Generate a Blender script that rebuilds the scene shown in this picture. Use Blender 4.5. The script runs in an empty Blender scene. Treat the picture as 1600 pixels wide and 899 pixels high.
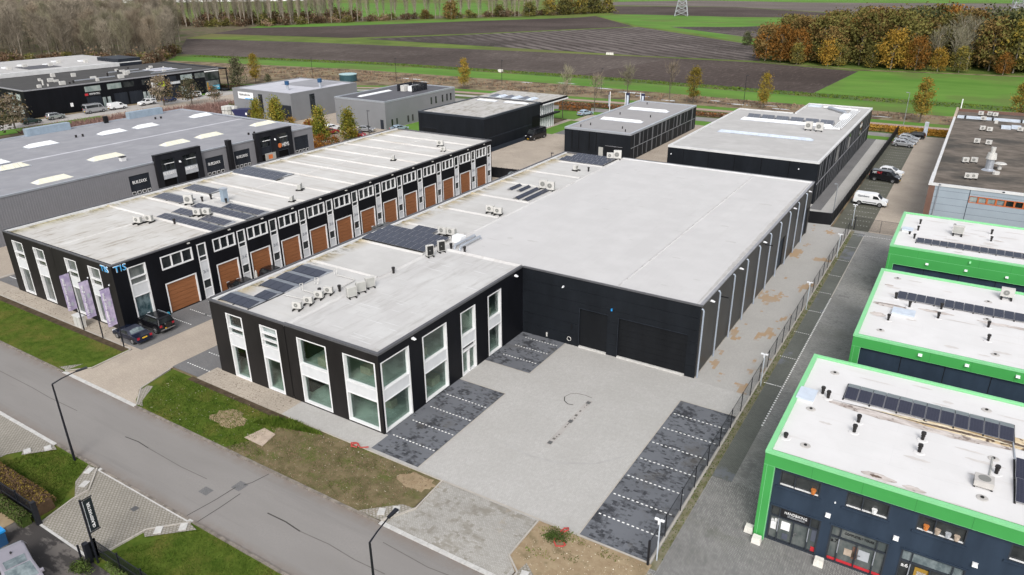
import bpy, math, random
from mathutils import Vector, Matrix
random.seed(11)
D = bpy.data; S = bpy.context.scene; COL = S.collection
R = math.radians
# ---------------------------------------------------------------- camera
cam_d = D.cameras.new('camera'); cam = D.objects.new('camera', cam_d); COL.objects.link(cam)
yaw, pit, rol = R(-32.19246), R(23.35654), R(-0.49410)
fw = Vector((math.sin(yaw)*math.cos(pit), math.cos(yaw)*math.cos(pit), -math.sin(pit)))
rt = Vector((math.cos(yaw), -math.sin(yaw), 0)); upv = rt.cross(fw)
r2 = math.cos(rol)*rt + math.sin(rol)*upv; u2 = -math.sin(rol)*rt + math.cos(rol)*upv
m = Matrix((r2, u2, -fw)).transposed().to_4x4(); m.translation = (0, 0, 35.3)
cam.matrix_world = m
cam_d.sensor_width = 36; cam_d.lens = 1137.88/1600*36; cam_d.clip_end = 9000; cam_d.clip_start = .5
S.camera = cam
# ---------------------------------------------------------------- light
W = D.worlds.new('World'); S.world = W; W.use_nodes = True
nt = W.node_tree; bg = nt.nodes['Background']
sk = nt.nodes.new('ShaderNodeTexSky'); sk.sky_type = 'NISHITA'; sk.sun_disc = False
SUN_EL, SUN_AZ = 42, 152
sk.sun_elevation = R(SUN_EL); sk.sun_rotation = R(SUN_AZ); sk.air_density = 1.0; sk.dust_density = 3.0
hs = nt.nodes.new('ShaderNodeHueSaturation'); hs.inputs['Saturation'].default_value = .28
nt.links.new(sk.outputs[0], hs.inputs['Color']); nt.links.new(hs.outputs[0], bg.inputs[0])
bg.inputs[1].default_value = .15
sl = D.lights.new('sun', 'SUN'); so = D.objects.new('sun', sl); COL.objects.link(so)
sl.energy = 1.25; sl.angle = R(24); sl.color = (1, .965, .92)
dv = Vector((math.sin(R(SUN_AZ))*math.cos(R(SUN_EL)), math.cos(R(SUN_AZ))*math.cos(R(SUN_EL)), math.sin(R(SUN_EL))))
so.rotation_euler = dv.to_track_quat('Z', 'Y').to_euler(); so.location = (0, 0, 90)
S.view_settings.view_transform = 'Standard'; S.view_settings.look = 'None'; S.view_settings.exposure = .5
S.render.engine = 'CYCLES'
# ---------------------------------------------------------------- materials
MATS = {}
class N:
    def __init__(s, name):
        s.m = D.materials.new(name); s.m.use_nodes = True; s.t = s.m.node_tree; s.p = s.t.nodes['Principled BSDF']; s._pos = None
    def n(s, t, **k):
        o = s.t.nodes.new(t)
        for a, b in k.items(): setattr(o, a, b)
        return o
    def l(s, a, b): s.t.links.new(a, b)
    @property
    def pos(s):
        if not s._pos: s._pos = s.n('ShaderNodeNewGeometry').outputs['Position']
        return s._pos
    def vec(s, sc=(1, 1, 1), rot=0, snap=None):
        v = s.pos
        if snap:
            q = s.n('ShaderNodeVectorMath', operation='SNAP'); s.l(v, q.inputs[0]); q.inputs[1].default_value = snap; v = q.outputs[0]
        mp = s.n('ShaderNodeMapping'); s.l(v, mp.inputs[0]); mp.inputs['Scale'].default_value = sc; mp.inputs['Rotation'].default_value = (0, 0, rot)
        return mp.outputs[0]
    def noise(s, scale, detail=4, sc=(1, 1, 1), rough=.6, rot=0, snap=None):
        q = s.n('ShaderNodeTexNoise'); s.l(s.vec(sc, rot, snap), q.inputs['Vector'])
        q.inputs['Scale'].default_value = scale; q.inputs['Detail'].default_value = detail; q.inputs['Roughness'].default_value = rough
        return q.outputs[0]
    def ramp(s, f, a, b, lo=0., hi=1.):
        q = s.n('ShaderNodeMapRange'); s.l(f, q.inputs[0])
        q.inputs[1].default_value = a; q.inputs[2].default_value = b; q.inputs[3].default_value = lo; q.inputs[4].default_value = hi
        return q.outputs[0]
    def mix(s, f, a, b, mode='MIX'):
        q = s.n('ShaderNodeMix', data_type='RGBA', blend_type=mode)
        for v, i in ((f, 0), (a, 6), (b, 7)):
            if isinstance(v, (int, float)): q.inputs[i].default_value = v
            elif isinstance(v, tuple): q.inputs[i].default_value = (*v[:3], 1)
            else: s.l(v, q.inputs[i])
        return q.outputs[2]
    def math(s, op, a, b):
        q = s.n('ShaderNodeMath', operation=op)
        for v, i in ((a, 0), (b, 1)):
            if isinstance(v, (int, float)): q.inputs[i].default_value = v
            else: s.l(v, q.inputs[i])
        return q.outputs[0]
    def bump(s, f, st, dist=.02):
        q = s.n('ShaderNodeBump'); q.inputs['Strength'].default_value = st; q.inputs['Distance'].default_value = dist
        s.l(f, q.inputs['Height']); s.l(q.outputs[0], s.p.inputs['Normal'])
    def fin(s, col=None, rough=.7, metal=0, spec=.5, alpha=None):
        if isinstance(col, tuple): s.p.inputs['Base Color'].default_value = (*col, 1)
        elif col is not None: s.l(col, s.p.inputs['Base Color'])
        if isinstance(rough, (int, float)): s.p.inputs['Roughness'].default_value = rough
        else: s.l(rough, s.p.inputs['Roughness'])
        s.p.inputs['Metallic'].default_value = metal; s.p.inputs['Specular IOR Level'].default_value = spec
        if alpha is not None: s.p.inputs['Alpha'].default_value = alpha
        MATS[s.m.name] = s.m
        return s.m
def plain(name, c, rough=.6, metal=0, spec=.35, var=.12, scale=1.2):
    k = N(name); f = k.noise(scale, 4)
    col = k.mix(k.ramp(f, .3, .7), tuple(x*(1-var) for x in c), tuple(min(1, x*(1+var)) for x in c))
    return k.fin(col, rough, metal, spec)
def two(name, a, b, scale, lo=.38, hi=.62, sc=(1, 1, 1), rough=.9, c3=None, s3=.1, lo3=.5, hi3=.65, rot=0, bump=0, detail=6, spec=.06):
    k = N(name); f = k.noise(scale, detail, sc, .65, rot)
    col = k.mix(k.ramp(f, lo, hi), a, b)
    if c3: col = k.mix(k.ramp(k.noise(s3, 5), lo3, hi3), col, c3)
    if bump: k.bump(f, bump, .05)
    return k.fin(col, rough, 0, spec)
def paver(name, a, b, mortar, w=.21, h=.105, patch=None, plo=.5, phi=.56, ps=.5, var=(.86, 1.1), rot=0, patch2=None, mos=.011, rough=.85, p2s=.28, p2lo=.55, p2hi=.7):
    k = N(name); q = k.n('ShaderNodeTexBrick'); k.l(k.vec(rot=rot), q.inputs['Vector'])
    for nme, v in (('Color1', a), ('Color2', b), ('Mortar', mortar)): q.inputs[nme].default_value = (*v, 1)
    for nme, v in (('Scale', 1), ('Mortar Size', mos), ('Brick Width', w), ('Row Height', h)): q.inputs[nme].default_value = v
    col = q.outputs[0]
    if patch:
        f = k.math('ADD', k.math('MULTIPLY', k.noise(ps, 6, snap=(w*1.15, h*1.6, 10), rough=.8), .62), k.math('MULTIPLY', k.noise(ps*.22, 4), .38))
        col = k.mix(k.ramp(f, plo, phi), col, patch)
    if patch2: col = k.mix(k.ramp(k.noise(p2s, 6, rough=.7), p2lo, p2hi, 0, .8), col, patch2)
    g = k.n('ShaderNodeCombineColor'); v = k.ramp(k.noise(.22, 5), .3, .7, *var)
    for i in range(3): k.l(v, g.inputs[i])
    col = k.mix(1., col, g.outputs[0], 'MULTIPLY')
    return k.fin(col, rough, 0, .15)
def roofm(name, base, light, stain, seam=(7, 1.04), axis=0, st=(.05, 1), moss=None, mossx=None, lo=.52, hi=.75, amt=.55):
    k = N(name); q = k.n('ShaderNodeTexBrick'); k.l(k.vec(rot=R(90)*axis), q.inputs['Vector'])
    d = tuple(x*.90 for x in base)
    for nme, v in (('Color1', base), ('Color2', tuple(x*.975 for x in base)), ('Mortar', d)): q.inputs[nme].default_value = (*v, 1)
    for nme, v in (('Scale', 1), ('Mortar Size', .012), ('Brick Width', seam[0]), ('Row Height', seam[1])): q.inputs[nme].default_value = v
    s = (st[0], st[1], 1) if axis == 0 else (st[1], st[0], 1)
    col = k.mix(k.ramp(k.noise(.35, 6), .42, .68), q.outputs[0], light)
    col = k.mix(k.ramp(k.noise(1.3, 6, s, .7), lo, hi, 0, amt), col, stain)
    col = k.mix(k.ramp(k.noise(6, 3), .64, .78, 0, .35), col, tuple(x*.75 for x in base))
    if moss:
        sx = k.n('ShaderNodeSeparateXYZ'); k.l(k.pos, sx.inputs[0])
        e = k.ramp(sx.outputs[0], mossx, mossx+2.6, 1, 0)
        f = k.math('MULTIPLY', e, k.ramp(k.noise(.42, 5, (.6, 1, 1), .75), .4, .52))
        col = k.mix(f, col, moss)
        f = k.math('MULTIPLY', e, k.ramp(k.noise(1.1, 5, (.3, 1, 1), .8), .51, .58))
        col = k.mix(f, col, (.1, .085, .04))
    return k.fin(col, .8, 0, .25)
def leafm(name, a, b, sc=.5, c3=None):
    k = N(name); col = k.mix(k.ramp(k.noise(sc, 4), .35, .65), a, b)
    if c3: col = k.mix(k.ramp(k.noise(sc*.4, 3), .5, .62), col, c3)
    oi = k.n('ShaderNodeObjectInfo'); g = k.n('ShaderNodeCombineColor')
    v = k.ramp(oi.outputs['Random'], 0, 1, .75, 1.2)
    for i in range(3): k.l(v, g.inputs[i])
    col = k.mix(1., col, g.outputs[0], 'MULTIPLY')
    return k.fin(col, .9, 0, .05)
# ground
two('field_grass', (.085, .125, .03), (.14, .19, .045), .05, c3=(.15, .14, .06), s3=.01)
two('bright_grass', (.085, .185, .032), (.125, .235, .045), .08, c3=(.115, .165, .045), s3=.03, sc=(.3, 1, 1))
two('dark_grass', (.06, .11, .03), (.1, .14, .05), .25, c3=(.13, .12, .06), s3=.08)
two('rough_meadow', (.235, .175, .125), (.22, .185, .105), .22, sc=(.12, 1.6, 1), c3=(.105, .078, .055), s3=.16, lo3=.46, hi3=.58)
def soil(name, a, b, rot, per, amp=.5, c3=None):
    k = N(name); w = k.n('ShaderNodeTexWave', wave_type='BANDS', bands_direction='X'); k.l(k.vec(rot=rot), w.inputs['Vector'])
    w.inputs['Scale'].default_value = .314/per; w.inputs['Distortion'].default_value = 2.5; w.inputs['Detail'].default_value = 3; w.inputs['Detail Scale'].default_value = 1.5
    g = k.math('ADD', k.math('MULTIPLY', k.noise(.5, 5, (1, .22, 1), .85), .6), k.math('MULTIPLY', k.noise(.035, 6, (1, .5, 1), .7), .4))
    f = k.math('ADD', k.math('MULTIPLY', k.math('MULTIPLY', w.outputs[1], k.ramp(k.noise(.008, 3), .42, .58)), amp), k.math('MULTIPLY', g, 1-amp*.6))
    col = k.mix(k.ramp(f, .36, .64), a, b)
    col = k.mix(k.ramp(k.noise(1.1, 3, (1, .15, 1), .8), .56, .7, 0, .55), col, tuple(min(1, x*2.1) for x in b))
    col = k.mix(k.ramp(k.noise(.012, 5, (1, 2, 1)), .45, .65, 0, .6), col, c3 or tuple(x*.8 for x in a))
    return k.fin(col, .95, 0, .05)
soil('plough_smooth', (.06, .047, .042), (.104, .083, .074), R(12), 3., .2)
soil('plough_cloddy', (.058, .047, .042), (.135, .112, .1), R(8), 2.2, .2, (.062, .049, .044))
soil('plough_ribbed', (.05, .042, .038), (.15, .128, .12), R(-52), 7., .42, (.075, .062, .057))
soil('plough_pale', (.13, .11, .1), (.18, .155, .14), R(10), 4., .3)
two('verge_grass', (.05, .085, .011), (.088, .125, .02), 1.1, c3=(.135, .125, .032), s3=.3, lo3=.46, hi3=.68, bump=.3)
two('worn_grass', (.1, .09, .042), (.185, .15, .085), .8, c3=(.1, .115, .035), s3=.45, lo3=.52, hi3=.66, bump=.3)
two('bare_sand', (.27, .2, .125), (.34, .265, .17), 1.4, c3=(.16, .125, .07), s3=.7, lo3=.55, hi3=.7, bump=.3)
two('forest_floor', (.1, .085, .055), (.16, .135, .09), .25, c3=(.09, .12, .04), s3=.06, lo3=.55, hi3=.65); two('dark_soil', (.06, .045, .03), (.1, .075, .05), 1.6)
def road_mat():
    k = N('road_asphalt'); f = k.noise(.25, 6, (.25, 1, 1)); g = k.noise(7, 3)
    col = k.mix(k.ramp(f, .35, .65), (.215, .202, .19), (.265, .25, .237))
    col = k.mix(k.ramp(g, .35, .7), col, (.235, .223, .213))
    col = k.mix(k.ramp(k.noise(.6, 6, (.06, 1.1, 1), .7), .55, .75, 0, .4), col, (.15, .14, .133))
    sx = k.n('ShaderNodeSeparateXYZ'); k.l(k.pos, sx.inputs[0])
    e = k.math('MAXIMUM', k.ramp(sx.outputs[1], 28.1, 28.95), k.ramp(sx.outputs[1], 23.2, 22.4))
    col = k.mix(k.math('MULTIPLY', e, k.ramp(k.noise(1.2, 4), .35, .6, .25, .8)), col, (.2, .165, .14))
    return k.fin(col, .85, 0, .15)
road_mat()
two('north_road', (.22, .21, .2), (.27, .26, .25), .3)
two('pink_path', (.32, .225, .19), (.37, .28, .24), .3)
plain('faint_scuff', (.43, .415, .4), .9, var=.12); plain('roof_mark', (.465, .455, .445), .9, var=.06); plain('roof_scuff', (.57, .54, .52), .9, var=.08, scale=.8); two('cycle_grey', (.37, .36, .345), (.42, .41, .4), .8); two('pale_path', (.36, .34, .32), (.42, .4, .38), .3)
def yard_mat():
    k = N('yard_pavers'); q = k.n('ShaderNodeTexBrick'); k.l(k.vec(rot=R(90)), q.inputs['Vector'])
    for nme, v in (('Color1', (.5, .49, .47)), ('Color2', (.43, .42, .405)), ('Mortar', (.33, .32, .305))): q.inputs[nme].default_value = (*v, 1)
    for nme, v in (('Scale', 1), ('Mortar Size', .008), ('Brick Width', .21), ('Row Height', .105)): q.inputs[nme].default_value = v
    col = q.outputs[0]
    col = k.mix(k.ramp(k.noise(.12, 7, rough=.75), .42, .66, 0, .8), col, (.37, .36, .34))
    col = k.mix(k.ramp(k.noise(2.2, 5, snap=(.21, .21, 9), rough=.8), .35, .65, 0, .5), col, (.36, .345, .325))
    col = k.mix(k.ramp(k.noise(3.5, 4, rough=.7), .52, .68, 0, .4), col, (.48, .47, .46))
    return k.fin(col, .85, 0, .15)
yard_mat()
def path_mat():
    k = N('path_pavers'); q = k.n('ShaderNodeTexBrick'); k.l(k.vec(rot=R(90)), q.inputs['Vector'])
    for nme, v in (('Color1', (.43, .415, .395)), ('Color2', (.39, .38, .36)), ('Mortar', (.32, .31, .3))): q.inputs[nme].default_value = (*v, 1)
    for nme, v in (('Scale', 1), ('Mortar Size', .007), ('Brick Width', .21), ('Row Height', .105)): q.inputs[nme].default_value = v
    f = k.noise(.32, 7, (1.25, .55, 1), .66, snap=(.3, .35, 9))
    col = k.mix(k.ramp(f, .575, .6), q.outputs[0], (.38, .27, .17))
    col = k.mix(k.ramp(k.noise(.3, 5), .45, .7, 0, .4), col, (.34, .33, .31))
    return k.fin(col, .85, 0, .15)
path_mat()
paver('dark_pavers', (.07, .073, .082), (.048, .05, .057), (.028, .029, .032), patch=(.145, .152, .168), plo=.44, phi=.5, ps=2.1, patch2=(.105, .098, .09), rough=.6)
paver('grey_parking_pavers', (.2, .195, .195), (.17, .168, .17), (.12, .12, .12), patch2=(.15, .148, .148))
paver('beige_pavers', (.46, .395, .325), (.4, .345, .285), (.29, .25, .21), patch2=(.36, .31, .26))
paver('tan_pavers', (.44, .385, .32), (.4, .35, .29), (.3, .26, .22), w=.3, h=.3, patch=(.2, .14, .09), plo=.63, phi=.66, ps=1.2)
paver('drive_pavers', (.42, .405, .38), (.35, .335, .31), (.24, .23, .2), patch=(.25, .232, .2), plo=.5, phi=.56, ps=1.2, patch2=(.34, .285, .21), p2lo=.6, p2hi=.7)
paver('concrete_pavers', (.34, .315, .285), (.29, .268, .243), (.2, .185, .14), w=.23, h=.23, patch2=(.25, .235, .21), mos=.03, rot=R(45))
paver('site_pavers', (.36, .353, .34), (.23, .226, .22), (.075, .075, .07), patch=(.16, .159, .155), plo=.54, phi=.62, ps=1., patch2=(.12, .12, .1), rot=R(45), mos=.016)
paver('site_lane', (.34, .335, .32), (.25, .247, .24), (.11, .11, .105), patch=(.18, .178, .172), plo=.54, phi=.6, ps=.9, patch2=(.2, .195, .18), p2s=.16)
paver('mossy_parking', (.16, .165, .15), (.135, .14, .13), (.06, .065, .055), patch2=(.16, .17, .19), p2s=.12, p2lo=.58, p2hi=.62)
paver('green_parking', (.13, .128, .105), (.11, .108, .09), (.08, .085, .06), patch2=(.16, .155, .13))
two('moss_edge', (.13, .125, .06), (.22, .2, .15), 1.3)
two('wet_asphalt', (.06, .055, .053), (.15, .136, .125), .7, lo=.49, hi=.56, sc=(.6, 1.2, 1))
plain('kerb_concrete', (.4, .37, .33), .85); plain('white_concrete', (.5, .49, .47), .8, var=.15, scale=3)
plain('brown_kerb', (.2, .175, .15), .9, var=.4, scale=2); plain('paint_white', (.8, .8, .78), .6); plain('block_white', (.68, .66, .6), .8, var=.15, scale=6)
plain('manhole_iron', (.1, .1, .1), .6); plain('crack_tar', (.06, .055, .05), .8); plain('faint_crack', (.13, .12, .11), .9)
plain('puddle_water', (.5, .5, .52), .15, 0, .5)
plain('hose_red', (.42, .06, .05), .5); plain('board_pale', (.42, .34, .27), .8, var=.2, scale=2)
# buildings
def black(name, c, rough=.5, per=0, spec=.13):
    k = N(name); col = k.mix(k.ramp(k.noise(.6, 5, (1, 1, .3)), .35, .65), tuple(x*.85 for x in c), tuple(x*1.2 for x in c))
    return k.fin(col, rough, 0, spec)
black('black_cladding', (.006, .0065, .0088)); black('lit_front_cladding', (.017, .0155, .0155)); black('hall_cladding', (.0105, .0125, .016))  # front walls: lit copy of the black cladding, painted warmer and lighter
black('anthracite_panel', (.048, .046, .045), .38); black('black_trim', (.012, .012, .014)); black('deep_joint', (.004, .004, .005))
black('navy_wall', (.028, .042, .065), .55); black('door_black', (.009, .010, .012), .5); black('navy_door', (.03, .038, .05), .5)
black('grey_portal', (.015, .016, .02), .5); black('slate_wall', (.022, .026, .034), .5)
plain('grey_cladding', (.2, .2, .215), .5, var=.04); plain('mid_grey_wall', (.2, .205, .215), .55, var=.05, scale=.3)
plain('blue_grey_wall', (.3, .35, .4), .5, var=.05, scale=.4); plain('brown_trim', (.15, .085, .065), .6)
plain('green_cladding', (.055, .31, .075), .42, var=.05, scale=.4); plain('green_joint', (.035, .2, .05), .5); plain('green_trim', (.22, .58, .27), .4, var=.05)
plain('white_frame', (.72, .72, .725), .4, var=.05); plain('white_panel', (.6, .61, .625), .5, var=.06); plain('dark_frame', (.03, .036, .046), .4)
plain('orange_frame', (.5, .13, .04), .5); plain('light_metal', (.5, .53, .58), .35, .6, var=.08); plain('pipe_metal', (.42, .47, .55), .4, .3, var=.06)
plain('parapet_metal', (.3, .3, .32), .45, .2); plain('parapet_dark', (.1, .1, .108), .5, .1); plain('mullion_grey', (.13, .135, .145), .5); plain('roof_edge_white', (.6, .6, .6), .5, var=.1, scale=.6); plain('zinc', (.34, .42, .5), .45, .4)
k = N('garage_wood'); f = k.noise(3, 5, (1, .3, 9), .6); k.fin(k.mix(k.ramp(f, .35, .65), (.23, .088, .034), (.31, .125, .052)), .5, 0, .4)
def glassm(name, a, b, rough=.06, sc=.5, spec=.6):
    k = N(name); k.fin(k.mix(k.ramp(k.noise(sc, 4, (1, 1, .6)), .4, .62), a, b), rough, 0, spec)
glassm('dark_glass', (.012, .015, .017), (.05, .055, .055)); glassm('green_glass', (.02, .027, .02), (.075, .085, .06))
glassm('shop_glass', (.07, .085, .085), (.16, .17, .165), .1, .8); glassm('pale_glass', (.2, .25, .24), (.34, .38, .36), .1); glassm('mural_glass', (.02, .05, .06), (.14, .2, .22), .15, 1.6)
glassm('car_glass', (.012, .014, .016), (.03, .034, .036)); glassm('car_glass_pale', (.1, .13, .14), (.22, .26, .27), .08, 2); glassm('curtain_glass', (.2, .24, .24), (.4, .45, .44), .08)
k = N('clear_glass')
tr = k.n('ShaderNodeBsdfTransparent'); tr.inputs[0].default_value = (.79, .89, .86, 1); gl = k.n('ShaderNodeBsdfGlossy'); gl.inputs['Roughness'].default_value = .02
fr = k.n('ShaderNodeLayerWeight'); mx = k.n('ShaderNodeMixShader'); k.l(k.ramp(k.math('POWER', fr.outputs['Facing'], 3.), 0, 1, .03, .6), mx.inputs[0]); k.l(tr.outputs[0], mx.inputs[1]); k.l(gl.outputs[0], mx.inputs[2])
k.l(mx.outputs[0], k.t.nodes['Material Output'].inputs[0]); MATS['clear_glass'] = k.m
two('room_floor', (.36, .36, .33), (.5, .5, .46), .4, lo=.45, hi=.55); plain('room_wall', (.6, .58, .53), .9); plain('room_dark', (.03, .03, .03), .9)
roofm('office_roof', (.5, .49, .48), (.55, .545, .535), (.36, .345, .33), axis=1, st=(.16, 1), lo=.5, hi=.68, amt=.65)
roofm('hall_roof', (.51, .5, .495), (.54, .53, .525), (.42, .41, .4), seam=(14, 2.05), axis=1, st=(.1, 1), lo=.55, hi=.85, amt=.4)
roofm('strip_roof', (.49, .48, .465), (.54, .53, .515), (.4, .38, .35), seam=(10, 1.04), axis=0, moss=(.34, .26, .12), mossx=-56.9)
roofm('long_roof', (.52, .505, .485), (.57, .56, .54), (.38, .345, .3), seam=(9, 1.04), axis=0, moss=(.32, .26, .13), mossx=-95., st=(.07, 1.2), lo=.52, hi=.66, amt=.6)
roofm('long_roof_front', (.5, .48, .45), (.56, .55, .53), (.26, .22, .17), seam=(3, 1.04), axis=1, st=(.22, 1.4), lo=.53, hi=.64, amt=.75, moss=(.34, .29, .14), mossx=-95.)
roofm('white_roof', (.64, .63, .625), (.68, .67, .668), (.5, .45, .41), seam=(14, 2.1), axis=0, st=(.08, 1), lo=.58, hi=.78, amt=.5)
roofm('grey_sheet_roof', (.27, .27, .29), (.31, .31, .33), (.23, .23, .245), seam=(30, .9), axis=1, st=(.05, .4))
roofm('pale_roof', (.43, .42, .41), (.48, .47, .46), (.34, .32, .3), seam=(10, 1.5), axis=0)
roofm('stained_roof', (.43, .41, .39), (.48, .47, .45), (.2, .18, .13), seam=(10, 1.5), axis=1, st=(.25, .9), lo=.5, hi=.62, amt=.75)
roofm('mid_grey_roof', (.31, .3, .3), (.33, .32, .32), (.28, .27, .27), seam=(10, 1.2), axis=0)
roofm('lilac_roof', (.47, .47, .51), (.52, .52, .56), (.4, .4, .44), seam=(10, 1.2), axis=0)
roofm('dark_roof', (.1, .1, .112), (.115, .115, .125), (.085, .085, .095), seam=(10, 1.2), axis=0)
roofm('black_roof', (.06, .057, .055), (.07, .068, .066), (.045, .043, .042), seam=(10, 1.2), axis=0)
two('gravel_roof', (.1, .086, .073), (.19, .163, .14), .55, lo=.35, hi=.65, c3=(.075, .07, .063), s3=.13, sc=(.6, 1.2, 1), bump=.5)
two('leak_rust', (.5, .36, .2), (.75, .65, .48), 1.1, c3=(.1, .07, .05), s3=1.5, lo3=.56, hi3=.62, sc=(.5, 2, 1))
plain('leak_cream', (.62, .56, .42), .9, var=.25, scale=3); plain('leak_brown', (.14, .1, .075), .9, var=.4, scale=3); two('leak_grey', (.4, .35, .32), (.62, .57, .54), 1.3, c3=(.22, .18, .16), s3=1.8, lo3=.55, hi3=.65, sc=(.5, 2, 1))
plain('skylight_white', (.78, .79, .8), .35, var=.05); plain('skylight_cream', (.72, .7, .58), .35, var=.08); plain('skylight_blue', (.52, .58, .66), .3)
k = N('solar_cells'); b = k.n('ShaderNodeTexBrick'); k.l(k.vec(), b.inputs['Vector'])
for nme, v in (('Color1', (.022, .025, .043)), ('Color2', (.027, .029, .05)), ('Mortar', (.05, .052, .075))): b.inputs[nme].default_value = (*v, 1)
for nme, v in (('Scale', 1), ('Mortar Size', .008), ('Brick Width', .17), ('Row Height', .16)): b.inputs[nme].default_value = v
b.offset = 0; k.fin(b.outputs[0], .18, 0, .5)
plain('solar_blue', (.03, .035, .055), .2, 0, .5, var=.08); plain('solar_frame', (.35, .35, .37), .35, .5); plain('solar_back', (.2, .215, .25), .3, .5)
plain('ac_white', (.52, .51, .485), .5, var=.05); plain('ac_grille', (.2, .2, .19), .6); plain('rubber_black', (.014, .014, .014), .7); plain('ac_fan_grey', (.36, .36, .34), .6)
plain('vent_black', (.016, .014, .014), .5); plain('collar_grey', (.45, .43, .41), .7)
plain('steel_pole', (.3, .32, .34), .45, .4); plain('black_pole', (.012, .013, .018), .4); plain('pale_post', (.55, .6, .66), .4, .2); plain('lamp_white', (.75, .76, .78), .4)
plain('tyre', (.012, .012, .012), .8); plain('rim', (.4, .4, .42), .3, .7)
for nme, c, ro, me in (('paint_black', (.008, .008, .010), .18, 0), ('paint_navy', (.010, .014, .03), .2, 0), ('paint_silver', (.42, .43, .45), .25, .5), ('car_white', (.72, .73, .74), .25, 0), ('paint_grey', (.16, .18, .19), .25, .4),
    ('paint_red', (.3, .02, .03), .25, 0), ('paint_lilac', (.36, .34, .38), .28, .4), ('paint_iceblue', (.36, .46, .55), .25, .3), ('paint_green', (.05, .08, .075), .25, .2), ('paint_blue', (.03, .05, .14), .25, 0), ('soft_top', (.03, .034, .055), .8, 0)):
    plain(nme, c, ro, me, .5, var=.04)
plain('tail_red', (.35, .015, .03), .25); plain('plate_yellow', (.75, .45, .03), .4); plain('lamp_clear', (.6, .62, .65), .15); plain('lamp_orange', (.6, .2, .05), .3); plain('chrome', (.5, .5, .52), .15, .9); plain('plastic_dark', (.02, .021, .022), .6)
plain('sign_blue', (.06, .4, .78), .4); plain('sign_white', (.8, .8, .8), .5); plain('sign_black', (.015, .015, .018), .5); plain('sign_red', (.5, .03, .04), .5); plain('sign_yellow', (.65, .75, .03), .5); plain('sign_grey', (.42, .44, .47), .5)
plain('sign_orange', (.6, .17, .05), .5); plain('sign_cyan', (.03, .3, .45), .5); plain('number_dark', (.08, .09, .12), .5)
two('banner_lilac', (.36, .3, .46), (.52, .45, .58), 1.6, lo=.4, hi=.6); plain('banner_black', (.012, .018, .022), .6); plain('banner_navy', (.02, .025, .06), .6)
plain('teal_tank', (.03, .075, .09), .4); plain('tank_top', (.35, .5, .52), .5); plain('vent_blue', (.02, .07, .16), .4); plain('tote_white', (.6, .6, .57), .5); plain('dumper_navy', (.02, .025, .09), .5); plain('bin_blue', (.02, .25, .6), .4)
plain('galvanised', (.36, .38, .4), .5, .5); plain('pylon_steel', (.4, .42, .44), .6, .2)
# plants
plain('bark', (.1, .085, .068), .95, var=.3, scale=2); plain('pale_bark', (.3, .26, .21), .95, var=.25, scale=1)
leafm('twig_grey', (.225, .195, .15), (.295, .255, .2)); leafm('twig_brown', (.215, .175, .128), (.28, .23, .17)); leafm('twig_olive', (.195, .182, .122), (.26, .24, .165))
leafm('leaf_brown', (.13, .085, .03), (.2, .135, .05), .3); leafm('leaf_orange', (.19, .085, .02), (.27, .13, .032), .3); leafm('leaf_gold', (.29, .17, .03), (.38, .235, .045), .3)
leafm('leaf_olive', (.1, .098, .03), (.165, .145, .045), .3); leafm('leaf_dark', (.05, .062, .03), (.1, .105, .045), .3); leafm('leaf_yellow', (.2, .15, .025), (.3, .22, .05), .5)
leafm('leaf_hornbeam', (.12, .14, .022), (.22, .2, .03), .6, (.26, .21, .035)); leafm('leaf_evergreen', (.06, .063, .038), (.12, .11, .065), .6); leafm('leaf_rust', (.2, .07, .02), (.3, .12, .03), .6)
leafm('hedge_brown', (.085, .055, .035), (.14, .09, .055), 1.); leafm('hedge_orange', (.3, .15, .03), (.4, .22, .04), .3, (.12, .09, .035)); leafm('shrub_green', (.05, .08, .02), (.1, .14, .035), 1.)
leafm('reed_tan', (.22, .15, .1), (.28, .19, .13), .4); leafm('pale_litter', (.4, .35, .26), (.55, .5, .42), 2.); leafm('weed_green', (.095, .125, .03), (.15, .165, .045), .8); leafm('blade_green', (.055, .1, .013), (.11, .15, .025), 1.); leafm('reed_pink', (.26, .16, .14), (.32, .2, .17), .3)
M = MATS
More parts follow.
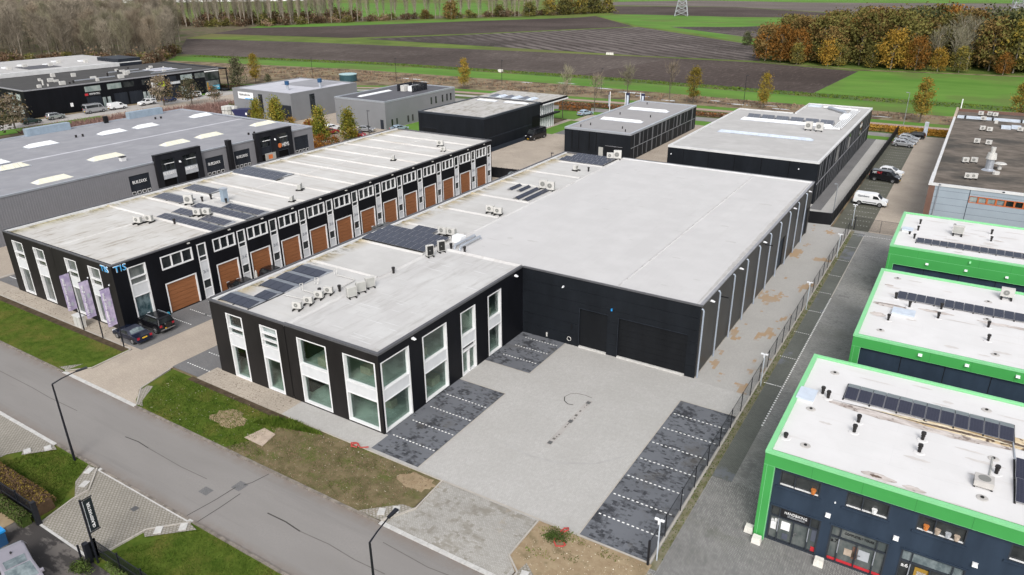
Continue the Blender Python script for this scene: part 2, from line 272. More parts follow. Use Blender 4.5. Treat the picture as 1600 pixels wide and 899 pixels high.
# ---------------------------------------------------------------- helpers
ORG = {}
def tag(o, label=None, cat=None, group=None, kind=None):
    if label: o['label'] = label
    if cat: o['category'] = cat
    if group: o['group'] = group
    if kind: o['kind'] = kind
    return o
def thing(name, label, cat, loc, rz=0, group=None):
    o = D.objects.new(name, None); COL.objects.link(o); o.location = loc; o.rotation_euler[2] = rz; o.empty_display_size = .3
    ORG[o.name] = Vector(loc)
    return tag(o, label, cat, group)
class MB:
    def __init__(s): s.v = []; s.f = []; s.m = []
    def quad(s, *p, mi=0):
        b = len(s.v); s.v += [tuple(q) for q in p]; s.f.append(tuple(range(b, b+len(p)))); s.m.append(mi); return s
    def box(s, x0, x1, y0, y1, z0, z1, mi=0):
        b = len(s.v); s.v += [(x, y, z) for z in (z0, z1) for y in (y0, y1) for x in (x0, x1)]
        for q in ((0, 2, 3, 1), (4, 5, 7, 6), (0, 1, 5, 4), (1, 3, 7, 5), (3, 2, 6, 7), (2, 0, 4, 6)): s.f.append(tuple(b+i for i in q)); s.m.append(mi)
        return s
    def hexa(s, lo, hi, mi=0):
        b = len(s.v); s.v += [tuple(p) for p in lo]+[tuple(p) for p in hi]; n = len(lo)
        s.f.append(tuple(b+i for i in range(n-1, -1, -1))); s.f.append(tuple(b+n+i for i in range(n))); s.m += [mi, mi]
        for i in range(n): s.f.append((b+i, b+(i+1) % n, b+n+(i+1) % n, b+n+i)); s.m.append(mi)
        return s
    def cyl(s, p, r0, h, r1=None, n=10, mi=0):
        r1 = r0 if r1 is None else r1
        c = [(math.cos(2*math.pi*i/n), math.sin(2*math.pi*i/n)) for i in range(n)]
        return s.hexa([(p[0]+r0*a, p[1]+r0*b, p[2]) for a, b in c], [(p[0]+r1*a, p[1]+r1*b, p[2]+h) for a, b in c], mi)
    def tube(s, pts, r, n=5, mi=0):
        pts = [Vector(p) for p in pts]; rs = r if isinstance(r, (list, tuple)) else [r]*len(pts); b = len(s.v)
        for i, p in enumerate(pts):
            d = (pts[min(i+1, len(pts)-1)]-pts[max(i-1, 0)]).normalized()
            a = d.cross(Vector((0, 0, 1)) if abs(d.z) < .95 else Vector((1, 0, 0))).normalized(); c = d.cross(a)
            for j in range(n):
                t = 2*math.pi*j/n; q = p+(a*math.cos(t)+c*math.sin(t))*rs[i]; s.v.append(tuple(q))
        for i in range(len(pts)-1):
            for j in range(n): s.f.append((b+i*n+j, b+i*n+(j+1) % n, b+(i+1)*n+(j+1) % n, b+(i+1)*n+j)); s.m.append(mi)
        s.f.append(tuple(b+j for j in range(n-1, -1, -1))); s.f.append(tuple(b+(len(pts)-1)*n+j for j in range(n))); s.m += [mi, mi]
        return s
    def mesh(s, name, mats, off=None):
        me = D.meshes.new(name); v = s.v
        if off is not None: v = [(a-off[0], b-off[1], c-off[2]) for a, b, c in v]
        me.from_pydata(v, [], s.f)
        for q in (mats if isinstance(mats, (list, tuple)) else [mats]): me.materials.append(M[q])
        if any(s.m): me.polygons.foreach_set('material_index', s.m)
        return me
    def build(s, name, mats, parent=None, local=False, kind=None, label=None, cat=None, group=None):
        off = None
        if parent is not None and not local:
            q = parent
            while q.parent: q = q.parent
            off = ORG[q.name]
        o = D.objects.new(name, s.mesh(name, mats, off)); COL.objects.link(o)
        if parent is not None: o.parent = parent
        return tag(o, label, cat, group, kind)
BOXES = {}
def unit_box(mat):
    if mat not in BOXES: BOXES[mat] = MB().box(-.5, .5, -.5, .5, -.5, .5).mesh('piece_'+mat, mat)
    return BOXES[mat]
def piece(name, mat, parent, x0, x1, y0, y1, z0, z1, local=False):
    o = D.objects.new(name, unit_box(mat)); COL.objects.link(o); o.parent = parent
    c = Vector(((x0+x1)/2, (y0+y1)/2, (z0+z1)/2))
    if not local:
        q = parent
        while q.parent: q = q.parent
        if q.name in ORG: c -= ORG[q.name]
    o.location = c; o.scale = (abs(x1-x0), abs(y1-y0), abs(z1-z0)); return o
def put(name, me, parent=None, loc=(0, 0, 0), rot=(0, 0, 0), sc=1, **k):
    o = D.objects.new(name, me); COL.objects.link(o); o.parent = parent; o.location = loc; o.rotation_euler = rot
    o.scale = (sc, sc, sc) if isinstance(sc, (int, float)) else sc
    return tag(o, **k)
def dup(root, loc, rz, label=None, group=None):
    r = root.copy(); COL.objects.link(r); r.location = loc; r.rotation_euler[2] = rz; ORG[r.name] = Vector(loc)
    if label: r['label'] = label
    if group: r['group'] = group
    for ch in root.children:
        c = ch.copy(); COL.objects.link(c); c.parent = r
        for g in ch.children: d = g.copy(); COL.objects.link(d); d.parent = c
    return r
def sheet(name, mat, pts, z, parent=None, label=None):
    b = MB(); b.quad(*[(p[0], p[1], z) for p in pts]); o = b.build(name, mat); o['kind'] = 'structure'
    if label: o['label'] = label
    return o
def rect(name, mat, x0, x1, y0, y1, z): return sheet(name, mat, [(x0, y0), (x1, y0), (x1, y1), (x0, y1)], z)
# all lettering is turned into meshes in one go
TXT = {}
def prep_text(words):
    tmp = []
    for w in words:
        c = D.curves.new('t', 'FONT'); c.body = w; c.size = 1; c.extrude = .02; c.align_x = 'LEFT'; c.resolution_u = 2
        o = D.objects.new('t', c); COL.objects.link(o); tmp.append((w, o))
    dg = bpy.context.evaluated_depsgraph_get()
    for w, o in tmp:
        me = D.meshes.new_from_object(o.evaluated_get(dg)); me.name = 'lettering'; TXT[w] = me
    for w, o in tmp: c = o.data; D.objects.remove(o); D.curves.remove(c)
def text(w, mat, parent, p, u, v, height, width=None, name='lettering'):
    """lettering with its lower left at p, running along u, upright along v"""
    me = TXT[w].copy(); me.materials.clear(); me.materials.append(M[mat])
    xs = [q.co.x for q in me.vertices]; ys = [q.co.y for q in me.vertices]
    sx = (width/(max(xs)-min(xs))) if width else height/(max(ys)-min(ys)); sy = height/(max(ys)-min(ys))
    u = Vector(u).normalized(); v = Vector(v).normalized(); n = u.cross(v); off = Vector((0, 0, 0))
    if parent is not None:
        q = parent
        while q.parent: q = q.parent
        off = ORG.get(q.name, Vector())
    for q in me.vertices:
        c = q.co; q.co = Vector(p)-off+u*((c.x-min(xs))*sx)+v*((c.y-min(ys))*sy)+n*c.z
    return put(name, me, parent)
NUMS = ['26 A%d' % i for i in range(1, 14)]
prep_text(['TIS', 'BUILDIXX', 'HEMS', 'PITA', 'a8', 'a7', 'a6', 'HANDBIKING', 'COMPLETELY YOURS', 'GLASSMASTER', 'MBT', 'Gambers', 'I partner voor groei', 'NEOMAT', 'Hydraulics bv', 'PIZZA', '2', 'WIMATEC', 'TE HUUR']+NUMS)
# ---------------------------------------------------------------- planes: walls with openings and windows
class PL:
    """vertical wall plane; ax 'x' (wall at x=c, u is y) or 'y' (wall at y=c, u is x); out = sign of the outward normal"""
    def __init__(s, ax, c, out, root, xf=None): s.ax, s.c, s.out, s.root = ax, c, out, root
    def P(s, u, d, z): return (s.c-s.out*d, u, z) if s.ax == 'x' else (u, s.c-s.out*d, z)
    def box(s, mb, u0, u1, d0, d1, z0, z1, mi=0):
        a = s.P(u0, d0, z0); b = s.P(u1, d1, z1)
        return mb.box(min(a[0], b[0]), max(a[0], b[0]), min(a[1], b[1]), max(a[1], b[1]), z0, z1, mi)
    def piece(s, name, mat, parent, u0, u1, d0, d1, z0, z1):
        a = s.P(u0, d0, z0); b = s.P(u1, d1, z1)
        return piece(name, mat, parent, min(a[0], b[0]), max(a[0], b[0]), min(a[1], b[1]), max(a[1], b[1]), z0, z1)
    def wall(s, mat, u0, u1, z0, z1, holes=(), t=.3, name='wall', back=True):
        us = sorted({u0, u1, *[q for h in holes for q in h[:2]]}); zs = sorted({z0, z1, *[q for h in holes for q in h[2:4]]})
        mb = MB()
        for i in range(len(us)-1):
            for j in range(len(zs)-1):
                uc, zc = (us[i]+us[i+1])/2, (zs[j]+zs[j+1])/2
                if any(h[0] < uc < h[1] and h[2] < zc < h[3] for h in holes): continue
                for d in ((0, t) if back else (0,)):
                    mb.quad(s.P(us[i], d, zs[j]), s.P(us[i+1], d, zs[j]), s.P(us[i+1], d, zs[j+1]), s.P(us[i], d, zs[j+1]))
        for h in holes:
            a, b, c, e = h[:4]
            for q in (((a, c), (a, e)), ((b, c), (b, e)), ((a, c), (b, c)), ((a, e), (b, e))):
                mb.quad(s.P(q[0][0], 0, q[0][1]), s.P(q[1][0], 0, q[1][1]), s.P(q[1][0], t, q[1][1]), s.P(q[0][0], t, q[0][1]))
        return mb.build(name, mat, s.root)
    def window(s, u0, u1, rows, frame='white_frame', glass='dark_glass', fwid=.1, dep=(-.02, .16), gd=.13, name='window', label=None, side=0, panel='white_panel'):
        """rows: (zlo, zhi, kind, [mullions]); kinds g pane, p panel, or a material name"""
        mb = MB(); z0, z1 = rows[0][0], rows[-1][1]
        s.box(mb, u0, u0+fwid+side, dep[0], dep[1], z0, z1); s.box(mb, u1-fwid-side, u1, dep[0], dep[1], z0, z1)
        a, b = u0+fwid+side, u1-fwid-side
        zs = [z0]+[r[1] for r in rows]
        for i, z in enumerate(zs):
            lo, hi = (z, z+fwid) if i == 0 else ((z-fwid, z) if i == len(zs)-1 else (z-fwid*.45, z+fwid*.45))
            s.box(mb, a, b, dep[0]+.004, dep[1], lo, hi)
        for i, (zl, zh, kd, mu) in enumerate(rows):
            for q in mu: s.box(mb, q-fwid*.4, q+fwid*.4, dep[0]+.008, dep[1], zl+fwid*.46, zh-fwid*.46)
        w = mb.build(name, frame, s.root, label=label)
        for (zl, zh, kd, mu) in rows:
            if kd == 'p':
                s.piece('panel', panel, w, a, b, .03, .12, zl+.03, zh-.03); continue
            e = [a]+list(mu)+[b]
            for i in range(len(e)-1): s.piece('pane', glass if kd == 'g' else kd, w, e[i]+.01, e[i+1]-.01, gd-.012, gd+.012, zl+.02, zh-.02)
        return w
    def door(s, u0, u1, z0, z1, mat, n, frame=None, fwid=.14, d=.12, name='garage_door', gap=.02, wins=None):
        mb = MB()
        if frame:
            s.box(mb, u0, u0+fwid, -.03, d+.05, z0, z1); s.box(mb, u1-fwid, u1, -.03, d+.05, z0, z1); s.box(mb, u0+fwid, u1-fwid, -.026, d+.05, z1-fwid, z1)
            a, b, t = u0+fwid, u1-fwid, z1-fwid
        else: a, b, t = u0, u1, z1
        s.box(mb, a, b, d+.055, d+.09, z0, t, 1 if frame else 0)
        w = mb.build(name, [frame, 'deep_joint'] if frame else ['deep_joint'], s.root)
        h = (t-z0)/n
        for i in range(n):
            if wins is not None and i == wins:
                q = MB(); s.box(q, a, b, d, d+.05, z0+i*h+gap/2, z0+(i+1)*h-gap/2)
                sp = q.build('door_section', mat, w); k = 4
                for j in range(k):
                    wd = (b-a)/k; q = MB(); s.box(q, a+j*wd+.12, a+(j+1)*wd-.12, d-.03, d-.001, z0+i*h+.06, z0+(i+1)*h-.06)
                    c = q.build('door_window', 'white_frame', w); s.piece('pane', 'dark_glass', w, a+j*wd+.2, a+(j+1)*wd-.2, d-.04, d-.005, z0+i*h+.13, z0+(i+1)*h-.13)
            else: s.piece('door_section', mat, w, a, b, d, d+.05, z0+i*h+gap/2, z0+(i+1)*h-gap/2)
        return w
    def lamp(s, u, z, mat='lamp_white', w=.3, h=.18, d=.25, name='wall_lamp'):
        mb = MB(); a = [s.P(u-w/2, 0, z), s.P(u+w/2, 0, z), s.P(u+w/2, -d, z), s.P(u-w/2, -d, z)]; b = [s.P(u-w/2, 0, z+h), s.P(u+w/2, 0, z+h), s.P(u+w*.25, -d*.5, z+h), s.P(u-w*.25, -d*.5, z+h)]
        return mb.hexa(a, b).build(name, mat, s.root)
def parapet(root, pts, z, h, w, mat, name='parapet_cap', skip=()):
    """coping along a closed outline (axis aligned); each length is a part"""
    n = len(pts); cx = sum(p[0] for p in pts)/n; cy = sum(p[1] for p in pts)/n
    for i in range(n):
        if i in skip: continue
        (x0, y0), (x1, y1) = pts[i], pts[(i+1) % n]
        a = (pts[(i+1) % n][0]-x0)*1.0; ex = x1-x0; ey = y1-y0
        nx, ny = (-(ey > 0)+(ey < 0), 0) if abs(ey) > abs(ex) else (0, (ex > 0)-(ex < 0))   # inward for counter-clockwise outlines
        mb = MB()
        if nx: mb.box(min(x0, x0+nx*w)-.03*(nx > 0), max(x0, x0+nx*w)+.03*(nx < 0), min(y0, y1)-.03, max(y0, y1)+.03, z-.25, z+h)
        else: mb.box(min(x0, x1)+w, max(x0, x1)-w, min(y0, y0+ny*w)-.03*(ny > 0), max(y0, y0+ny*w)+.03*(ny < 0), z-.25, z+h-.003)
        mb.build(name, mat, root)
# ================================================================ the ground
rect('terrain', 'field_grass', -4000, 3500, -600, 5200, -.12)
def interp(pts, x):
    if x <= pts[0][0]: return pts[0][1]
    for (a, b), (c, d) in zip(pts, pts[1:]):
        if x <= c: return b+(d-b)*(x-a)/(c-a)
    return pts[-1][1]
XS = [-460, -390, -322, -270, -218, -165, -120, -90, -40, 20, 120, 300]
RC = [(-460, 40), (-320, 103), (-218, 156), (-165, 180), (-90, 187.5), (-30, 190), (300, 193)]
FB = [(-460, 215), (-336, 231), (-222, 250), (-129, 253), (-44, 248.5), (300, 246)]
def band(name, mat, lo, hi, z, x0=-1e9, x1=1e9):
    xs = [x for x in XS if x0 <= x <= x1]; mb = MB()
    for a, b in zip(xs, xs[1:]): mb.quad((a, lo(a), z), (b, lo(b), z), (b, hi(b), z), (a, hi(a), z))
    return mb.build(name, mat, kind='structure')
rc = lambda x: interp(RC, x); fb = lambda x: interp(FB, x)
sl_ = lambda k: (lambda x: rc(x)+k)
band('ditch_bank', 'dark_grass', lambda x: fb(x)-8, fb, -.08)
band('grass_strip', 'bright_grass', lambda x: fb(x)-24, lambda x: fb(x)-8, -.08)
band('rough_meadow', 'rough_meadow', sl_(20.5), lambda x: max(fb(x)-24, rc(x)+21), -.08)
band('grass_margin', 'bright_grass', sl_(16), sl_(20.5), -.075)
band('pink_path', 'pink_path', sl_(12.8), sl_(16), -.07)
band('grass_margin', 'dark_grass', sl_(9.8), sl_(12.8), -.075)
band('cycle_path', 'pale_path', sl_(6.8), sl_(9.8), -.07)
band('grass_margin', 'dark_grass', sl_(2.6), sl_(6.8), -.075)
band('north_road', 'north_road', sl_(-2.8), sl_(2.6), -.06)
band('grass_margin', 'bright_grass', sl_(-12), sl_(-2.8), -.09)
for (x, y, l, w) in ((-178, 214, 12, 1.5), (-168, 210, 5, 1.2), (-106, 226, 9, 1.6), (-94, 222, 10, 1.8), (-88, 217, 6, 1.2), (-78, 213, 6, 1.4), (-66, 219, 5, 1), (-58, 216, 8, 1.5), (-50, 218, 4, 1), (-46, 214, 7, 1.5), (-27, 216, 7, 1.4), (-20, 215, 6, 1.2), (-122, 231, 8, 1.5), (-135, 226, 6, 1.2)):
    a = [random.uniform(.6, 1.2) for _ in range(10)]
    sheet('puddle', 'puddle_water', [(x+l/2*a[i]*math.cos(i*.628), y+w/2*a[i]*math.sin(i*.628)) for i in range(10)], -.055)
# fields
sheet('ploughed_field', 'plough_cloddy', [(-460, 216), (-336, 231), (-222, 251), (-129, 253.5), (-44, 249), (-40.5, 313), (-83, 325), (-134, 324), (-201, 320), (-325, 310), (-470, 285)], -.07)
sheet('ploughed_field', 'plough_smooth', [(-128, 254), (-44.2, 249.5), (-40.7, 312), (-83, 324), (-118, 324)], -.065)
sheet('ploughed_field', 'plough_ribbed', [(-318, 341), (-135, 328), (-82, 331), (-104, 404), (-211, 505), (-268, 413)], -.07)
sheet('ploughed_field', 'plough_smooth', [(-447, 326), (-332, 342), (-276, 413), (-216, 508), (-300, 618), (-305, 590), (-424, 412), (-470, 370)], -.07)
sheet('meadow', 'bright_grass', [(-46, 249.2), (400, 246), (400, 330), (12, 326), (-44, 314)], -.075)
sheet('meadow', 'bright_grass', [(-300, 622), (-213, 512), (-160, 470), (-105, 407), (-60, 420), (-90, 660), (-186, 651), (-270, 667)], -.08)
sheet('ploughed_field', 'plough_ribbed', [(-193, 516), (-150, 534), (-112, 590), (-104, 540), (-108, 440)], -.07)
sheet('ploughed_field', 'plough_smooth', [(-298, 657), (-186, 653), (-108, 676), (-121, 742), (-240, 834), (-342, 817), (-420, 800)], -.075)
sheet('ploughed_field', 'plough_pale', [(-430, 830), (-240, 838), (-110, 745), (-100, 690), (300, 700), (300, 1100), (-60, 1010), (-196, 985), (-340, 1015), (-420, 930)], -.08)
sheet('meadow', 'bright_grass', [(-420, 935), (-340, 1018), (-196, 988), (-60, 1013), (300, 1105), (300, 1500), (-700, 1500)], -.085)
sheet('meadow', 'bright_grass', [(-470, 520), (-425, 640), (-560, 830), (-760, 760), (-640, 560)], -.085)
sheet('meadow', 'bright_grass', [(-480, 330), (-425, 412), (-310, 590), (-345, 560), (-470, 420), (-520, 350)], -.078)
sheet('field_path', 'rough_meadow', [(-40.2, 316), (-82, 327.5), (-83, 329), (-40, 318.5), (60, 332), (60, 329)], -.06)
# the estate
rect('estate_ground', 'rough_meadow', -240, 60, 28.9, 178, -.1)
rect('road', 'road_asphalt', -170, 45, 22.4, 29., 0)
rect('verge', 'verge_grass', -170, 60, -40, 22.3, -.01)
def strip_of_stones(name, mat, x0, x1, y0, y1, z1, step, label, cat='kerb', ax='x'):
    k = D.objects.new(name, None); COL.objects.link(k); k['kind'] = 'structure'
    n = max(1, round((x1-x0)/step)); d = (x1-x0)/n
    for i in range(n):
        j = random.uniform(-.006, .006)
        if ax == 'x': piece('kerb_stone', mat, k, x0+i*d+.012, x0+(i+1)*d-.012, y0+j, y1+j, -.1, z1+j)
        else: piece('kerb_stone', mat, k, y0+j, y1+j, x0+i*d+.012, x0+(i+1)*d-.012, -.1, z1+j)
    return k
kb = lambda *a, **k: strip_of_stones('kerb', *a, label=None, **k)
kb('brown_kerb', -110, -70, 29., 29.22, .1, 1.); kb('brown_kerb', -58.2, -29.5, 29., 29.22, .1, 1.); kb('brown_kerb', -52, -41.2, 22.2, 22.4, .04, 1.)
kb('white_concrete', -70, -58.2, 29., 29.35, .03, 1.); kb('white_concrete', -29.5, -19, 29., 29.35, .03, 1.)
kb('white_concrete', -75, -58.5, 22.1, 22.4, .03, 1.); kb('white_concrete', -52.3, -40.8, 22.1, 22.4, .03, 1.); kb('brown_kerb', -58.4, -52.4, 22.2, 22.4, .1, 1.); kb('brown_kerb', -40.7, -20, 22.2, 22.4, .1, 1.)
# verges with their kerbs and paths
sheet('verge', 'verge_grass', [(-130, 29.2), (-69.9, 29.2), (-68.2, 31), (-68.6, 35.1), (-130, 35.1)], .06)
sheet('soil_strip', 'dark_soil', [(-130, 34.5), (-68.9, 34.5), (-68.9, 35.3), (-130, 35.4)], .07)
sheet('path', 'tan_pavers', [(-130, 35.4), (-70.5, 35.3), (-72.8, 36.8), (-72.8, 37.5), (-130, 37.5)], .05)
sheet('entrance', 'beige_pavers', [(-70, 29.2), (-58.2, 29.2), (-60.6, 31), (-61.6, 34.8), (-61.6, 40), (-68.6, 40), (-68.4, 31)], .02)
sheet('verge', 'verge_grass', [(-58.2, 29.2), (-44.5, 29.2), (-44, 35), (-61.3, 35), (-60.6, 31.4), (-59.2, 29.8)], .06)
sheet('worn_verge', 'worn_grass', [(-46.2, 29.2), (-30, 29.2), (-28.4, 31.5), (-28.5, 35), (-45.4, 35), (-44.2, 32.5)], .064)
def blob(name, mat, cx, cy, rx, ry, z, n=18, j=.25, rot=0):
    a = [random.uniform(1-j, 1+j) for _ in range(n)]; c, s = math.cos(rot), math.sin(rot); P = []
    for i in range(n):
        x = rx*a[i]*math.cos(2*math.pi*i/n); y = ry*a[i]*math.sin(2*math.pi*i/n); P.append((cx+x*c-y*s, cy+x*s+y*c))
    return sheet(name, mat, P, z)
blob('bare_patch', 'bare_sand', -49.3, 32.1, 1.7, 1.1, .072); blob('bare_patch', 'bare_sand', -30, 34, 1.7, .8, .072)
sheet('soil_strip', 'dark_soil', [(-58.3, 34.5), (-45, 34.3), (-45, 34.95), (-58.3, 35.1)], .075)
rect('path', 'tan_pavers', -57.8, -36, 34.95, 37.5, .05); rect('path', 'yard_pavers', -46, -35.9, 35.05, 37.5, .055)
sheet('entrance', 'drive_pavers', [(-29.6, 29.2), (-19, 29.2), (-19, 30.4), (-20.1, 31.2), (-20.1, 35.1), (-28.4, 35.1), (-28.2, 31.6)], .02)
sheet('bare_earth', 'bare_sand', [(-20.1, 31.9), (-20.1, 31.2), (-19, 30.2), (-18.6, 30.2), (-18.6, 31.9)], .054); sheet('bare_earth', 'bare_sand', [(-20, 31.3), (-18.8, 31.2), (-18.8, 29.2), (-11.9, 29.2), (-11.7, 35.3), (-20, 35.1)], .06)
for nme, poly in (('kerb', [(-28.45, 35.1), (-28.2, 31.6), (-29.5, 29.3)]), ('kerb', [(-20.05, 35.1), (-20.05, 31.2), (-18.8, 30.2), (-18.8, 29.2)]), ('kerb', [(-61.5, 34.9), (-60.6, 31.2), (-58.3, 29.3)]), ('kerb', [(-68.6, 35.2), (-68.3, 31), (-70, 29.3)]), ('kerb', [(-110, 35.3), (-68.6, 35.3)]), ('kerb', [(-45, 35.), (-28.5, 35.05)]),
                  ('kerb', [(-52.4, 22.2), (-50.4, 20.4), (-50.4, 19.2), (-49.8, 16.7)]), ('kerb', [(-40.8, 22.2), (-42.8, 20.1), (-43.1, 17.6)])):
    k_ = D.objects.new(nme, None); COL.objects.link(k_); k_['kind'] = 'structure'
    for (x0, y0), (x1, y1) in zip(poly, poly[1:]):
        L = math.hypot(x1-x0, y1-y0); n = max(1, round(L)); a = math.atan2(y1-y0, x1-x0)
        for i in range(n):
            t = (i+.5)/n; o = piece('kerb_stone', 'kerb_concrete', k_, -L/n/2+.01, L/n/2-.01, -.06, .06, -.05, .12, local=True)
            o.location = (x0+(x1-x0)*t, y0+(y1-y0)*t, .035); o.rotation_euler[2] = a
for i, (P) in enumerate(([(-31.6, 29.25), (-29.5, 29.3), (-28.3, 31.5), (-29.3, 31.4)], [(-19, 29.3), (-18.7, 31.2), (-17.6, 30.4), (-17.6, 29.3)], [(-60.5, 31.8), (-59.9, 32), (-58.5, 30), (-57.5, 29.4), (-58.3, 29.35), (-60.3, 31)], [(-69.8, 31), (-70, 29.4), (-71.3, 29.4)],
        [(-52.3, 22.1), (-53.4, 22.1), (-52.2, 20.4), (-50.5, 19.4), (-50.5, 20.3)], [(-40.9, 22.1), (-39.8, 21.9), (-42.2, 19.6), (-43.1, 20)], [(-59.9, 20.4), (-58.5, 22.1), (-57.6, 21.9), (-59.3, 20)])):
    sheet('corner_paving', 'concrete_pavers', P, .078)
def tile(x, y, rz, w=.5, l=.7):
    o = MB().box(-w/2, w/2, -l/2, l/2, 0, .06).build('concrete_slab', 'white_concrete'); o.location = (x, y, .07); o.rotation_euler[2] = rz; return o
for (x, y, rz, lb) in ((-30.05, 30, .5, 'white concrete slab in the corner left of the main drive, nearer the street lamp'), (-29.3, 30.7, .5, 'white concrete slab in the corner left of the main drive, next to the drive kerb'), (-18.3, 30.2, .2, 'white concrete slab in the corner right of the main drive'),
                       (-52.6, 21.7, .4, 'white concrete slab by the near driveway corner, closest to the road'), (-51.3, 20.6, .4, 'white concrete slab by the near driveway corner, beside the grass kerb'), (-42, 20.5, .7, 'white concrete slab on the far side of the near driveway, beside the lawn'), (-40.8, 21.6, .7, 'white concrete slab on the far side of the near driveway, beside the road'),
                       (-59.4, 20.5, 1.2, 'yellowish concrete slab on the grass tip at the left edge, farther from the lamp post'), (-58.4, 21.6, 1.2, 'yellowish concrete slab on the grass tip at the left edge, nearer the lamp post')):
    tag(tile(x, y, rz), lb, 'paving slab', 'concrete slabs at the driveway corners')
o = MB().hexa([(-45.85, 30.95, .07), (-43.6, 30.9, .07), (-44.0, 32.6, .07), (-45.5, 32.75, .07)], [(-45.85, 30.95, .12), (-43.6, 30.9, .12), (-44.0, 32.6, .12), (-45.5, 32.75, .12)]).build('board', 'board_pale'); tag(o, 'pale wooden board lying on the grass verge', 'board')
# near side driveway and grounds
sheet('entrance', 'concrete_pavers', [(-52.4, 22.2), (-40.8, 22.2), (-42.8, 20), (-43.2, 17.6), (-43.8, 16.5), (-49.8, 16.5), (-50.4, 19.2)], .02)
rect('entrance', 'concrete_pavers', -75, -60.5, 15, 22.2, .02); sheet('entrance', 'concrete_pavers', [(-60.5, 15), (-60.5, 19.4), (-58.5, 22.2), (-60.5, 22.2), (-61, 15)], .024)
rect('yard_edge', 'white_concrete', -49.9, -43.6, 16.42, 16.6, .05)
rect('yard', 'wet_asphalt', -75, -30, -20, 16.42, .03); rect('gravel_bed', 'bare_sand', -75, -51.5, 14.6, 16.6, .05); rect('kerb', 'kerb_concrete', -75, -49.9, 14.2, 14.4, .14)
# yards
rect('yard', 'yard_pavers', -57.5, -11.95, 35.05, 59.6, .03)
rect('side_path', 'path_pavers', -17.4, -11.95, 59.2, 113.2, .035)
rect('parking_bays', 'dark_pavers', -36.2, -31.1, 35.4, 48, .045); rect('parking_bays', 'dark_pavers', -36.2, -31.1, 52.35, 59.6, .045); rect('parking_bays', 'dark_pavers', -17, -12.05, 35.4, 55.2, .045)
def dashes(name, x0, y0, x1, y1, z, n, w=.11, fill=.5, mat='paint_white'):
    mb = MB(); L = math.hypot(x1-x0, y1-y0); ux, uy = (x1-x0)/L, (y1-y0)/L; d = L/n
    for i in range(n):
        a, b = i*d, i*d+d*fill; q = [(x0+ux*t-uy*s, y0+uy*t+ux*s, z) for t, s in ((a, -w/2), (b, -w/2), (b, w/2), (a, w/2))]
        mb.quad(*q)
    o = mb.build(name, mat); o['kind'] = 'structure'; return o
for y in (37.75, 40.3, 42.8, 45.2): dashes('parking_line', -35.6, y, -31.1, y, .05, 13)
for y in (54.3, 56.6, 58.6): dashes('parking_line', -35.3, y, -31.3, y, .05, 12)
for y in (38., 40.5, 43, 45.5, 48, 50.4, 52.9): dashes('parking_line', -16.8, y, -12.15, y, .05, 13)
sheet('drain_gutter', 'pale_path', [(-24.15, 43.2), (-23.65, 43.2), (-23.65, 51), (-24.15, 51)], .04)
for y in (43.6, 47.2, 50.6): rect('drain_grate', 'manhole_iron', -24.08, -23.72, y-.22, y+.22, .045)
for i in range(16): y = 44.1+i*.4; (rect('gutter_dirt', 'faint_crack', -23.95+random.uniform(-.1, .1), -23.85+random.uniform(0, .12), y, y+random.uniform(.1, .35), .044) if random.random() < .6 else None)
def line(name, mat, pts, w, z):
    mb = MB()
    for i in range(len(pts)-1):
        (a, b), (c, d) = pts[i], pts[i+1]; L = math.hypot(c-a, d-b); nx, ny = -(d-b)/L*w/2, (c-a)/L*w/2
        mb.quad((a-nx, b-ny, z), (c-nx, d-ny, z), (c+nx, d+ny, z), (a+nx, b+ny, z))
    o = mb.build(name, mat); o['kind'] = 'structure'; return o
line('tyre_mark', 'crack_tar', [(-24.9, 49.6), (-25.4, 49.5), (-25.9, 49.8), (-26.2, 50.4)], .09, .036); line('tyre_mark', 'faint_crack', [(-26.2, 50.4), (-26, 51.1), (-25.5, 51.5), (-24.7, 51.6), (-24, 51.5)], .06, .036)
line('tyre_mark', 'cycle_grey', [(-27, 41.6), (-24.5, 41.2), (-22, 41.6), (-19.5, 43), (-18, 45)], .22, .034)
line('yard_border', 'kerb_concrete', [(-31.05, 35.4), (-31.05, 48.05), (-36, 48.05)], .1, .052); line('yard_border', 'kerb_concrete', [(-17.05, 35.4), (-17.05, 55.25), (-12, 55.25)], .1, .052)
line('yard_border', 'kerb_concrete', [(-28.4, 35.08), (-12, 35.35)], .16, .07); line('yard_border', 'kerb_concrete', [(-31, 59.6), (-31, 52.3), (-36, 52.3)], .1, .052)
line('fence_footing', 'kerb_concrete', [(-11.9, 35.3), (-11.9, 113)], .14, .09); line('fence_footing', 'moss_edge', [(-11.55, 35), (-11.6, 113)], .5, .02)
# road marks
for P, w_ in (([(-40.4, 28.8), (-40.7, 27.4), (-41, 26.9)], .07), ([(-41.3, 26.4), (-41.4, 24.6), (-41.7, 22.5)], .07), ([(-40.5, 22.5), (-40.4, 24.3), (-40.4, 26.1)], .07), ([(-54.6, 25.9), (-53, 26.05), (-51.5, 25.95)], .08), ([(-37, 25.7), (-35.2, 25.75), (-33.6, 25.6)], .1)): line('road_crack', 'crack_tar', P, w_, .006)
for P in ([(-51.5, 25.95), (-47, 25.8), (-44, 25.9)], [(-33.6, 25.6), (-31, 25.75), (-28.5, 25.6), (-26, 25.7)], [(-69.6, 26), (-66.4, 25.9), (-62, 26)], [(-90, 25.8), (-80, 26), (-69.6, 26)], [(-28, 27.8), (-24, 27.6), (-21, 27.9)]): line('road_crack', 'faint_crack', P, .06, .006)
rect('road_patch', 'grey_parking_pavers', -43.3, -42.4, 24.6, 25.3, .006); rect('road_patch', 'grey_parking_pavers', -41.6, -40.7, 26.2, 27.1, .006); rect('manhole', 'manhole_iron', -45.8, -45.3, 20.75, 21.2, .026)
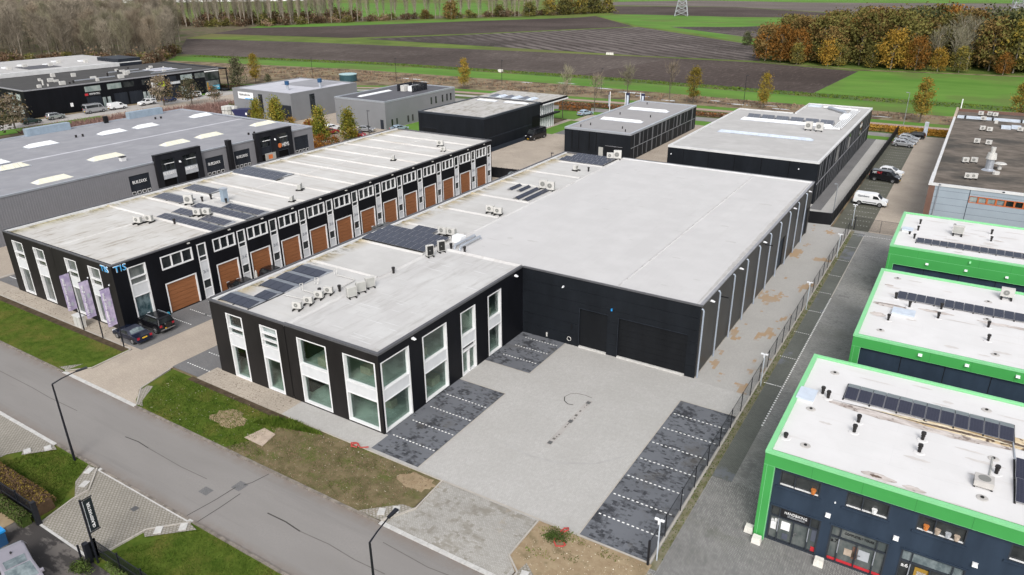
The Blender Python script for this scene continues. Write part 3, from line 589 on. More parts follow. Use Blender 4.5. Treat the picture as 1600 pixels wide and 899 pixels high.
# lane between the two long blocks
rect('lane', 'beige_pavers', -73.5, -57.5, 35.4, 120, .028); rect('parking_bays', 'grey_parking_pavers', -73, -67.6, 35.8, 109, .034); rect('parking_bays', 'grey_parking_pavers', -61.8, -57, 35.3, 109, .034)
for k in range(8): dashes('parking_line', -72, 42.2+k*2.5, -68.2, 42.2+k*2.5, .04, 11)
for k in range(3): dashes('parking_line', -61.2, 36.6+k*2.5, -57.6, 36.6+k*2.5, .04, 10)
rect('lane', 'beige_pavers', -113.5, -95.1, 30, 108, .03); rect('parking_bays', 'grey_parking_pavers', -101, -95.1, 37.6, 106, .036); rect('kerb', 'kerb_concrete', -101.6, -101.2, 37.6, 106, .06)
for k in range(4): line('parking_line', 'paint_white', [(-100.8, 39+k*2.6), (-95.3, 39+k*2.6)], .1, .041)
# courtyards behind
rect('courtyard', 'beige_pavers', -90, -57, 109, 180, .025); rect('parking_bays', 'slate_wall', -88.6, -86.2, 118, 154, .03)
rect('courtyard', 'beige_pavers', -57.4, -44, 109, 180, .02); rect('courtyard', 'yard_pavers', -46, -14.8, 109, 186, .022); rect('parking_bays', 'grey_parking_pavers', -19.4, -17.6, 121, 184, .03)
rect('lawn', 'bright_grass', -88.4, -84, 152, 170, .032); rect('parking_bays', 'grey_parking_pavers', -84, -74, 153, 166, .034); rect('lawn', 'bright_grass', -101, -88, 171, 181, .03); rect('lawn', 'bright_grass', -32, -13, 183.5, 187.5, .04)
rect('car_park', 'beige_pavers', -205, -107, 112, 172, .0); rect('lawn', 'bright_grass', -122, -112, 134, 150, .03)
# green estate at the right
rect('lane', 'site_lane', -11.85, 90, 30, 113.3, .01); rect('paving', 'site_pavers', -11.5, 90, 28, 46.3, .016); sheet('paving', 'mossy_parking', [(-11.6, 46.3), (-9.8, 46.3), (-9.8, 112), (-11.6, 112)], .016)
rect('threshold', 'concrete_pavers', -11.8, -9.2, 32, 34.6, .03)
for y in (62.3, 68.35, 74.65, 80.9, 86.9, 93.2, 99.3, 105.3, 111.2): dashes('parking_line', -11.5, y, -9.9, y, .024, 8)
dashes('parking_line', -9.8, 55, -9.8, 85.9, .024, 75, w=.14); line('parking_line', 'kerb_concrete', [(-9.8, 86), (-9.85, 111.2)], .11, .024); dashes('parking_line', -9.8, 111.3, -6, 111.5, .024, 12); dashes('parking_line', -11.5, 62.3, -9.8, 62.3, .026, 7)
# car park beyond the gate
rect('car_park', 'green_parking', -14.5, -9.4, 113.3, 200, .02); rect('lane', 'beige_pavers', -9.6, -2, 113.3, 192, .024)
for k in range(30): dashes('parking_line', -13.6, 116+k*2.5, -9.8, 116+k*2.5, .03, 9, w=.1, fill=.35)
# ---- road past the dark block, far left
o = sheet('service_road', 'pale_path', [(-213.5, 60), (-207.5, 60), (-205, 112), (-203.5, 150), (-199, 185), (-206, 185), (-211, 158), (-214, 112)], -.02)
sheet('lawn', 'bright_grass', [(-207.5, 60), (-200, 60), (-199, 112), (-190, 152), (-199, 165), (-203.5, 150), (-205, 112)], -.015)
# ================================================================ buildings
# ---- the black hall with its two storey office front
B = thing('business_hall', 'large black hall with pale flat roof and glazed two storey office front', 'building', (-37, 73, 0))
H = 7.5
f = PL('y', 37.4, -1, B); r_ = PL('x', -36.2, 1, B); hf = PL('y', 59.6, -1, B); hr = PL('x', -17.3, 1, B)
FW = [(-54.85, -52.6, .05, 6.75), (-50.25, -48., .1, 6.72), (-45.55, -42.05, .2, 6.7), (-40.15, -36.6, .2, 6.68)]
RW = [(37.6, 41.15, .1, 6.72), (42.95, 46.42, .15, 6.7), (48.55, 50.95, .03, 6.68), (53.06, 55.45, .1, 6.65)]
f.wall('lit_front_cladding', -57, -46.98, 0, H, FW[:2]); f.wall('lit_front_cladding', -46.9, -36.2, 0, H, FW[2:])
f.piece('joint', 'deep_joint', B, -46.98, -46.9, .03, .3, 0, H)
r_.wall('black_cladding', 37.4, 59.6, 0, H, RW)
hole = [(-29.5, -26.45, .2, 4.38), (-25.25, -18.3, .2, 4.35)]
HP = 6
for i in range(HP):      # wide flat cladding panels of the hall front
    z0, z1 = i*H/HP, (i+1)*H/HP
    for a, b in ((-36.2, -29.5), (-29.5, -26.45), (-26.45, -25.25), (-25.25, -18.3), (-18.3, -17.3)):
        if any(h[0]-.01 <= a and b <= h[1]+.01 for h in hole):
            if z1 <= 4.36: continue
            z0_ = max(z0, 4.37)
        else: z0_ = z0
        hf.piece('wall_panel', 'hall_cladding', B, a+(.0), b, 0, .18, z0_+.012, z1-.012)
hf.piece('wall', 'deep_joint', B, -36.2, -29.5, .185, .3, 0, H); hf.piece('wall', 'deep_joint', B, -26.45, -25.25, .185, .3, 0, H); hf.piece('wall', 'deep_joint', B, -18.3, -17.35, .185, .3, 0, H); hf.piece('wall', 'deep_joint', B, -29.5, -26.45, .185, .3, 4.36, H); hf.piece('wall', 'deep_joint', B, -25.25, -18.3, .185, .3, 4.36, H)
hf.door(-29.5, -26.45, .2, 4.38, 'door_black', 1, d=.14, name='door'); hf.door(-25.25, -18.3, .2, 4.35, 'door_black', 7, d=.14, name='overhead_door', gap=.014)
hf.piece('sill', 'white_concrete', B, -29.5, -26.45, -.12, .1, 0, .2); hf.piece('sill', 'white_concrete', B, -25.25, -18.3, -.12, .1, 0, .2)
for a, b, z in ((-29.5, -26.4, 4.38), (-25.25, -18.3, 4.36)): hf.piece('drip_edge', 'slate_wall', B, a, b, -.06, 0, z, z+.05)
hf.piece('door_jamb', 'slate_wall', B, -29.56, -29.5, -.03, 0, .2, 4.38); hf.piece('door_jamb', 'slate_wall', B, -25.31, -25.25, -.03, 0, .2, 4.36)
hf.lamp(-31.4, 6.3, w=.16, h=.16); hf.piece('bracket', 'bin_blue', B, -26.1, -25.95, -.1, 0, 4.95, 5.2)
mb = MB(); mb.tube([hf.P(-30.6+.22*math.cos(t*.524), -.08, .72+.22*math.sin(t*.524)) for t in range(13)], .035); mb.build('hose_reel', 'ac_white', B)
hf.piece('letter_box', 'ac_white', B, -33.3, -33.15, -.1, 0, .3, .75); hf.piece('meter_box', 'black_trim', B, -30.4, -30.3, -.08, 0, 1.9, 2.4)
ys = [59.6]+[64.35+4.87*i for i in range(9)]+[108.6]
hd = [(90.3, 93.5, 0, 4.2), (104.6, 107.9, 0, 4.2)]
for a, b in zip(ys, ys[1:]):
    c = [h for h in hd if a < h[0] < b]
    if c:
        h = c[0]
        for q in ((a+.02, h[0], 0, H), (h[1], b-.02, 0, H), (h[0], h[1], h[3], H)):
            if q[1]-q[0] > .05: hr.piece('wall_panel', 'anthracite_panel', B, q[0], q[1], 0, .15, q[2], q[3])
        hr.piece('door', 'navy_door', B, h[0], min(h[1], 108), .2, .26, 0, 4.2)
    else: hr.piece('wall_panel', 'anthracite_panel', B, a+.02, b-.02, 0, .15, 0, H)
hr.piece('wall', 'deep_joint', B, 59.65, 108.6, .3, .4, 0, H)
hr.piece('plinth', 'kerb_concrete', B, 59.7, 90, -.04, 0, 0, .12)
for i in range(10):
    y = 59.85+4.87*i; mb = MB(); mb.tube([(-17.35, y, 7.15), (-17.2, y, 7.12), (-17.12, y+.02, 6.95), (-17.12, y, 0.05)], .085, 7); mb.build('downpipe', 'pipe_metal', B)
for y in (62.4, 71.9, 81.3, 96.3, 105.5): hr.lamp(y, 6.95, 'lamp_white', w=.3, h=.12, d=.4)
for y in (65.2, 82.2): hr.piece('antenna', 'black_trim', B, y, y+.08, -.9, 0, 6.35, 6.43)
for (u, z, pl) in ((41.7, 7.1, r_), (58.1, 7.0, r_)): pl.lamp(u, z, 'lamp_white', w=.28, h=.16, d=.35)
# back and left walls
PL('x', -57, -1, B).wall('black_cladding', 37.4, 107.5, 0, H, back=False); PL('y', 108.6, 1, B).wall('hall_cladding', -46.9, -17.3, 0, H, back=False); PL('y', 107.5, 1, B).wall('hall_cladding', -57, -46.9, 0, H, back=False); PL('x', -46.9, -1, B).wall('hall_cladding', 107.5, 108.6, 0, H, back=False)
# rooms behind the front glazing
mb = MB(); mb.box(-46.8, -36.6, 37.75, 59.3, .02, .1); mb.box(-46.8, -36.6, 38.2, 59.3, 3.45, 3.6); mb.build('floor', 'room_floor', B)
mb = MB(); mb.box(-46.9, -46.8, 37.75, 59.3, .1, 7.2); mb.box(-46.8, -36.6, 51.5, 51.6, .1, 7.2); mb.box(-46.8, -36.6, 59.3, 59.5, .1, 7.2); mb.box(-46.8, -41.3, 43.4, 43.5, .1, 7.2); mb.build('inner_wall', 'room_wall', B)
mb = MB(); mb.box(-56.7, -47, 41.5, 41.6, 0, 7.2); mb.box(-56.7, -47, 37.75, 41.5, 3.5, 3.6); mb.build('inner_wall', 'room_wall', B); MB().box(-56.7, -47, 37.75, 41.5, .02, .1).build('floor', 'room_floor', B)
gl = 'clear_glass'
for u0, u1, z0, z1 in FW[:2]:
    rows = [(z0, 3.45, 'g', []), (3.45, 4.65, 'p', []), (4.65, 5.35, 'g', []), (5.35, z1, 'g', [])] if u0 < -52 else [(z0, 3.45, 'g', []), (3.45, 4.65, 'p', []), (4.65, 5.3, 'g', []), (5.3, 5.95, 'g', []), (5.95, z1, 'curtain_glass', [])]
    f.window(u0, u1, rows, glass='green_glass' if False else gl, dep=(-.02, .32), gd=.27, side=.06)
for u0, u1, z0, z1 in FW[2:]: f.window(u0, u1, [(z0, 3.03, 'g', []), (3.03, 4.1, 'p', []), (4.1, z1, 'g', [])], glass=gl, dep=(-.02, .34), gd=.3, side=.04)
for u0, u1, z0, z1 in RW[:2]: r_.window(u0, u1, [(z0, 3.03, 'g', []), (3.03, 4.1, 'p', []), (4.1, z1, 'g', [])], glass=gl, dep=(-.02, .34), gd=.3, side=.04)
r_.window(48.55, 50.95, [(.03, 2.5, 'g', [49.75]), (2.5, 3.03, 'dark_glass', []), (3.03, 4.13, 'p', []), (4.13, 6.68, 'g', [])], glass=gl, dep=(-.02, .34), gd=.3, side=.04, name='entrance_door')
r_.window(53.06, 55.45, [(.1, 3., 'g', []), (3., 4.05, 'p', []), (4.05, 6.65, 'g', [])], glass=gl, dep=(-.02, .34), gd=.3, side=.04)
for x0, x1, y0, y1, z0, z1 in ((-44.6, -43, 38.6, 39.6, 3.6, 4.35), (-40.5, -39.4, 39.6, 41.4, 3.6, 4.3), (-39.3, -37.6, 44.3, 45.2, 3.6, 4.35), (-44.8, -43.4, 40, 41.6, .1, .85), (-39.6, -38.2, 40.6, 41.4, .1, .85), (-38.6, -37.4, 45.4, 46.6, .1, .9), (-38.5, -37.3, 54, 55.2, 3.6, 4.4)): MB().box(x0, x1, y0, y1, z0, z1).build('desk', 'board_pale', B)
for x0, x1, y0, y1, z0, z1 in ((-46.7, -46.3, 39, 41.5, .1, 2.3), (-46.7, -46.3, 39, 41.5, 3.6, 5.8), (-40.6, -40.4, 41.6, 43.4, .1, 3.4), (-40.6, -40.4, 41.6, 43.4, 3.6, 7), (-42, -41.4, 43.2, 43.4, 3.6, 5.7), (-42, -41.2, 51.3, 51.5, .1, 2.2)): MB().box(x0, x1, y0, y1, z0, z1).build('cupboard', 'slate_wall', B)
# roofs
Z7 = 7.5
MB().box(-46.9, -36.25, 37.45, 59.6, 7.3, Z7).build('roof', 'office_roof', B); MB().box(-46.9, -17.35, 59.65, 108.55, 7.3, Z7+.02).build('roof', 'hall_roof', B); MB().box(-56.95, -46.92, 37.45, 107.45, 7.3, Z7).build('roof', 'strip_roof', B)
pm = 'parapet_dark'
for nme, q in (('parapet_cap', (-57.03, -46.98, 37.35, 37.6, 7.48, 7.62)), ('parapet_cap', (-46.98, -36.15, 37.33, 37.62, 7.48, 7.68)), ('parapet_cap', (-36.42, -36.13, 37.62, 59.53, 7.48, 7.682)), ('parapet_cap', (-36.13, -17.2, 59.53, 59.72, 7.48, 7.62)), ('parapet_cap', (-17.5, -17.22, 59.72, 108.5, 7.48, 7.622)), ('parapet_cap', (-46.9, -17.22, 108.5, 108.75, 7.4, 7.7)), ('parapet_cap', (-57.05, -56.8, 37.6, 107.4, 7.4, 7.75)), ('parapet_cap', (-57.05, -46.9, 107.4, 107.6, 7.4, 7.74))):
    MB().box(*q).build(nme, 'parapet_metal' if q[2] > 59.6 and q[0] > -18 else pm, B)
MB().box(-56.8, -56.45, 37.6, 107.4, 7.45, 7.64).build('roof_upstand', 'roof_edge_white', B); MB().box(-46.8, -17.5, 108.15, 108.5, 7.45, 7.66).build('roof_upstand', 'roof_edge_white', B)
def ridge(root, x0, x1, y0, y1, z, h=.12, mat='roof_edge_white', name='roof_ridge'):
    if x1-x0 > y1-y0: c = (y0+y1)/2; mb = MB().hexa([(x0, y0, z), (x1, y0, z), (x1, y1, z), (x0, y1, z)], [(x0, c-.05, z+h), (x1, c-.05, z+h), (x1, c+.05, z+h), (x0, c+.05, z+h)])
    else: c = (x0+x1)/2; mb = MB().hexa([(x0, y0, z), (x1, y0, z), (x1, y1, z), (x0, y1, z)], [(c-.05, y0, z+h), (c+.05, y0, z+h), (c+.05, y1, z+h), (c-.05, y1, z+h)])
    return mb.build(name, mat, root)
for y in (49.7, 57.1, 64.7, 72, 79.4, 86.8, 94, 101.7): ridge(B, -56.4, -47.2, y-.2, y+.2, 7.5, .16, 'strip_roof')
ridge(B, -47.15, -46.65, 37.7, 108, 7.5, .14, 'office_roof'); ridge(B, -46.5, -36.4, 59.35, 59.9, 7.5, .2, 'office_roof')
ridge(B, -25.8, -25.5, 59.8, 108, 7.52, .05, 'hall_roof'); [MB().quad((-25.66+random.uniform(-.04, .0), y, 7.575), (-25.6+random.uniform(0, .06), y, 7.575), (-25.6, y+l, 7.575), (-25.66, y+l, 7.575)).build('stain', 'faint_scuff', B) for y, l in [(60+i*1.9, random.uniform(.3, 1.2)) for i in range(25)]]
# ---- the long block of small units
B = thing('unit_block', 'long black block of small business units with brown garage doors and white window frames', 'building', (-84, 73, 0))
f = PL('y', 37.4, -1, B); r_ = PL('x', -72.8, 1, B)
fw_ = [(-93.35, -91.0), (-88.63, -86.35), (-82.02, -79.73), (-77.43, -75.2)]
f.wall('lit_front_cladding', -95.1, -84.46, 0, 7.7, [(a, b, .22, 6.85) for a, b in fw_[:2]]); f.wall('lit_front_cladding', -84.4, -72.8, 0, 7.7, [(a, b, .22, 6.85) for a, b in fw_[2:]]); f.piece('joint', 'deep_joint', B, -84.46, -84.4, .03, .3, 0, 7.7)
for a, b in fw_: f.window(a, b, [(.22, 3.47, 'g', []), (3.47, 4.65, 'p', []), (4.65, 5.4, 'green_glass', []), (5.4, 6.85, 'g', [])], glass='shop_glass', dep=(-.02, .3), gd=.26, side=.05)
nar = [47.5, 53.08]+[58.02+4.955*i for i in range(11)]
win = [(42.85, 46.84)]+[(nar[i+1]-3.45, nar[i+1]-.32) for i in range(12)]
holes = [(39., 41.12, .65, 6.9)]+[(a, b, .1, 3.68) for a, b in win]+[(a, b, 5.28, 6.86) for a, b in win]+[(a, a+1.2, .08, 6.88) for a in nar]
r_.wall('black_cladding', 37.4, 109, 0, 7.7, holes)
r_.window(39., 41.12, [(.65, 3.47, 'mural_glass', []), (3.47, 4.8, 'p', []), (4.8, 5.57, 'g', []), (5.57, 6.9, 'g', [])], glass='shop_glass', dep=(-.02, .3), gd=.26, side=.06)
for i, (a, b) in enumerate(win):
    w3 = (b-a)/3
    r_.window(a, b, [(5.28, 6.86, 'g', [a+w3, a+2*w3])], glass='dark_glass', dep=(-.05, .2), fwid=.13, gd=.15)
    r_.door(a, b, .1, 3.68, 'garage_wood', 7, 'white_frame', gap=.03)
for i, a in enumerate(nar):
    w = r_.window(a, a+1.2, [(.08, 1.28, 'p', []), (1.28, 2.4, 'g', []), (2.4, 4.72, 'p', []), (4.72, 5.3, 'g', []), (5.3, 6.88, 'g', [])], dep=(-.03, .2), fwid=.12, gd=.12, name='entrance_strip')
    nm = NUMS[i].split()
    text(NUMS[i], 'number_dark', w, (-72.84, a+.3, 3.2), (0, 1, 0), (0, 0, 1), .42, .7, 'unit_number')
    r_.piece('soffit_lamp', 'ac_white', B, a-1.1, a-.8, -.14, 0, 7.33, 7.45)
text('TIS', 'sign_blue', B, (-74.72, 37.34, 6.82), (1, 0, 0), (0, 0, 1), .62, 1.3, 'sign_letters'); text('TIS', 'sign_white', B, (-74.78, 37.385, 6.77), (1, 0, 0), (0, 0, 1), .72, 1.42, 'sign_letters')
text('TIS', 'sign_blue', B, (-72.74, 37.65, 6.82), (0, 1, 0), (0, 0, 1), .66, 1.3, 'sign_letters'); text('TIS', 'sign_white', B, (-72.785, 37.6, 6.77), (0, 1, 0), (0, 0, 1), .76, 1.42, 'sign_letters')
PL('x', -95.1, -1, B).wall('black_cladding', 37.4, 109, 0, 7.7, back=False); PL('y', 109, 1, B).wall('black_cladding', -95.1, -72.8, 0, 7.7, back=False)
MB().box(-95.05, -72.85, 50.15, 108.95, 7.3, 7.5).build('roof', 'long_roof', B); MB().box(-95.05, -72.85, 37.45, 50.12, 7.3, 7.5).build('roof', 'long_roof_front', B)
for q in ((-95.15, -72.75, 37.35, 37.55, 7.6, 7.72), (-72.98, -72.74, 37.55, 108.9, 7.6, 7.722), (-95.15, -72.74, 108.9, 109.1, 7.5, 7.72), (-95.17, -94.95, 37.55, 108.9, 7.5, 7.8)): MB().box(*q).build('parapet_cap', pm, B)
MB().box(-94.95, -94.55, 37.55, 108.9, 7.45, 7.68).build('roof_upstand', 'roof_edge_white', B)
for i in range(12): y = 50.15+4.9*i; ridge(B, -94.5, -73.1, y-.2, y+.2, 7.5, .17, 'long_roof')
ridge(B, -84.75, -84.3, 37.7, 108.6, 7.5, .08, 'long_roof')
# ---- black blocks behind
def simple_block(name, label, x0, x1, y0, y1, h, wall, roof, cap, cw=.3, ch=.15):
    b = thing(name, label, 'building', ((x0+x1)/2, (y0+y1)/2, 0))
    for pl, a, c in ((PL('y', y0, -1, b), x0, x1), (PL('x', x1, 1, b), y0, y1), (PL('y', y1, 1, b), x0, x1), (PL('x', x0, -1, b), y0, y1)): pl.wall(wall, a, c, 0, h, back=False)
    MB().box(x0+.05, x1-.05, y0+.05, y1-.05, h-.35, h-.1).build('roof', roof, b)
    parapet(b, [(x0, y0), (x1, y0), (x1, y1), (x0, y1)], h-.05, ch, cw, cap)
    return b, PL('y', y0, -1, b), PL('x', x1, 1, b)
B = thing('black_hall', 'black hall with stepped pale roof, white ducts and tilted panels', 'building', (-32, 150, 0))
O3 = [(-44.9, 123.8), (-19.4, 123.8), (-19.4, 182.6), (-32.9, 182.6), (-32.9, 168), (-44.9, 168)]
for (a, b) in zip(O3, O3[1:]+O3[:1]): MB().quad((*a, 0), (*b, 0), (*b, 7), (*a, 7)).build('wall', 'hall_cladding', B)
MB().box(-44.85, -19.45, 123.85, 167.95, 6.6, 6.85).build('roof', 'pale_roof', B); MB().box(-32.85, -19.45, 167.95, 182.55, 6.6, 6.85).build('roof', 'pale_roof', B); parapet(B, O3, 6.95, .1, .35, 'roof_edge_white')
r_ = PL('x', -19.4, 1, B); r_.piece('band', 'parapet_metal', B, 124, 182, -.06, 0, 3.25, 3.4)
rnd = random.Random(5); y = 125.2
while y < 181:
    w_ = rnd.choice((.12, .12, .5)); r_.piece('mullion', 'mullion_grey', B, y, y+w_*.8, -.05, 0, 3.5, 6.7); y += rnd.uniform(1.6, 3.6)
y = 125.6
while y < 181: r_.piece('mullion', 'mullion_grey', B, y, y+.1, -.05, 0, .2, 3.2); y += rnd.uniform(1.4, 3.)
for y in (140, 152.5, 167): r_.piece('window', 'dark_glass', B, y, y+2.4, -.03, 0, 3.6, 6.4)
for u in (-42, -37.5, -33, -28.5, -24): PL('y', 123.8, -1, B).piece('cladding_joint', 'deep_joint', B, u, u+.1, -.01, 0, .3, 6.8)
r_.piece('sign', 'ac_white', B, 166.5, 169, -.1, 0, 5.3, 5.9); PL('y', 123.8, -1, B).lamp(-22.4, 5.5, w=.15, h=.15); PL('y', 123.8, -1, B).lamp(-44.2, 5.5, w=.15, h=.15)
B, f, r_ = simple_block('black_block', 'smaller black block with two white ridge skylights on a grey roof', -72.3, -57.3, 136.2, 175.6, 5.5, 'hall_cladding', 'mid_grey_roof', 'light_metal', .4)
r_.piece('band', 'steel_pole', B, 136.5, 175, -.06, 0, 2.5, 2.62); y = 138
while y < 175: w_ = rnd.choice((.12, .15, .6)); r_.piece('mullion', 'mullion_grey', B, y, y+w_, -.05, 0, 2.68 if rnd.random() < .6 else .2, 5.1 if rnd.random() < .99 else 2.4); y += rnd.uniform(1.8, 3.4)
y = 138
while y < 175: r_.piece('mullion', 'mullion_grey', B, y, y+.12, -.05, 0, .2, 2.44); y += rnd.uniform(1.8, 3.6)
for u in (-70.6, -69, -66.6, -65): f.piece('cladding_joint', 'deep_joint', B, u, u+.16, -.015, 0, 1.2, 5)
f.piece('door', 'ac_fan_grey', B, -64.3, -63.3, -.04, 0, 0, 2.2); f.piece('door', 'door_black', B, -62.8, -59.2, -.03, 0, 0, 2.6); f.piece('drip_edge', 'parapet_metal', B, -62.8, -59, -.08, -.03, 2.6, 2.66)
for x, y in ((-69.8, 138.7), (-68.8, 141.3), (-61.3, 141), (-59.5, 138.4), (-68.6, 156), (-61.2, 156), (-68.6, 172)): MB().cyl((x, y, 5.4), .12, .5, n=8).build('vent', 'vent_black', B)
def ridge_light(label, x0, x1, y0, y1, z, h, mat, n, group, hip=.5, ax='x', name='skylight'):
    """long ridged rooflight, its panes parts"""
    t = thing(name, label, 'skylight', ((x0+x1)/2, (y0+y1)/2, z), 0, group)
    MB().box(x0-.08, x1+.08, y0-.08, y1+.08, z, z+.12).build('kerb', 'light_metal', t)
    z += .12
    if ax == 'x':
        c = (y0+y1)/2; d = (x1-x0)/n
        for i in range(n):
            a, b = x0+i*d+.02, x0+(i+1)*d-.02; ha = hip if i == 0 else 0; hb = hip if i == n-1 else 0
            MB().quad((a, y0, z), (b, y0, z), (b-hb, c, z+h), (a+ha, c, z+h)).quad((b, y1, z), (a, y1, z), (a+ha, c, z+h), (b-hb, c, z+h)).quad((a, y0, z), (a+ha, c, z+h), (a, y1, z)).quad((b, y0, z), (b, y1, z), (b-hb, c, z+h)).build('pane', mat, t)
    else:
        c = (x0+x1)/2; d = (y1-y0)/n
        for i in range(n):
            a, b = y0+i*d+.02, y0+(i+1)*d-.02; ha = hip if i == 0 else 0; hb = hip if i == n-1 else 0
            MB().quad((x0, a, z), (x0, b, z), (c, b-hb, z+h), (c, a+ha, z+h)).quad((x1, b, z), (x1, a, z), (c, a+ha, z+h), (c, b-hb, z+h)).quad((x0, a, z), (c, a+ha, z+h), (x1, a, z)).quad((x0, b, z), (x1, b, z), (c, b-hb, z+h)).build('pane', mat, t)
    return t
G_ = 'long white roof lights on the black blocks'
ridge_light('long white roof light on the smaller black block, nearer one', -69.8, -60.2, 148, 149.6, 5.4, .45, 'skylight_white', 6, G_); ridge_light('long white roof light on the smaller black block, farther one', -69.7, -60, 162.8, 164.5, 5.4, .45, 'skylight_white', 6, G_)
ridge_light('long white roof light across the stepped black hall, nearer one', -41.2, -23.8, 140.2, 141.6, 6.85, .35, 'skylight_blue', 9, G_); ridge_light('long white roof light across the stepped black hall, in front of the tilted panels', -41, -23, 155, 156.4, 6.85, .45, 'skylight_white', 9, G_)
# glazed end block
B, f, r_ = simple_block('black_block', 'black block with a stained pale roof and a glazed overhanging end', -106.5, -88.5, 130, 154, 6.85, 'hall_cladding', 'stained_roof', 'dark_frame', .4)
MB().box(-107, -87.8, 154, 166.5, 6.2, 6.85).build('canopy', 'black_cladding', B); MB().box(-106.8, -88, 154.1, 166.3, 6.86, 6.9).build('roof', 'stained_roof', B); MB().box(-87.8, -87.6, 154, 166.6, 6.15, 6.4).build('canopy_edge', 'white_frame', B)
PL('x', -89.2, 1, B).wall('pale_glass', 154, 161.5, 0, 6.2, name='glass_wall', back=False); MB().box(-105, -89.3, 161.4, 161.5, 0, 6.2).build('glass_wall', 'dark_glass', B)
for i in range(9): y = 154.1+i*.92; MB().box(-89.2, -88.95, y, y+.12, 0, 6.2).build('glazing_fin', 'skylight_white', B)
MB().box(-89.25, -87.9, 154, 163, 3.2, 3.5).build('canopy', 'black_cladding', B); r_.piece('door', 'deep_joint', B, 150.2, 153.6, -.02, 0, .0, 4.); r_.piece('band', 'slate_wall', B, 131, 150, -.03, 0, 2.2, 2.4); f.piece('door', 'door_black', B, -105.4, -101.6, -.03, 0, 0, 3.4)
f.piece('drip_edge', 'slate_wall', B, -105.6, -101.4, -.06, -.03, 3.4, 3.48)
for i in range(6): ridge_light('small stained roof light, number in a row at the back of the glazed black block' if False else 'short greyish roof light in the row at the back of the stained roof', -104+i*2.2, -102.3+i*2.2, 154.8, 158.2, 6.9, .4, 'solar_back' if i % 2 == 0 else 'skylight_blue', 2, 'short roof lights in a row on the stained roof', ax='y')
ridge_light('low white roof light left of the middle of the stained roof', -104, -98.6, 149.6, 151, 6.75, .25, 'skylight_white', 3, G_); ridge_light('low white roof light right of the middle of the stained roof', -96.3, -89.9, 149.8, 151.2, 6.75, .25, 'skylight_white', 3, G_)
# ---- grey blocks
B, f, r_ = simple_block('grey_block', 'grey block with a pale lilac roof, a white company sign and two blue roof vents', -173.4, -150.7, 132.7, 157.3, 7, 'mid_grey_wall', 'lilac_roof', 'mid_grey_wall', .5)
f.window(-163.2, -161.6, [(1.4, 3.6, 'g', []), (3.6, 6.2, 'g', [])], 'dark_frame', dep=(-.05, .1), gd=-.02); f.piece('door', 'slate_wall', B, -159, -150.2-.8, -.05, 0, 0, 3.9); f.piece('drip_edge', 'dark_frame', B, -159.2, -150.9, -.1, -.05, 3.9, 4.05)
r_.window(139.1, 140.9, [(.1, 1.6, 'g', []), (1.6, 3.1, 'g', []), (3.1, 4.6, 'g', []), (4.6, 6.2, 'g', [])], 'dark_frame', dep=(-.05, .1), gd=-.02)
s_ = f.piece('sign', 'sign_white', B, -171.2, -165.2, -.1, 0, 4.5, 6.3); s_ = f.piece('sign_band', 'sign_blue', B, -168.5, -165.2, -.108, -.1, 4.5, 4.75)
text('Hydraulics bv', 'sign_black', B, (-170.6, 132.56, 5.2), (1, 0, 0), (0, 0, 1), .75, 4.3)
for lb, x, y in (('blue capped roof vent on the lilac roof, left one', -157.5, 138), ('blue capped roof vent on the lilac roof, right one', -153.5, 146)):
    t = thing('roof_vent', lb, 'vent', (x, y, 6.9)); MB().cyl((x, y, 6.9), .35, 1.4, n=10).build('pipe', 'light_metal', t); MB().cyl((x, y, 8.3), .6, 1., n=10).build('cap', 'vent_blue', t)
MB().box(-168, -155, 145, 156, 6.9, 6.93).build('roof_patch', 'grey_sheet_roof', B)
B, f, r_ = simple_block('grey_block', 'grey block with a dark roof, slit windows and a slatted plant screen', -139, -122.2, 136.6, 165.5, 6.7, 'mid_grey_wall', 'dark_roof', 'light_metal', .35)
f.piece('door', 'slate_wall', B, -124, -123, -.04, 0, 0, 2.3)
for y in (138.6, 140.4, 144.8, 146.6): r_.piece('window', 'dark_glass', B, y, y+.6, -.04, 0, .6, 2.2)
for y in (154.6, 156.6, 159.5, 161.5, 163.2): r_.piece('window', 'dark_glass', B, y, y+.6, -.04, 0, 3.6, 5.4)
for y in (158, 160): r_.piece('window', 'dark_glass', B, y, y+.6, -.04, 0, .6, 2.2)
ridge_light('long white roof light on the dark roofed grey block', -134.3, -133, 140, 152, 6.6, .3, 'skylight_white', 7, G_, ax='y')
t = thing('plant_screen', 'black slatted screen around white cooling units on the dark roof', 'plant screen', (-129, 155.5, 6.6))
for (x0, x1, y0, y1) in ((-131.6, -131.5, 152.5, 159), (-126.6, -126.5, 152.5, 159), (-131.5, -126.6, 159, 159.1)):
    for i in range(12):
        a = i/12; (piece('slat', 'black_pole', t, x0+(x1-x0)*a, x0+(x1-x0)*(a+.06), y0, y1, 6.6, 8.4) if x1-x0 > 1 else piece('slat', 'black_pole', t, x0, x1, y0+(y1-y0)*a, y0+(y1-y0)*(a+.06), 6.6, 8.4))
MB().box(-130.9, -129.6, 153, 155, 6.6, 8.1).build('cooling_unit', 'ac_white', t); MB().box(-129.2, -127, 154, 158.4, 6.6, 7.9).build('cooling_unit', 'skylight_white', t)
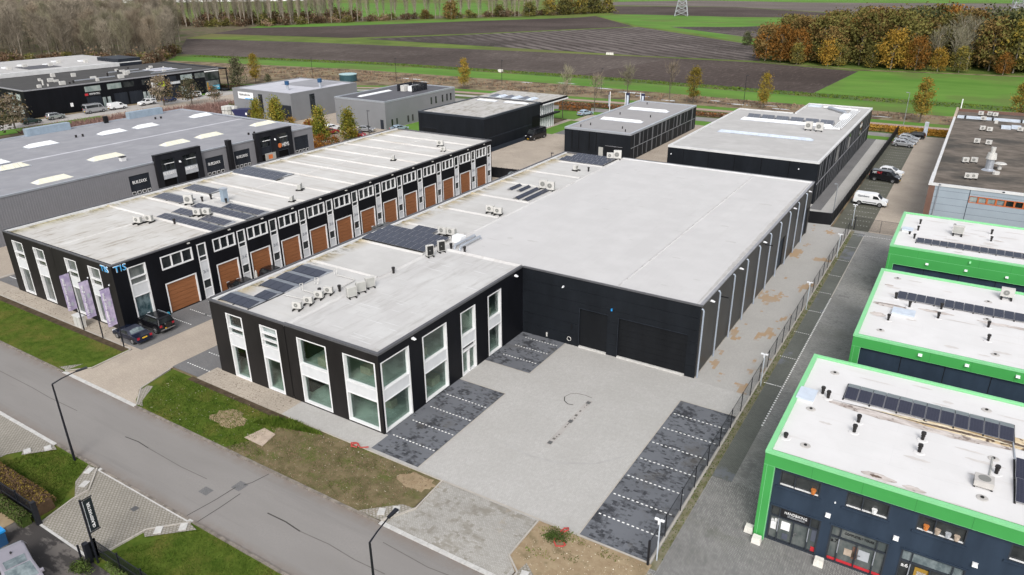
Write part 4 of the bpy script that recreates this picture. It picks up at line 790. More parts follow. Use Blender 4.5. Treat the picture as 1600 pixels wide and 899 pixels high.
# ---- grey warehouse, left
B = thing('grey_warehouse', 'grey warehouse with many roof lights, black portals and lettered roller doors at the left edge', 'building', (-134, 67, 0))
r_ = PL('x', -113.5, 1, B); HW = 7.
dd = [(64.5, 68.1, 5.62), (78.9, 82.7, 5.62), (85, 88.6, 5.65), (99.5, 103.2, 5.68)]
r_.wall('grey_cladding', 28, 104.5, 0, HW, [(a, b, 2.4, c) for a, b, c in dd], t=.25)
for i in range(100):
    y = 28.3+i*.36
    if y > 64: break
    r_.piece('cladding_rib', 'grey_cladding', B, y, y+.12, -.03, 0, 0, HW-.1)
for a, b, c in dd:
    q = r_.door(a, b, 2.4, c, 'slate_wall', 5, None, d=.12, wins=0, name='roller_door')
for i, (a, b, c) in enumerate(dd[:3]): text('BUILDIXX', 'sign_white', B, (-113.62+.12, a+.5, 4.25), (0, 1, 0), (0, 0, 1), .5, 2.5)
for (a, b, h_) in ((69.25, 77.95, 8.02), (89.85, 98.6, 8.0)):
    mb = MB(); e = PL('x', -112.9, 1, B)
    hs_ = [(a+.9, a+3.5, 2., 7.2), (a+5., a+7.7, 2., 7.2)]
    w = e.wall('grey_portal', a, b, 0, h_, hs_, t=.5, name='portal'); MB().box(-113.7, -112.9, a, a+.02, 0, h_).box(-113.7, -112.9, b-.02, b, 0, h_).box(-113.7, -112.86, a-.04, b+.04, h_, h_+.12).build('portal_side', 'black_trim', B)
    for (p, q, z0, z1) in hs_:
        e.window(p, q, [(2.2, 3.9, 'deep_joint', []), (3.9, 5.25, 'slate_wall', []), (5.25, 6.4, 'g', [p+.9, p+1.8]), (6.4, 7.2, 'g', [])], 'dark_frame', dep=(.2, .4), gd=.3)
        e.piece('blind_rail', 'sign_white', B, p+.7, q-.1, .12, .2, 6.35, 6.45)
    e.lamp((a+b)/2, 6.2, w=.3, h=.3)
e = PL('x', -112.9, 1, B)
for p in (70.2, 74.4): e.piece('sign', 'sign_grey', B, p, p+2.5, .06, .12, 3.9, 5.2); text('BUILDIXX', 'sign_white', B, (-112.94, p+.1, 4.55), (0, 1, 0), (0, 0, 1), .5, 2.3)
text('HEMS', 'sign_white', B, (-112.93, 95.9, 4.6), (0, 1, 0), (0, 0, 1), .7, 1.7); mb = MB(); mb.cyl((0, 0, 0), .45, .05, n=14); o = mb.build('logo', 'sign_orange', B, local=True); o.location = (-112.95+134, 95.3-67, 4.95); o.rotation_euler[1] = R(90)
e.piece('notice', 'sign_orange', B, 92.2, 93.2, -.05, .15, 2.9, 3.7); e.piece('cabinet', 'ac_fan_grey', B, 91.6, 94, -.04, .18, 2.6, 4.)
MB().box(-113.6, -112.7, 83.5, 84.3, 0, 8.05).build('pilaster', 'black_trim', B); 
PL('y', 104.5, 1, B).wall('grey_cladding', -155.5, -113.5, 0, HW, back=False); PL('x', -155.5, -1, B).wall('grey_cladding', 28, 104.5, 0, HW, back=False); PL('y', 28, -1, B).wall('grey_cladding', -155.5, -113.5, 0, HW, back=False)
MB().quad((-155.4, 28, 6.9), (-134.5, 28, 6.72), (-134.5, 104.4, 6.72), (-155.4, 104.4, 6.9)).quad((-134.5, 28, 6.72), (-113.4, 28, 6.95), (-113.4, 104.4, 6.95), (-134.5, 104.4, 6.72)).build('roof', 'grey_sheet_roof', B)
for q in ((-113.75, -113.4, 28, 104.3, 6.85, 7.1), (-155.6, -155.3, 28, 104.3, 6.85, 7.15), (-155.6, -113.4, 104.3, 104.6, 6.85, 7.1)): MB().box(*q).build('parapet_cap', 'light_metal', B)
ridge(B, -134.9, -134.3, 28.2, 104.2, 6.72, .06, 'lilac_roof')
for y in range(30, 104, 2): piece('roof_seam', 'grey_sheet_roof', B, -134, -113.8, y, y+.06, 6.75, 6.96) if False else None
for a, b in ((69.9, 78.3), (91, 99)): MB().box(-155.9, -154.6, a, b, 6.9, 8.3).build('roof_screen', 'zinc', B)
MB().box(-155.4, -154.8, 85.6, 86.4, 6.9, 8.3).build('flue', 'black_trim', B)
for lb, x, y, mt, ln in (('cream ribbed roof light closest to the grey warehouse edge', -117, 52, 'skylight_cream', 5.4), ('first cream roof light of the row over the roller doors, right of the roof vent' , -124.2, 64.7, 'skylight_cream', 5.6), ('second cream roof light of the row over the roller doors', -124., 78, 'skylight_cream', 5.2), ('third cream roof light of the row over the roller doors', -124.3, 85.6, 'skylight_cream', 5.2), ('cream roof light at the far end of the grey warehouse roof', -124.8, 99, 'skylight_cream', 5.3), ('white roof light of the back row, nearest to the left edge', -144.5, 64.5, 'skylight_white', 5.4), ('white roof light of the back row, second from the left', -144.1, 78, 'skylight_white', 5.2), ('white roof light of the back row, third from the left', -144, 85.4, 'skylight_white', 4.8), ('white roof light of the back row, farthest one', -144.6, 99, 'skylight_white', 4.8), ('cream roof light cut by the left picture edge', -131, 53.5, 'skylight_cream', 4.5), ('white roof light cut by the left picture edge', -136.3, 52.5, 'skylight_white', 5)):
    ridge_light(lb, x-1.1, x+1.1, y, y+ln, 6.8, .55, mt, 6, 'roof lights on the grey warehouse', ax='y', hip=.9)
# ---- dark block, far left
def far_block(name, label, org, rz, L, Dp, h, wall, roof, cap):
    b = thing(name, label, 'building', (*org, 0), rz)
    for q in (((0, 0), (0, L)), ((0, L), (-Dp, L)), ((-Dp, L), (-Dp, 0)), ((-Dp, 0), (0, 0))): MB().quad((*q[0], 0), (*q[1], 0), (*q[1], h), (*q[0], h)).build('wall', wall, b, local=True)
    MB().box(-Dp+.2, -.2, .2, L-.2, h-.3, h-.05).build('roof', roof, b, local=True); MB().box(-.3, .06, -.05, L, h-.2, h+.08).build('parapet_cap', cap, b, local=True); MB().box(-Dp, -.3, -.06, .3, h-.2, h+.076).build('parapet_cap', cap, b, local=True)
    return b
B = far_block('black_block', 'dark navy block with a black roof full of vents behind parked cars', (-217.2, 100), R(-2.6), 60, 34, 7.3, 'black_cladding', 'black_roof', 'parapet_metal')
def lp(name, mat, u0, u1, d, z0, z1): return piece(name, mat, B, 0, d, u0, u1, z0, z1, local=True)
def lt(w, mat, u, z, hgt, wid, d=.1): o = text(w, mat, None, (d, u, z), (0, 1, 0), (0, 0, 1), hgt, wid); o.parent = B
for u, w_, m_ in ((16, 4.5, 'pale_glass'), (22.5, 4.2, 'pale_glass'), (27.2, 3.4, 'dark_glass'), (33.2, 4, 'dark_glass'), (41.5, 3, 'slate_wall'), (46, 4, 'curtain_glass'), (51, 3.6, 'shop_glass')): lp('window', m_, u, u+w_, .06, 5., 6.5)
for u, w_ in ((16, 4.2), (24, 4), (28.6, 4), (35.4, 3.6), (41.5, 3.6), (47.3, 3.4)): lp('roller_door', 'slate_wall', u, u+w_, .08, 0, 3.6)
for u in (20.5, 21.9, 32.9, 34.2, 45.5, 46.6): lp('door', 'curtain_glass', u, u+.9, .07, .2, 3.); 
for k_ in range(12): lp('door', 'dark_glass', 20.6+k_*.01, 20.7+k_*.01, .05, 0, .1) if False else None
lp('sign', 'sign_black', 15.6, 20.2, .12, 3.8, 4.7); lt('WIMATEC', 'sign_white', 16.9, 4.1, .5, 3.1, .14); lp('logo', 'sign_red', 15.7, 16.6, .15, 4., 4.6)
lp('sign', 'sign_white', 36, 38.2, .14, 3.8, 5.4); lp('sign', 'sign_yellow', 38.2, 40.4, .13, 3.8, 5.4); lt('PITA', 'sign_black', 36.4, 4.2, .9, 3.4, .16)
lp('sign', 'sign_grey', 42.3, 45.6, .14, 4.1, 4.9); lt('NEOMAT', 'sign_white', 42.5, 4.25, .5, 2.9, .16)
lp('shop_window', 'dark_glass', 54.5, 59.6, .06, 4., 6.4); lp('shop_window', 'shop_glass', 54.6, 59.5, .05, .6, 3.7); lp('poster', 'sign_cyan', 57, 59.4, .1, .7, 2.1); lp('poster', 'sign_orange', 55.2, 56.4, .1, .7, 1.9); lp('poster', 'leaf_gold', 54.9, 55.4, .09, .7, 3.2); lp('blind_rail', 'sign_white', 54.6, 59.8, .12, 6.5, 6.8); lt('PIZZA', 'sign_white', 57.2, 1.3, .5, 2, .12)
MB().box(-34, 1.6, 60, 62.2, 7., 7.32).build('canopy', 'black_cladding', B, local=True); MB().box(1.2, 1.5, 61.7, 62, 0, 7).build('column', 'black_trim', B, local=True); MB().box(-12, 1.4, 60, 62.4, 0, .5).build('plinth', 'black_cladding', B, local=True)
lp('letter_box', 'sign_white', 11.2, 11.9, .2, 1.6, 2.6); 
for u in (-3.6, -7.8): 
    for z0, z1 in ((4.6, 6.2), (1., 3.4)): piece('window', 'curtain_glass', B, u-1.2+0, u+1.2, -.06, 0, z0, z1, local=True)
rr = random.Random(4)
for i in range(26):
    u = rr.uniform(3, 58); x = -rr.uniform(3, 26)
    if i % 3: MB().box(x, x+rr.uniform(.6, 1.2), u, u+rr.uniform(.6, 1.6), 7.2, 7.25+rr.uniform(.4, 1.1)).build('cooling_unit', 'ac_white', B, local=True)
    else: MB().cyl((x, u, 7.2), .25, rr.uniform(.5, 1.1), n=8).build('vent', 'ac_white' if i % 2 else 'vent_black', B, local=True)
for (x, u, l) in ((-9, 18, 12), (-14, 36, 16), (-20, 34, 10), (-6, 40, 14)): MB().box(x, x+.35, u, u+l, 7.2, 7.5).build('roof_duct', 'light_metal', B, local=True)
MB().box(-18, -10, 44, 52, 7.26, 7.3).build('roof_patch', 'lilac_roof', B, local=True)
B = far_block('pale_roofed_block', 'low block with a pale roof and white edge behind the dark navy block', (-253, 96), R(-2.6), 60, 40, 8.3, 'slate_wall', 'pale_roof', 'roof_edge_white')
MB().box(-1.3, .1, .0, 52, 7., 8.4).build('roof_edge', 'roof_edge_white', B, local=True); MB().box(-20, -8, 2, 10, 8.28, 8.34).build('roof_patch', 'dark_roof', B, local=True); MB().box(-16, -6, 26, 36, 8.28, 8.34).build('roof_patch', 'dark_roof', B, local=True); MB().box(-14, -.5, 52, 60, 8, 9.4).build('roof_house', 'slate_wall', B, local=True)
for i in range(9): u = 4+i*6.; x = -rr.uniform(6, 18); MB().box(x, x+1., u, u+1.2, 8.25, 9.2).build('cooling_unit', 'ac_white', B, local=True); MB().box(x-6, x-3.6, u+1, u+3, 8.25, 8.6).build('skylight', 'skylight_white', B, local=True)
# ---- gravel roofed block, right
B = thing('gravel_roofed_block', 'blue grey clad block with a gravel roof and orange framed windows at the right edge', 'building', (18, 155, 0))
f = PL('y', 119.3, -1, B); wx = [1.9+1.09*i for i in range(30)]
f.wall('blue_grey_wall', -2.6, 40, 0, 6.9, [(wx[0], wx[-1], 4.75, 5.72)]); f.piece('corner_post', 'brown_trim', B, -3.4, -2.6, -.03, .3, 0, 6.75)
gm = ['curtain_glass', 'curtain_glass', 'curtain_glass', 'car_glass_pale', 'dark_glass', 'dark_glass']
for i in range(len(wx)-1): f.window(wx[i], wx[i+1]-.012, [(4.75, 5.72, gm[i] if i < 6 else 'dark_glass', [])], 'orange_frame', fwid=.1 if i != 0 else .06, dep=(-.03, .12))
for i in range(1, 7): f.piece('cladding_joint', 'slate_wall', B, -2.6, 40, -.004, 0, i*1.0-.012, i*1.0+.012)
f.piece('cladding_joint', 'slate_wall', B, 1.78, 1.86, -.01, 0, 0, 6.9); mb = MB(); mb.tube([(-2.05, 119.2, 6.8), (-2.05, 119.1, 6.7), (-2.2, 119.1, 0)], .07, 6); mb.build('downpipe', 'light_metal', B)
for u in (-2.05, 5.75): f.piece('hopper', 'slate_wall', B, u-.15, u+.15, -.12, 0, 6.72, 6.9)
PL('x', -3.4, -1, B).wall('blue_grey_wall', 119.3, 190, 0, 6.9, back=False); MB().box(-3.35, 40, 119.35, 189.9, 6.3, 6.62).build('roof', 'gravel_roof', B)
for q in ((-3.5, 40, 119.2, 119.55, 6.6, 6.95), (-3.5, -3., 119.55, 126.4, 6.6, 6.97), (-3.45, -3.05, 126.4, 180, 6.6, 6.95)): MB().box(*q).build('parapet_cap', 'roof_edge_white', B)
MB().box(-3.45, -3, 180, 190, 6.6, 7.4).build('parapet_cap', 'leaf_gold' if False else 'board_pale', B); MB().box(-3, 40, 189.6, 190, 6.6, 7.2).build('parapet_cap', 'brown_trim', B); MB().box(-2.8, 40, 180.5, 182.6, 6.6, 6.9).build('gutter', 'skylight_blue', B)
for x in (-1.5, 3.4, 8.4): MB().box(x, x+.3, 180.4, 182.7, 6.62, 7.1).build('strut', 'vent_black', B)
# ---- green edged blocks
def green_block(label, x0, x1, y0, y1, h=7.08, doors=()):
    b = thing('green_edged_block', label, 'building', ((x0+x1)/2, (y0+y1)/2, 0)); gc = 'green_cladding'
    f = PL('y', y0, -1, b); zb = h-1.05
    f.wall(gc, x0, x1, zb, h, t=.3, name='fascia'); MB().box(x0, x1, y0, y0+.3, zb-.02, zb).build('fascia_trim', 'green_trim', b); MB().box(x0+.002, x0+.66, y0, y0+.3, 0, zb-.02).build('fascia_column', gc, b); MB().box(x0+.66, x0+.69, y0+.004, y0+.3, 0, zb-.021).build('fascia_trim', 'green_trim', b); MB().box(x0+.2, x0+.22, y0-.012, y0, 0, zb).build('joint', 'green_trim', b)
    PL('x', x0, -1, b).wall(gc, y0+.001, y1, 0, h, back=False); PL('y', y1, 1, b).wall(gc, x0, x1, 0, h, back=False)
    for i in range(1, 12): MB().box(x0+i*2.9, x0+i*2.9+.02, y0-.006, y0, zb, h-.18).build('joint', 'green_joint', b)
    for i in range(1, 4): y = y0+i*(y1-y0)/4; MB().box(x0-.008, x0, y, y+.02, 0, h).build('joint', 'green_trim', b)
    MB().box(x0+.25, x1, y0+.25, y1-.1, h-.5, h-.2).build('roof', 'white_roof', b)
    for q in ((x0-.03, x1, y0-.04, y0+.26, h-.18, h), (x0-.03, x0+.3, y0+.26, y1-.2, h-.18, h-.002), (x0-.03, x1, y1-.2, y1+.04, h-.18, h)): MB().box(*q).build('parapet_cap', 'green_trim', b)
    return b, PL('y', y0+.3, -1, b), f
B, f, ff = green_block('nearest green edged block with shop fronts numbered a8, a7 and a6', -6.9, 32, 41.4, 56.4)
U = [(-5.85, -3.35), (-1.85, .6), (2.08, 4.65), (6.75, 9.4)]; DR = [(-6.1, -2.95), (-2.35, 1.0), (1.7, 5.1), (6, 9.4)]
f.wall('navy_wall', -6.21, 32, 0, 6.05, [(a, b, 4.55, 5.7) for a, b in U]+[(a, b, .05, 2.92) for a, b in DR])
for i, (a, b) in enumerate(U):
    w = f.window(a, b, [(4.55, 5.7, 'g', [a+.95])], 'dark_frame', 'dark_glass', dep=(.0, .2), fwid=.08, gd=.16); f.piece('sill', 'white_frame', w, a+.08, b-.08, .02, .12, 4.63, 4.68); f.piece('sill', 'navy_wall', w, a-.15, b+.1, -.1, -.001, 4.42, 4.54)
rr = random.Random(3)
for i, (a, b) in enumerate(DR):
    L = b-a; m1, m2, m3 = a+.62, a+.62+(L-1.25)/2, b-.63
    w = f.window(a, b, [(.05, 2.05, ['shop_glass', 'shop_glass', 'dark_glass', 'shop_glass'][i], [m1, m2, m3]), (2.05, 2.92, ['dark_glass', 'shop_glass', 'car_glass_pale', 'shop_glass'][i], [m1, m3])], 'dark_frame', dep=(-.02, .2), fwid=.09, gd=.14, name='shop_front')
    f.piece('lintel', 'navy_wall', w, a-.05, b+.08, -.1, -.021, 2.93, 3.02)
    f.piece('handle', 'chrome', w, m2+.1, m2+.16, -.08, -.02, .95, 1.25); f.piece('handle', 'chrome', w, m2+.1, m2+.3, -.08, -.02, 1.22, 1.27)
    for q in (m1, m3): f.piece('rail', 'light_metal', w, q-.03, q+.03, -.05, -.021, .9, 2.)
    f.piece('kick_board', 'dark_frame', w, a+.1, b-.1, .1, .12, .1, .22)
    if i < 3: text(('a8', 'a7', 'a6')[i], ('sign_white', 'sign_black', 'sign_white')[i], w, (a+.14, 41.7+.1, 1.55), (1, 0, 0), (0, 0, 1), .26, .4)
f.piece('name_board', 'sign_black', B, -5.45, -3.6, .05, .1, 2.15, 2.82); text('HANDBIKING', 'sign_white', B, (-5.2, 41.74, 2.45), (1, 0, 0), (0, 0, 1), .2, 1.4)
for z in (2.25, 2.33): f.piece('small_print', 'sign_grey', B, -5., -3.9, .044, .05, z, z+.025)
text('COMPLETELY YOURS', 'sign_black', B, (-1.5, 41.8, 2.4), (1, 0, 0), (0, 0, 1), .17, 1.7)
f.piece('red_band', 'sign_red', B, -2.25, .9, .08, .09, .14, .34)
for (x0, x1, z0, z1, mt) in ((-5.95, -5.6, .9, 1.5, 'sign_white'), (-5.3, -4.75, 1.1, 1.75, 'sign_white'), (-5.15, -4.8, .35, .8, 'number_dark'), (-3.4, -3.1, 1., 1.9, 'number_dark'), (-3.3, -3.05, .2, .55, 'sign_red'), (-1.35, -.75, .85, 1.35, 'board_pale'), (-.55, .1, .85, 1.6, 'sign_grey'), (-.9, -.6, .7, 1.7, 'brown_trim'), (2.6, 3.4, .5, 1.8, 'leaf_gold'), (2.75, 3.25, .7, 1.55, 'sign_white'), (3.7, 4.3, .5, 1.2, 'sign_grey')):
    f.piece('window_display', mt, B, x0, x1, .095, .124, z0, z1)
for (x, z, mt) in ((2.6, 4.75, 'lamp_orange'), (3.2, 4.72, 'board_pale'), (3.75, 4.7, 'sign_grey'), (4.2, 4.7, 'board_pale'), (-3.75, 4.7, 'lamp_orange'), (-.2, 4.7, 'sign_white')):
    mb = MB(); mb.cyl((x, 41.72, z), .12, .32, .17, n=8); mb.build('window_display', mt, B)
for u in (-2.65, 1.25, 5.4): f.lamp(u, 3.5, 'sign_white', w=.3, h=.16, d=.28)
f.lamp(-2.4, 4.6, w=.08, h=.08, d=.1)
B, f, ff = green_block('middle green edged block with dark stains on its white roof', -4.8, 32, 61.75, 79.2)
f.wall('navy_wall', -4.11, 32, 0, 6.05)
for u in (.3, 3.6, 7.): ff.lamp(u, 6.5, w=.3, h=.14)
for u in (-1, 2.2, 5.4, 8): f.piece('joint', 'black_trim', B, u, u+.05, -.02, 0, 0, 6)
B, f, ff = green_block('farthest green edged block, behind the middle one and in front of the gravel roof', -4.95, 32, 87.35, 101.6)
f.wall('navy_wall', -4.26, 32, 0, 4.95)
MB().box(-4.3, 32, 87.352, 87.62, 4.95, 6.06).build('fascia', 'green_cladding', B); MB().box(-4.3, 32, 87.33, 87.65, 4.92, 4.95).build('fascia_trim', 'green_trim', B)
for u in (-1, 2.72, 6.45): ff.lamp(u, 5.5, w=.3, h=.14)
ff.lamp(2.9, 6.45, 'green_trim', w=.2, h=.2)
for u in (-1.2, 2.2, 5.6): f.piece('joint', 'black_trim', B, u, u+.05, -.02, 0, 0, 4.9)
# ================================================================ things on the roofs
def tent(label, x0, x1, y0, yr, y1, z, rise, n, mat='solar_cells', back='solar_back', group='solar arrays on the black roofs', nb=None, zs=.08, backs=True, fr='solar_frame'):
    """ridged row of panels along x: panels face y0, backs face y1"""
    t = thing('solar_array', label, 'solar panels', ((x0+x1)/2, (y0+y1)/2, z), 0, group)
    d = (x1-x0)/n; me = None
    for i in range(n):
        a, b = x0+i*d, x0+(i+1)*d; g = .015
        lo = [(a+g, y0, z+zs), (b-g, y0, z+zs), (b-g, yr, z+zs+rise), (a+g, yr, z+zs+rise)]
        if me is None:
            mb = MB(); mb.hexa([(p[0]-a, p[1], p[2]) for p in lo], [(p[0]-a, p[1], p[2]+.035) for p in lo]); w = .022
            q = [(lo[0][0]+w-a, y0+w, 0), (lo[1][0]-w-a, y0+w, 0), (lo[2][0]-w-a, yr-w, 0), (lo[3][0]+w-a, yr-w, 0)]
            mb.quad(*[(p[0], p[1], z+zs+.039+rise*(p[1]-y0)/(yr-y0)) for p in q], mi=1)
            me = mb.mesh('solar_panel', [fr, mat], (0, ORG[t.name].y, ORG[t.name].z))
        put('panel', me, t, (a-ORG[t.name].x, 0, 0))
    if backs:
        nb = nb or n; d = (x1-x0)/nb
        for i in range(nb):
            a, b = x0+i*d+.02, x0+(i+1)*d-.02; lo = [(a, yr+.01, z+zs+rise), (b, yr+.01, z+zs+rise), (b, y1, z+.06), (a, y1, z+.06)]
            MB().hexa(lo, [(p[0], p[1], p[2]+.03) for p in lo]).build('rear_slope', back, t)  # rear slope painted paler, for sky reflected at a grazing angle
        MB().quad((x1-.01, y0, z+zs), (x1-.01, yr, z+zs+rise), (x1-.01, y1, z+.06), (x1-.01, y1, z+.01), (x1-.01, y0, z+.01)).build('end_plate', 'light_metal', t)
    mb = MB()
    for i in range(0, n+1, 2): x = x0+i*(x1-x0)/n; mb.box(x-.05, x+.05, y0-.12, y1+.02, z, z+.05)
    mb.build('rail', 'rubber_black', t); return t
ZR = 7.52
for i, (x0, y0, yr, y1, n, lb) in enumerate(((-56.2, 37.95, 39.25, 40.02, 4, 'first tent shaped row of dark blue panels, nearest the front edge of the office roof'), (-53.9, 40.06, 41.35, 42.1, 2, 'second and shortest tent shaped row of dark blue panels from the front edge'), (-55.6, 42.15, 43.5, 44.28, 3, 'third tent shaped row of dark blue panels from the front edge'), (-55.7, 44.32, 45.6, 46.42, 3, 'fourth tent shaped row of dark blue panels from the front edge'), (-55.8, 46.46, 47.75, 48.6, 3, 'fifth tent shaped row of dark blue panels, farthest from the front edge'))):
    tent(lb, x0, -52.1, y0, yr, y1, ZR, .14, n, 'solar_blue', 'solar_back', nb=n, fr='solar_blue')
t = thing('solar_array', 'large flat field of slanting dark panels behind the two black cooling units', 'solar panels', (-52, 60.4, ZR), 0, 'solar arrays on the black roofs')
mb = MB(); mb.hexa([(0, 0, .1), (.97, 0, .1), (.97, 1.52, .26), (0, 1.52, .26)], [(0, 0, .13), (.97, 0, .13), (.97, 1.52, .29), (0, 1.52, .29)]); mb.quad((.02, .02, .134), (.95, .02, .134), (.95, 1.5, .292), (.02, 1.5, .292), mi=1); me = mb.mesh('solar_panel', ['solar_frame', 'solar_blue'])
for r in range(3):
    for c in range(9): put('panel', me, t, (-56.5+c+r*.05+52, 57.6+r*1.56-60.4, r*.04))
for c in range(3): put('panel', me, t, (-53.2+c+52, 62.3-60.4, .12))
MB().box(-56.4, -47.6, 57.5, 57.6, ZR, ZR+.12).box(-56.4, -47.6, 60.6, 60.7, ZR, ZR+.12).build('rail', 'rubber_black', t)
def strip_y(label, cols, y0, y1, n, mat='solar_blue'):
    t = thing('solar_array', label, 'solar panels', (cols[0][0], y0, ZR), 0, 'solar arrays on the black roofs'); d = (y1-y0)/n
    for (x0, x1, up_) in cols:
        for i in range(n):
            a, b = y0+i*d+.02, y0+(i+1)*d-.02; za, zb_ = (ZR+.06, ZR+.3) if up_ else (ZR+.3, ZR+.06)
            MB().hexa([(x0, a, za), (x1, a, zb_), (x1, b, zb_), (x0, b, za)], [(x0, a, za+.035), (x1, a, zb_+.035), (x1, b, zb_+.035), (x0, b, za+.035)]).build('panel', mat, t)
    return t
strip_y('pair of long narrow panel rows pointing at the two fan units', [(-50.1, -49.65, 1), (-49.6, -49.15, 0), (-48.65, -48.2, 1), (-48.15, -47.7, 0)], 79.9, 85.6, 4)
strip_y('pair of short narrow panel rows left of the two fan units', [(-53.1, -52.7, 1), (-52.65, -52.3, 0), (-51.6, -51.2, 1), (-51.15, -50.8, 0)], 83.2, 86, 2)
for i in range(4): tent(['nearest row of the grey panels in the far corner of the strip roof', 'second row of the grey panels in the far corner of the strip roof', 'third row of the grey panels in the far corner of the strip roof', 'last row of the grey panels in the far corner of the strip roof'][i], -55.2 if i < 2 else -54.4, -47.4, 102.2+i*1.35, 103.3+i*1.35, 103.5+i*1.35, ZR, .18, 8, 'solar_blue', backs=False)
tent('long low panel row nearest the front on the long block roof', -84.2, -73.4, 50.2, 51.5, 52.1, ZR, .17, 11)
tent('short panel row left of the fan units behind the nearest low row', -84.4, -80.8, 52.6, 53.9, 54.4, ZR, .17, 4); tent('panel row right of the fan units behind the nearest low row', -78.7, -74, 52.4, 53.7, 54.2, ZR, .17, 5)
tent('long panel row in front of the square chimney', -84.3, -73.7, 55.25, 56.5, 57.05, ZR, .17, 10); tent('panel row running from the chimney foot to the right roof edge', -80.6, -73.7, 57.3, 58.6, 59.1, ZR, .17, 7)
tent('purple panel row at the left edge, nearer one beside the white fan unit', -92.8, -87, 55.6, 57.3, 58, ZR, .17, 4); tent('purple panel row at the left edge, reaching the square chimney', -93, -87.4, 60.5, 62.2, 62.8, ZR, .17, 4)
tent('front row of the two grey panel rows opposite the roller doors', -94.8, -85, 69.9, 71.4, 71.6, ZR, .2, 8, 'solar_blue', backs=False); tent('back row of the two grey panel rows opposite the roller doors', -94.9, -85.6, 71.7, 73.1, 74.2, ZR, .2, 8, 'solar_blue', 'solar_back')
t = thing('chimney', 'square blue grey metal chimney among the solar panels on the long block', 'chimney', (-82.6, 59.3, 7.5))
MB().box(-82.95, -82.25, 58.95, 59.65, 7.5, 9.25).build('flue', 'zinc', t); MB().box(-83.02, -82.18, 58.88, 59.72, 9.25, 9.36).build('cap', 'light_metal', t); MB().box(-83.6, -81.6, 58.3, 60.2, 7.5, 7.56).build('base_flashing', 'pale_roof', t)
# cooling units
def ac_mesh(style):
    w, d, h = {'small': (.9, .38, .68), 'tall': (.95, .42, 1.35), 'big': (1.1, .5, 1.15)}[style]
    c = MB().box(-w/2, w/2, -d/2, d/2, .2, .2+h)
    g = MB()
    for cz in ((.2+h*.28, .2+h*.72) if style == 'tall' else (.2+h/2,)):
        r = min(w, h)*.31 if style != 'tall' else .24; n = 14; b = len(g.v)
        p = [(-.08*w+r*math.cos(6.283*i/n), -d/2-.012, cz+r*math.sin(6.283*i/n)) for i in range(n)]; g.quad(*p)
    bk = MB().box(-w/2+.06, w/2-.06, d/2, d/2+.012, .27, .13+h)
    if style == 'tall': g = MB().box(-w/2+.06, w/2-.06, -d/2-.012, -d/2, .27, .13+h)
    sd = MB().box(w/2, w/2+.012, -d/2+.04, d/2-.04, .28, .12+h)
    hub = MB()
    for cz in (.2+h/2,): hub.box(-.08*w-.05, -.08*w+.05, -d/2-.022, -d/2-.013, cz-.05, cz+.05)
    ft = MB().box(-.06, .06, -d/2-.28, d/2+.28, 0, .16)
    return w, [('casing', c.mesh('casing', 'ac_white')), ('fan_grille', g.mesh('grille', 'rubber_black' if style == 'tall' else 'ac_grille')), ('fan_hub', hub.mesh('hub', 'ac_fan_grey')), ('side_vent', sd.mesh('side_vent', 'ac_fan_grey')), ('back_vent', bk.mesh('back_vent', 'ac_fan_grey'))], ft.mesh('foot', 'rubber_black')
ACM = {s: ac_mesh(s) for s in ('small', 'tall', 'big')}
def ac(label, x, y, z, rz, style='small', sc=1., group='cooling units on the roofs'):
    w, parts, foot = ACM[style]; t = thing('cooling_unit', label, 'air conditioner', (x, y, z), rz, group); t.scale = (sc,)*3
    for n_, me in parts: put(n_, me, t)
    for s in (-1, 1): put('foot', foot, t, (s*w*.36, 0, 0))
    return t
for i, (x, y) in enumerate(((-48.2, 40.2), (-48.2, 41.55), (-48.3, 42.95), (-48.3, 44.2))): ac(['first', 'second', 'third', 'fourth'][i]+' small fan unit from the front edge in the row of four', x, y, ZR, R(20), sc=.92)
for i, (x, y) in enumerate(((-45.9, 44.75), (-46., 46.1), (-46, 47.4))): ac(['nearest', 'middle', 'farthest'][i]+' of the three fan units in a line beside the office roof ridge', x, y, ZR, R(245), 'big', .82)
ac('near one of the two big black fronted units at the corner of the solar field', -46.2, 57.0, ZR, R(62), 'tall', .85); ac('far one of the two big black fronted units at the corner of the solar field', -46, 58.75, ZR, R(62), 'tall', .85)
ac('left one of the two grey units behind the big solar field', -49.2, 63.3, ZR, 0, 'small', 1.2); ac('right one of the two grey units behind the big solar field', -48.1, 63.5, ZR, 0, 'small', 1.2)
ac('left one of the two fan units at the end of the narrow panel rows', -48.9, 86.2, ZR, R(10), 'big', 1); ac('right one of the two fan units at the end of the narrow panel rows', -47.6, 85.9, ZR, R(10), 'big', 1)
ac('left one of two grey units on the strip roof in front of the brown doors', -49.2, 73.2, ZR, R(10), 'small', 1.15); ac('right one of two grey units on the strip roof in front of the brown doors', -47.9, 73, ZR, R(10), 'small', 1.15)
ac('lone unit standing in front of the far grey panel rows', -49.7, 97.6, ZR, R(80), 'small', 1.1); ac('left one of two white units at the far end of the strip roof', -48.4, 107, ZR, R(20), 'small', 1.2); ac('right one of two white units at the far end of the strip roof', -47.3, 107.4, ZR, R(20), 'big', 1.1)
ac('left one of the pair of fan units before the front panel row', -83.8, 47.6, ZR, R(15), 'small', 1.1); ac('right one of the pair of fan units before the front panel row', -83.2, 48.7, ZR, R(15), 'small', 1.1)
ac('white fan unit between the two purple panel rows', -85.6, 56, ZR, R(35), 'big', 1.); ac('left one of two fan units standing in the gap of the panel rows', -80.3, 53.4, ZR, R(20), 'small', 1.1); ac('right one of two fan units standing in the gap of the panel rows', -79.4, 54.1, ZR, R(20), 'small', 1.1)
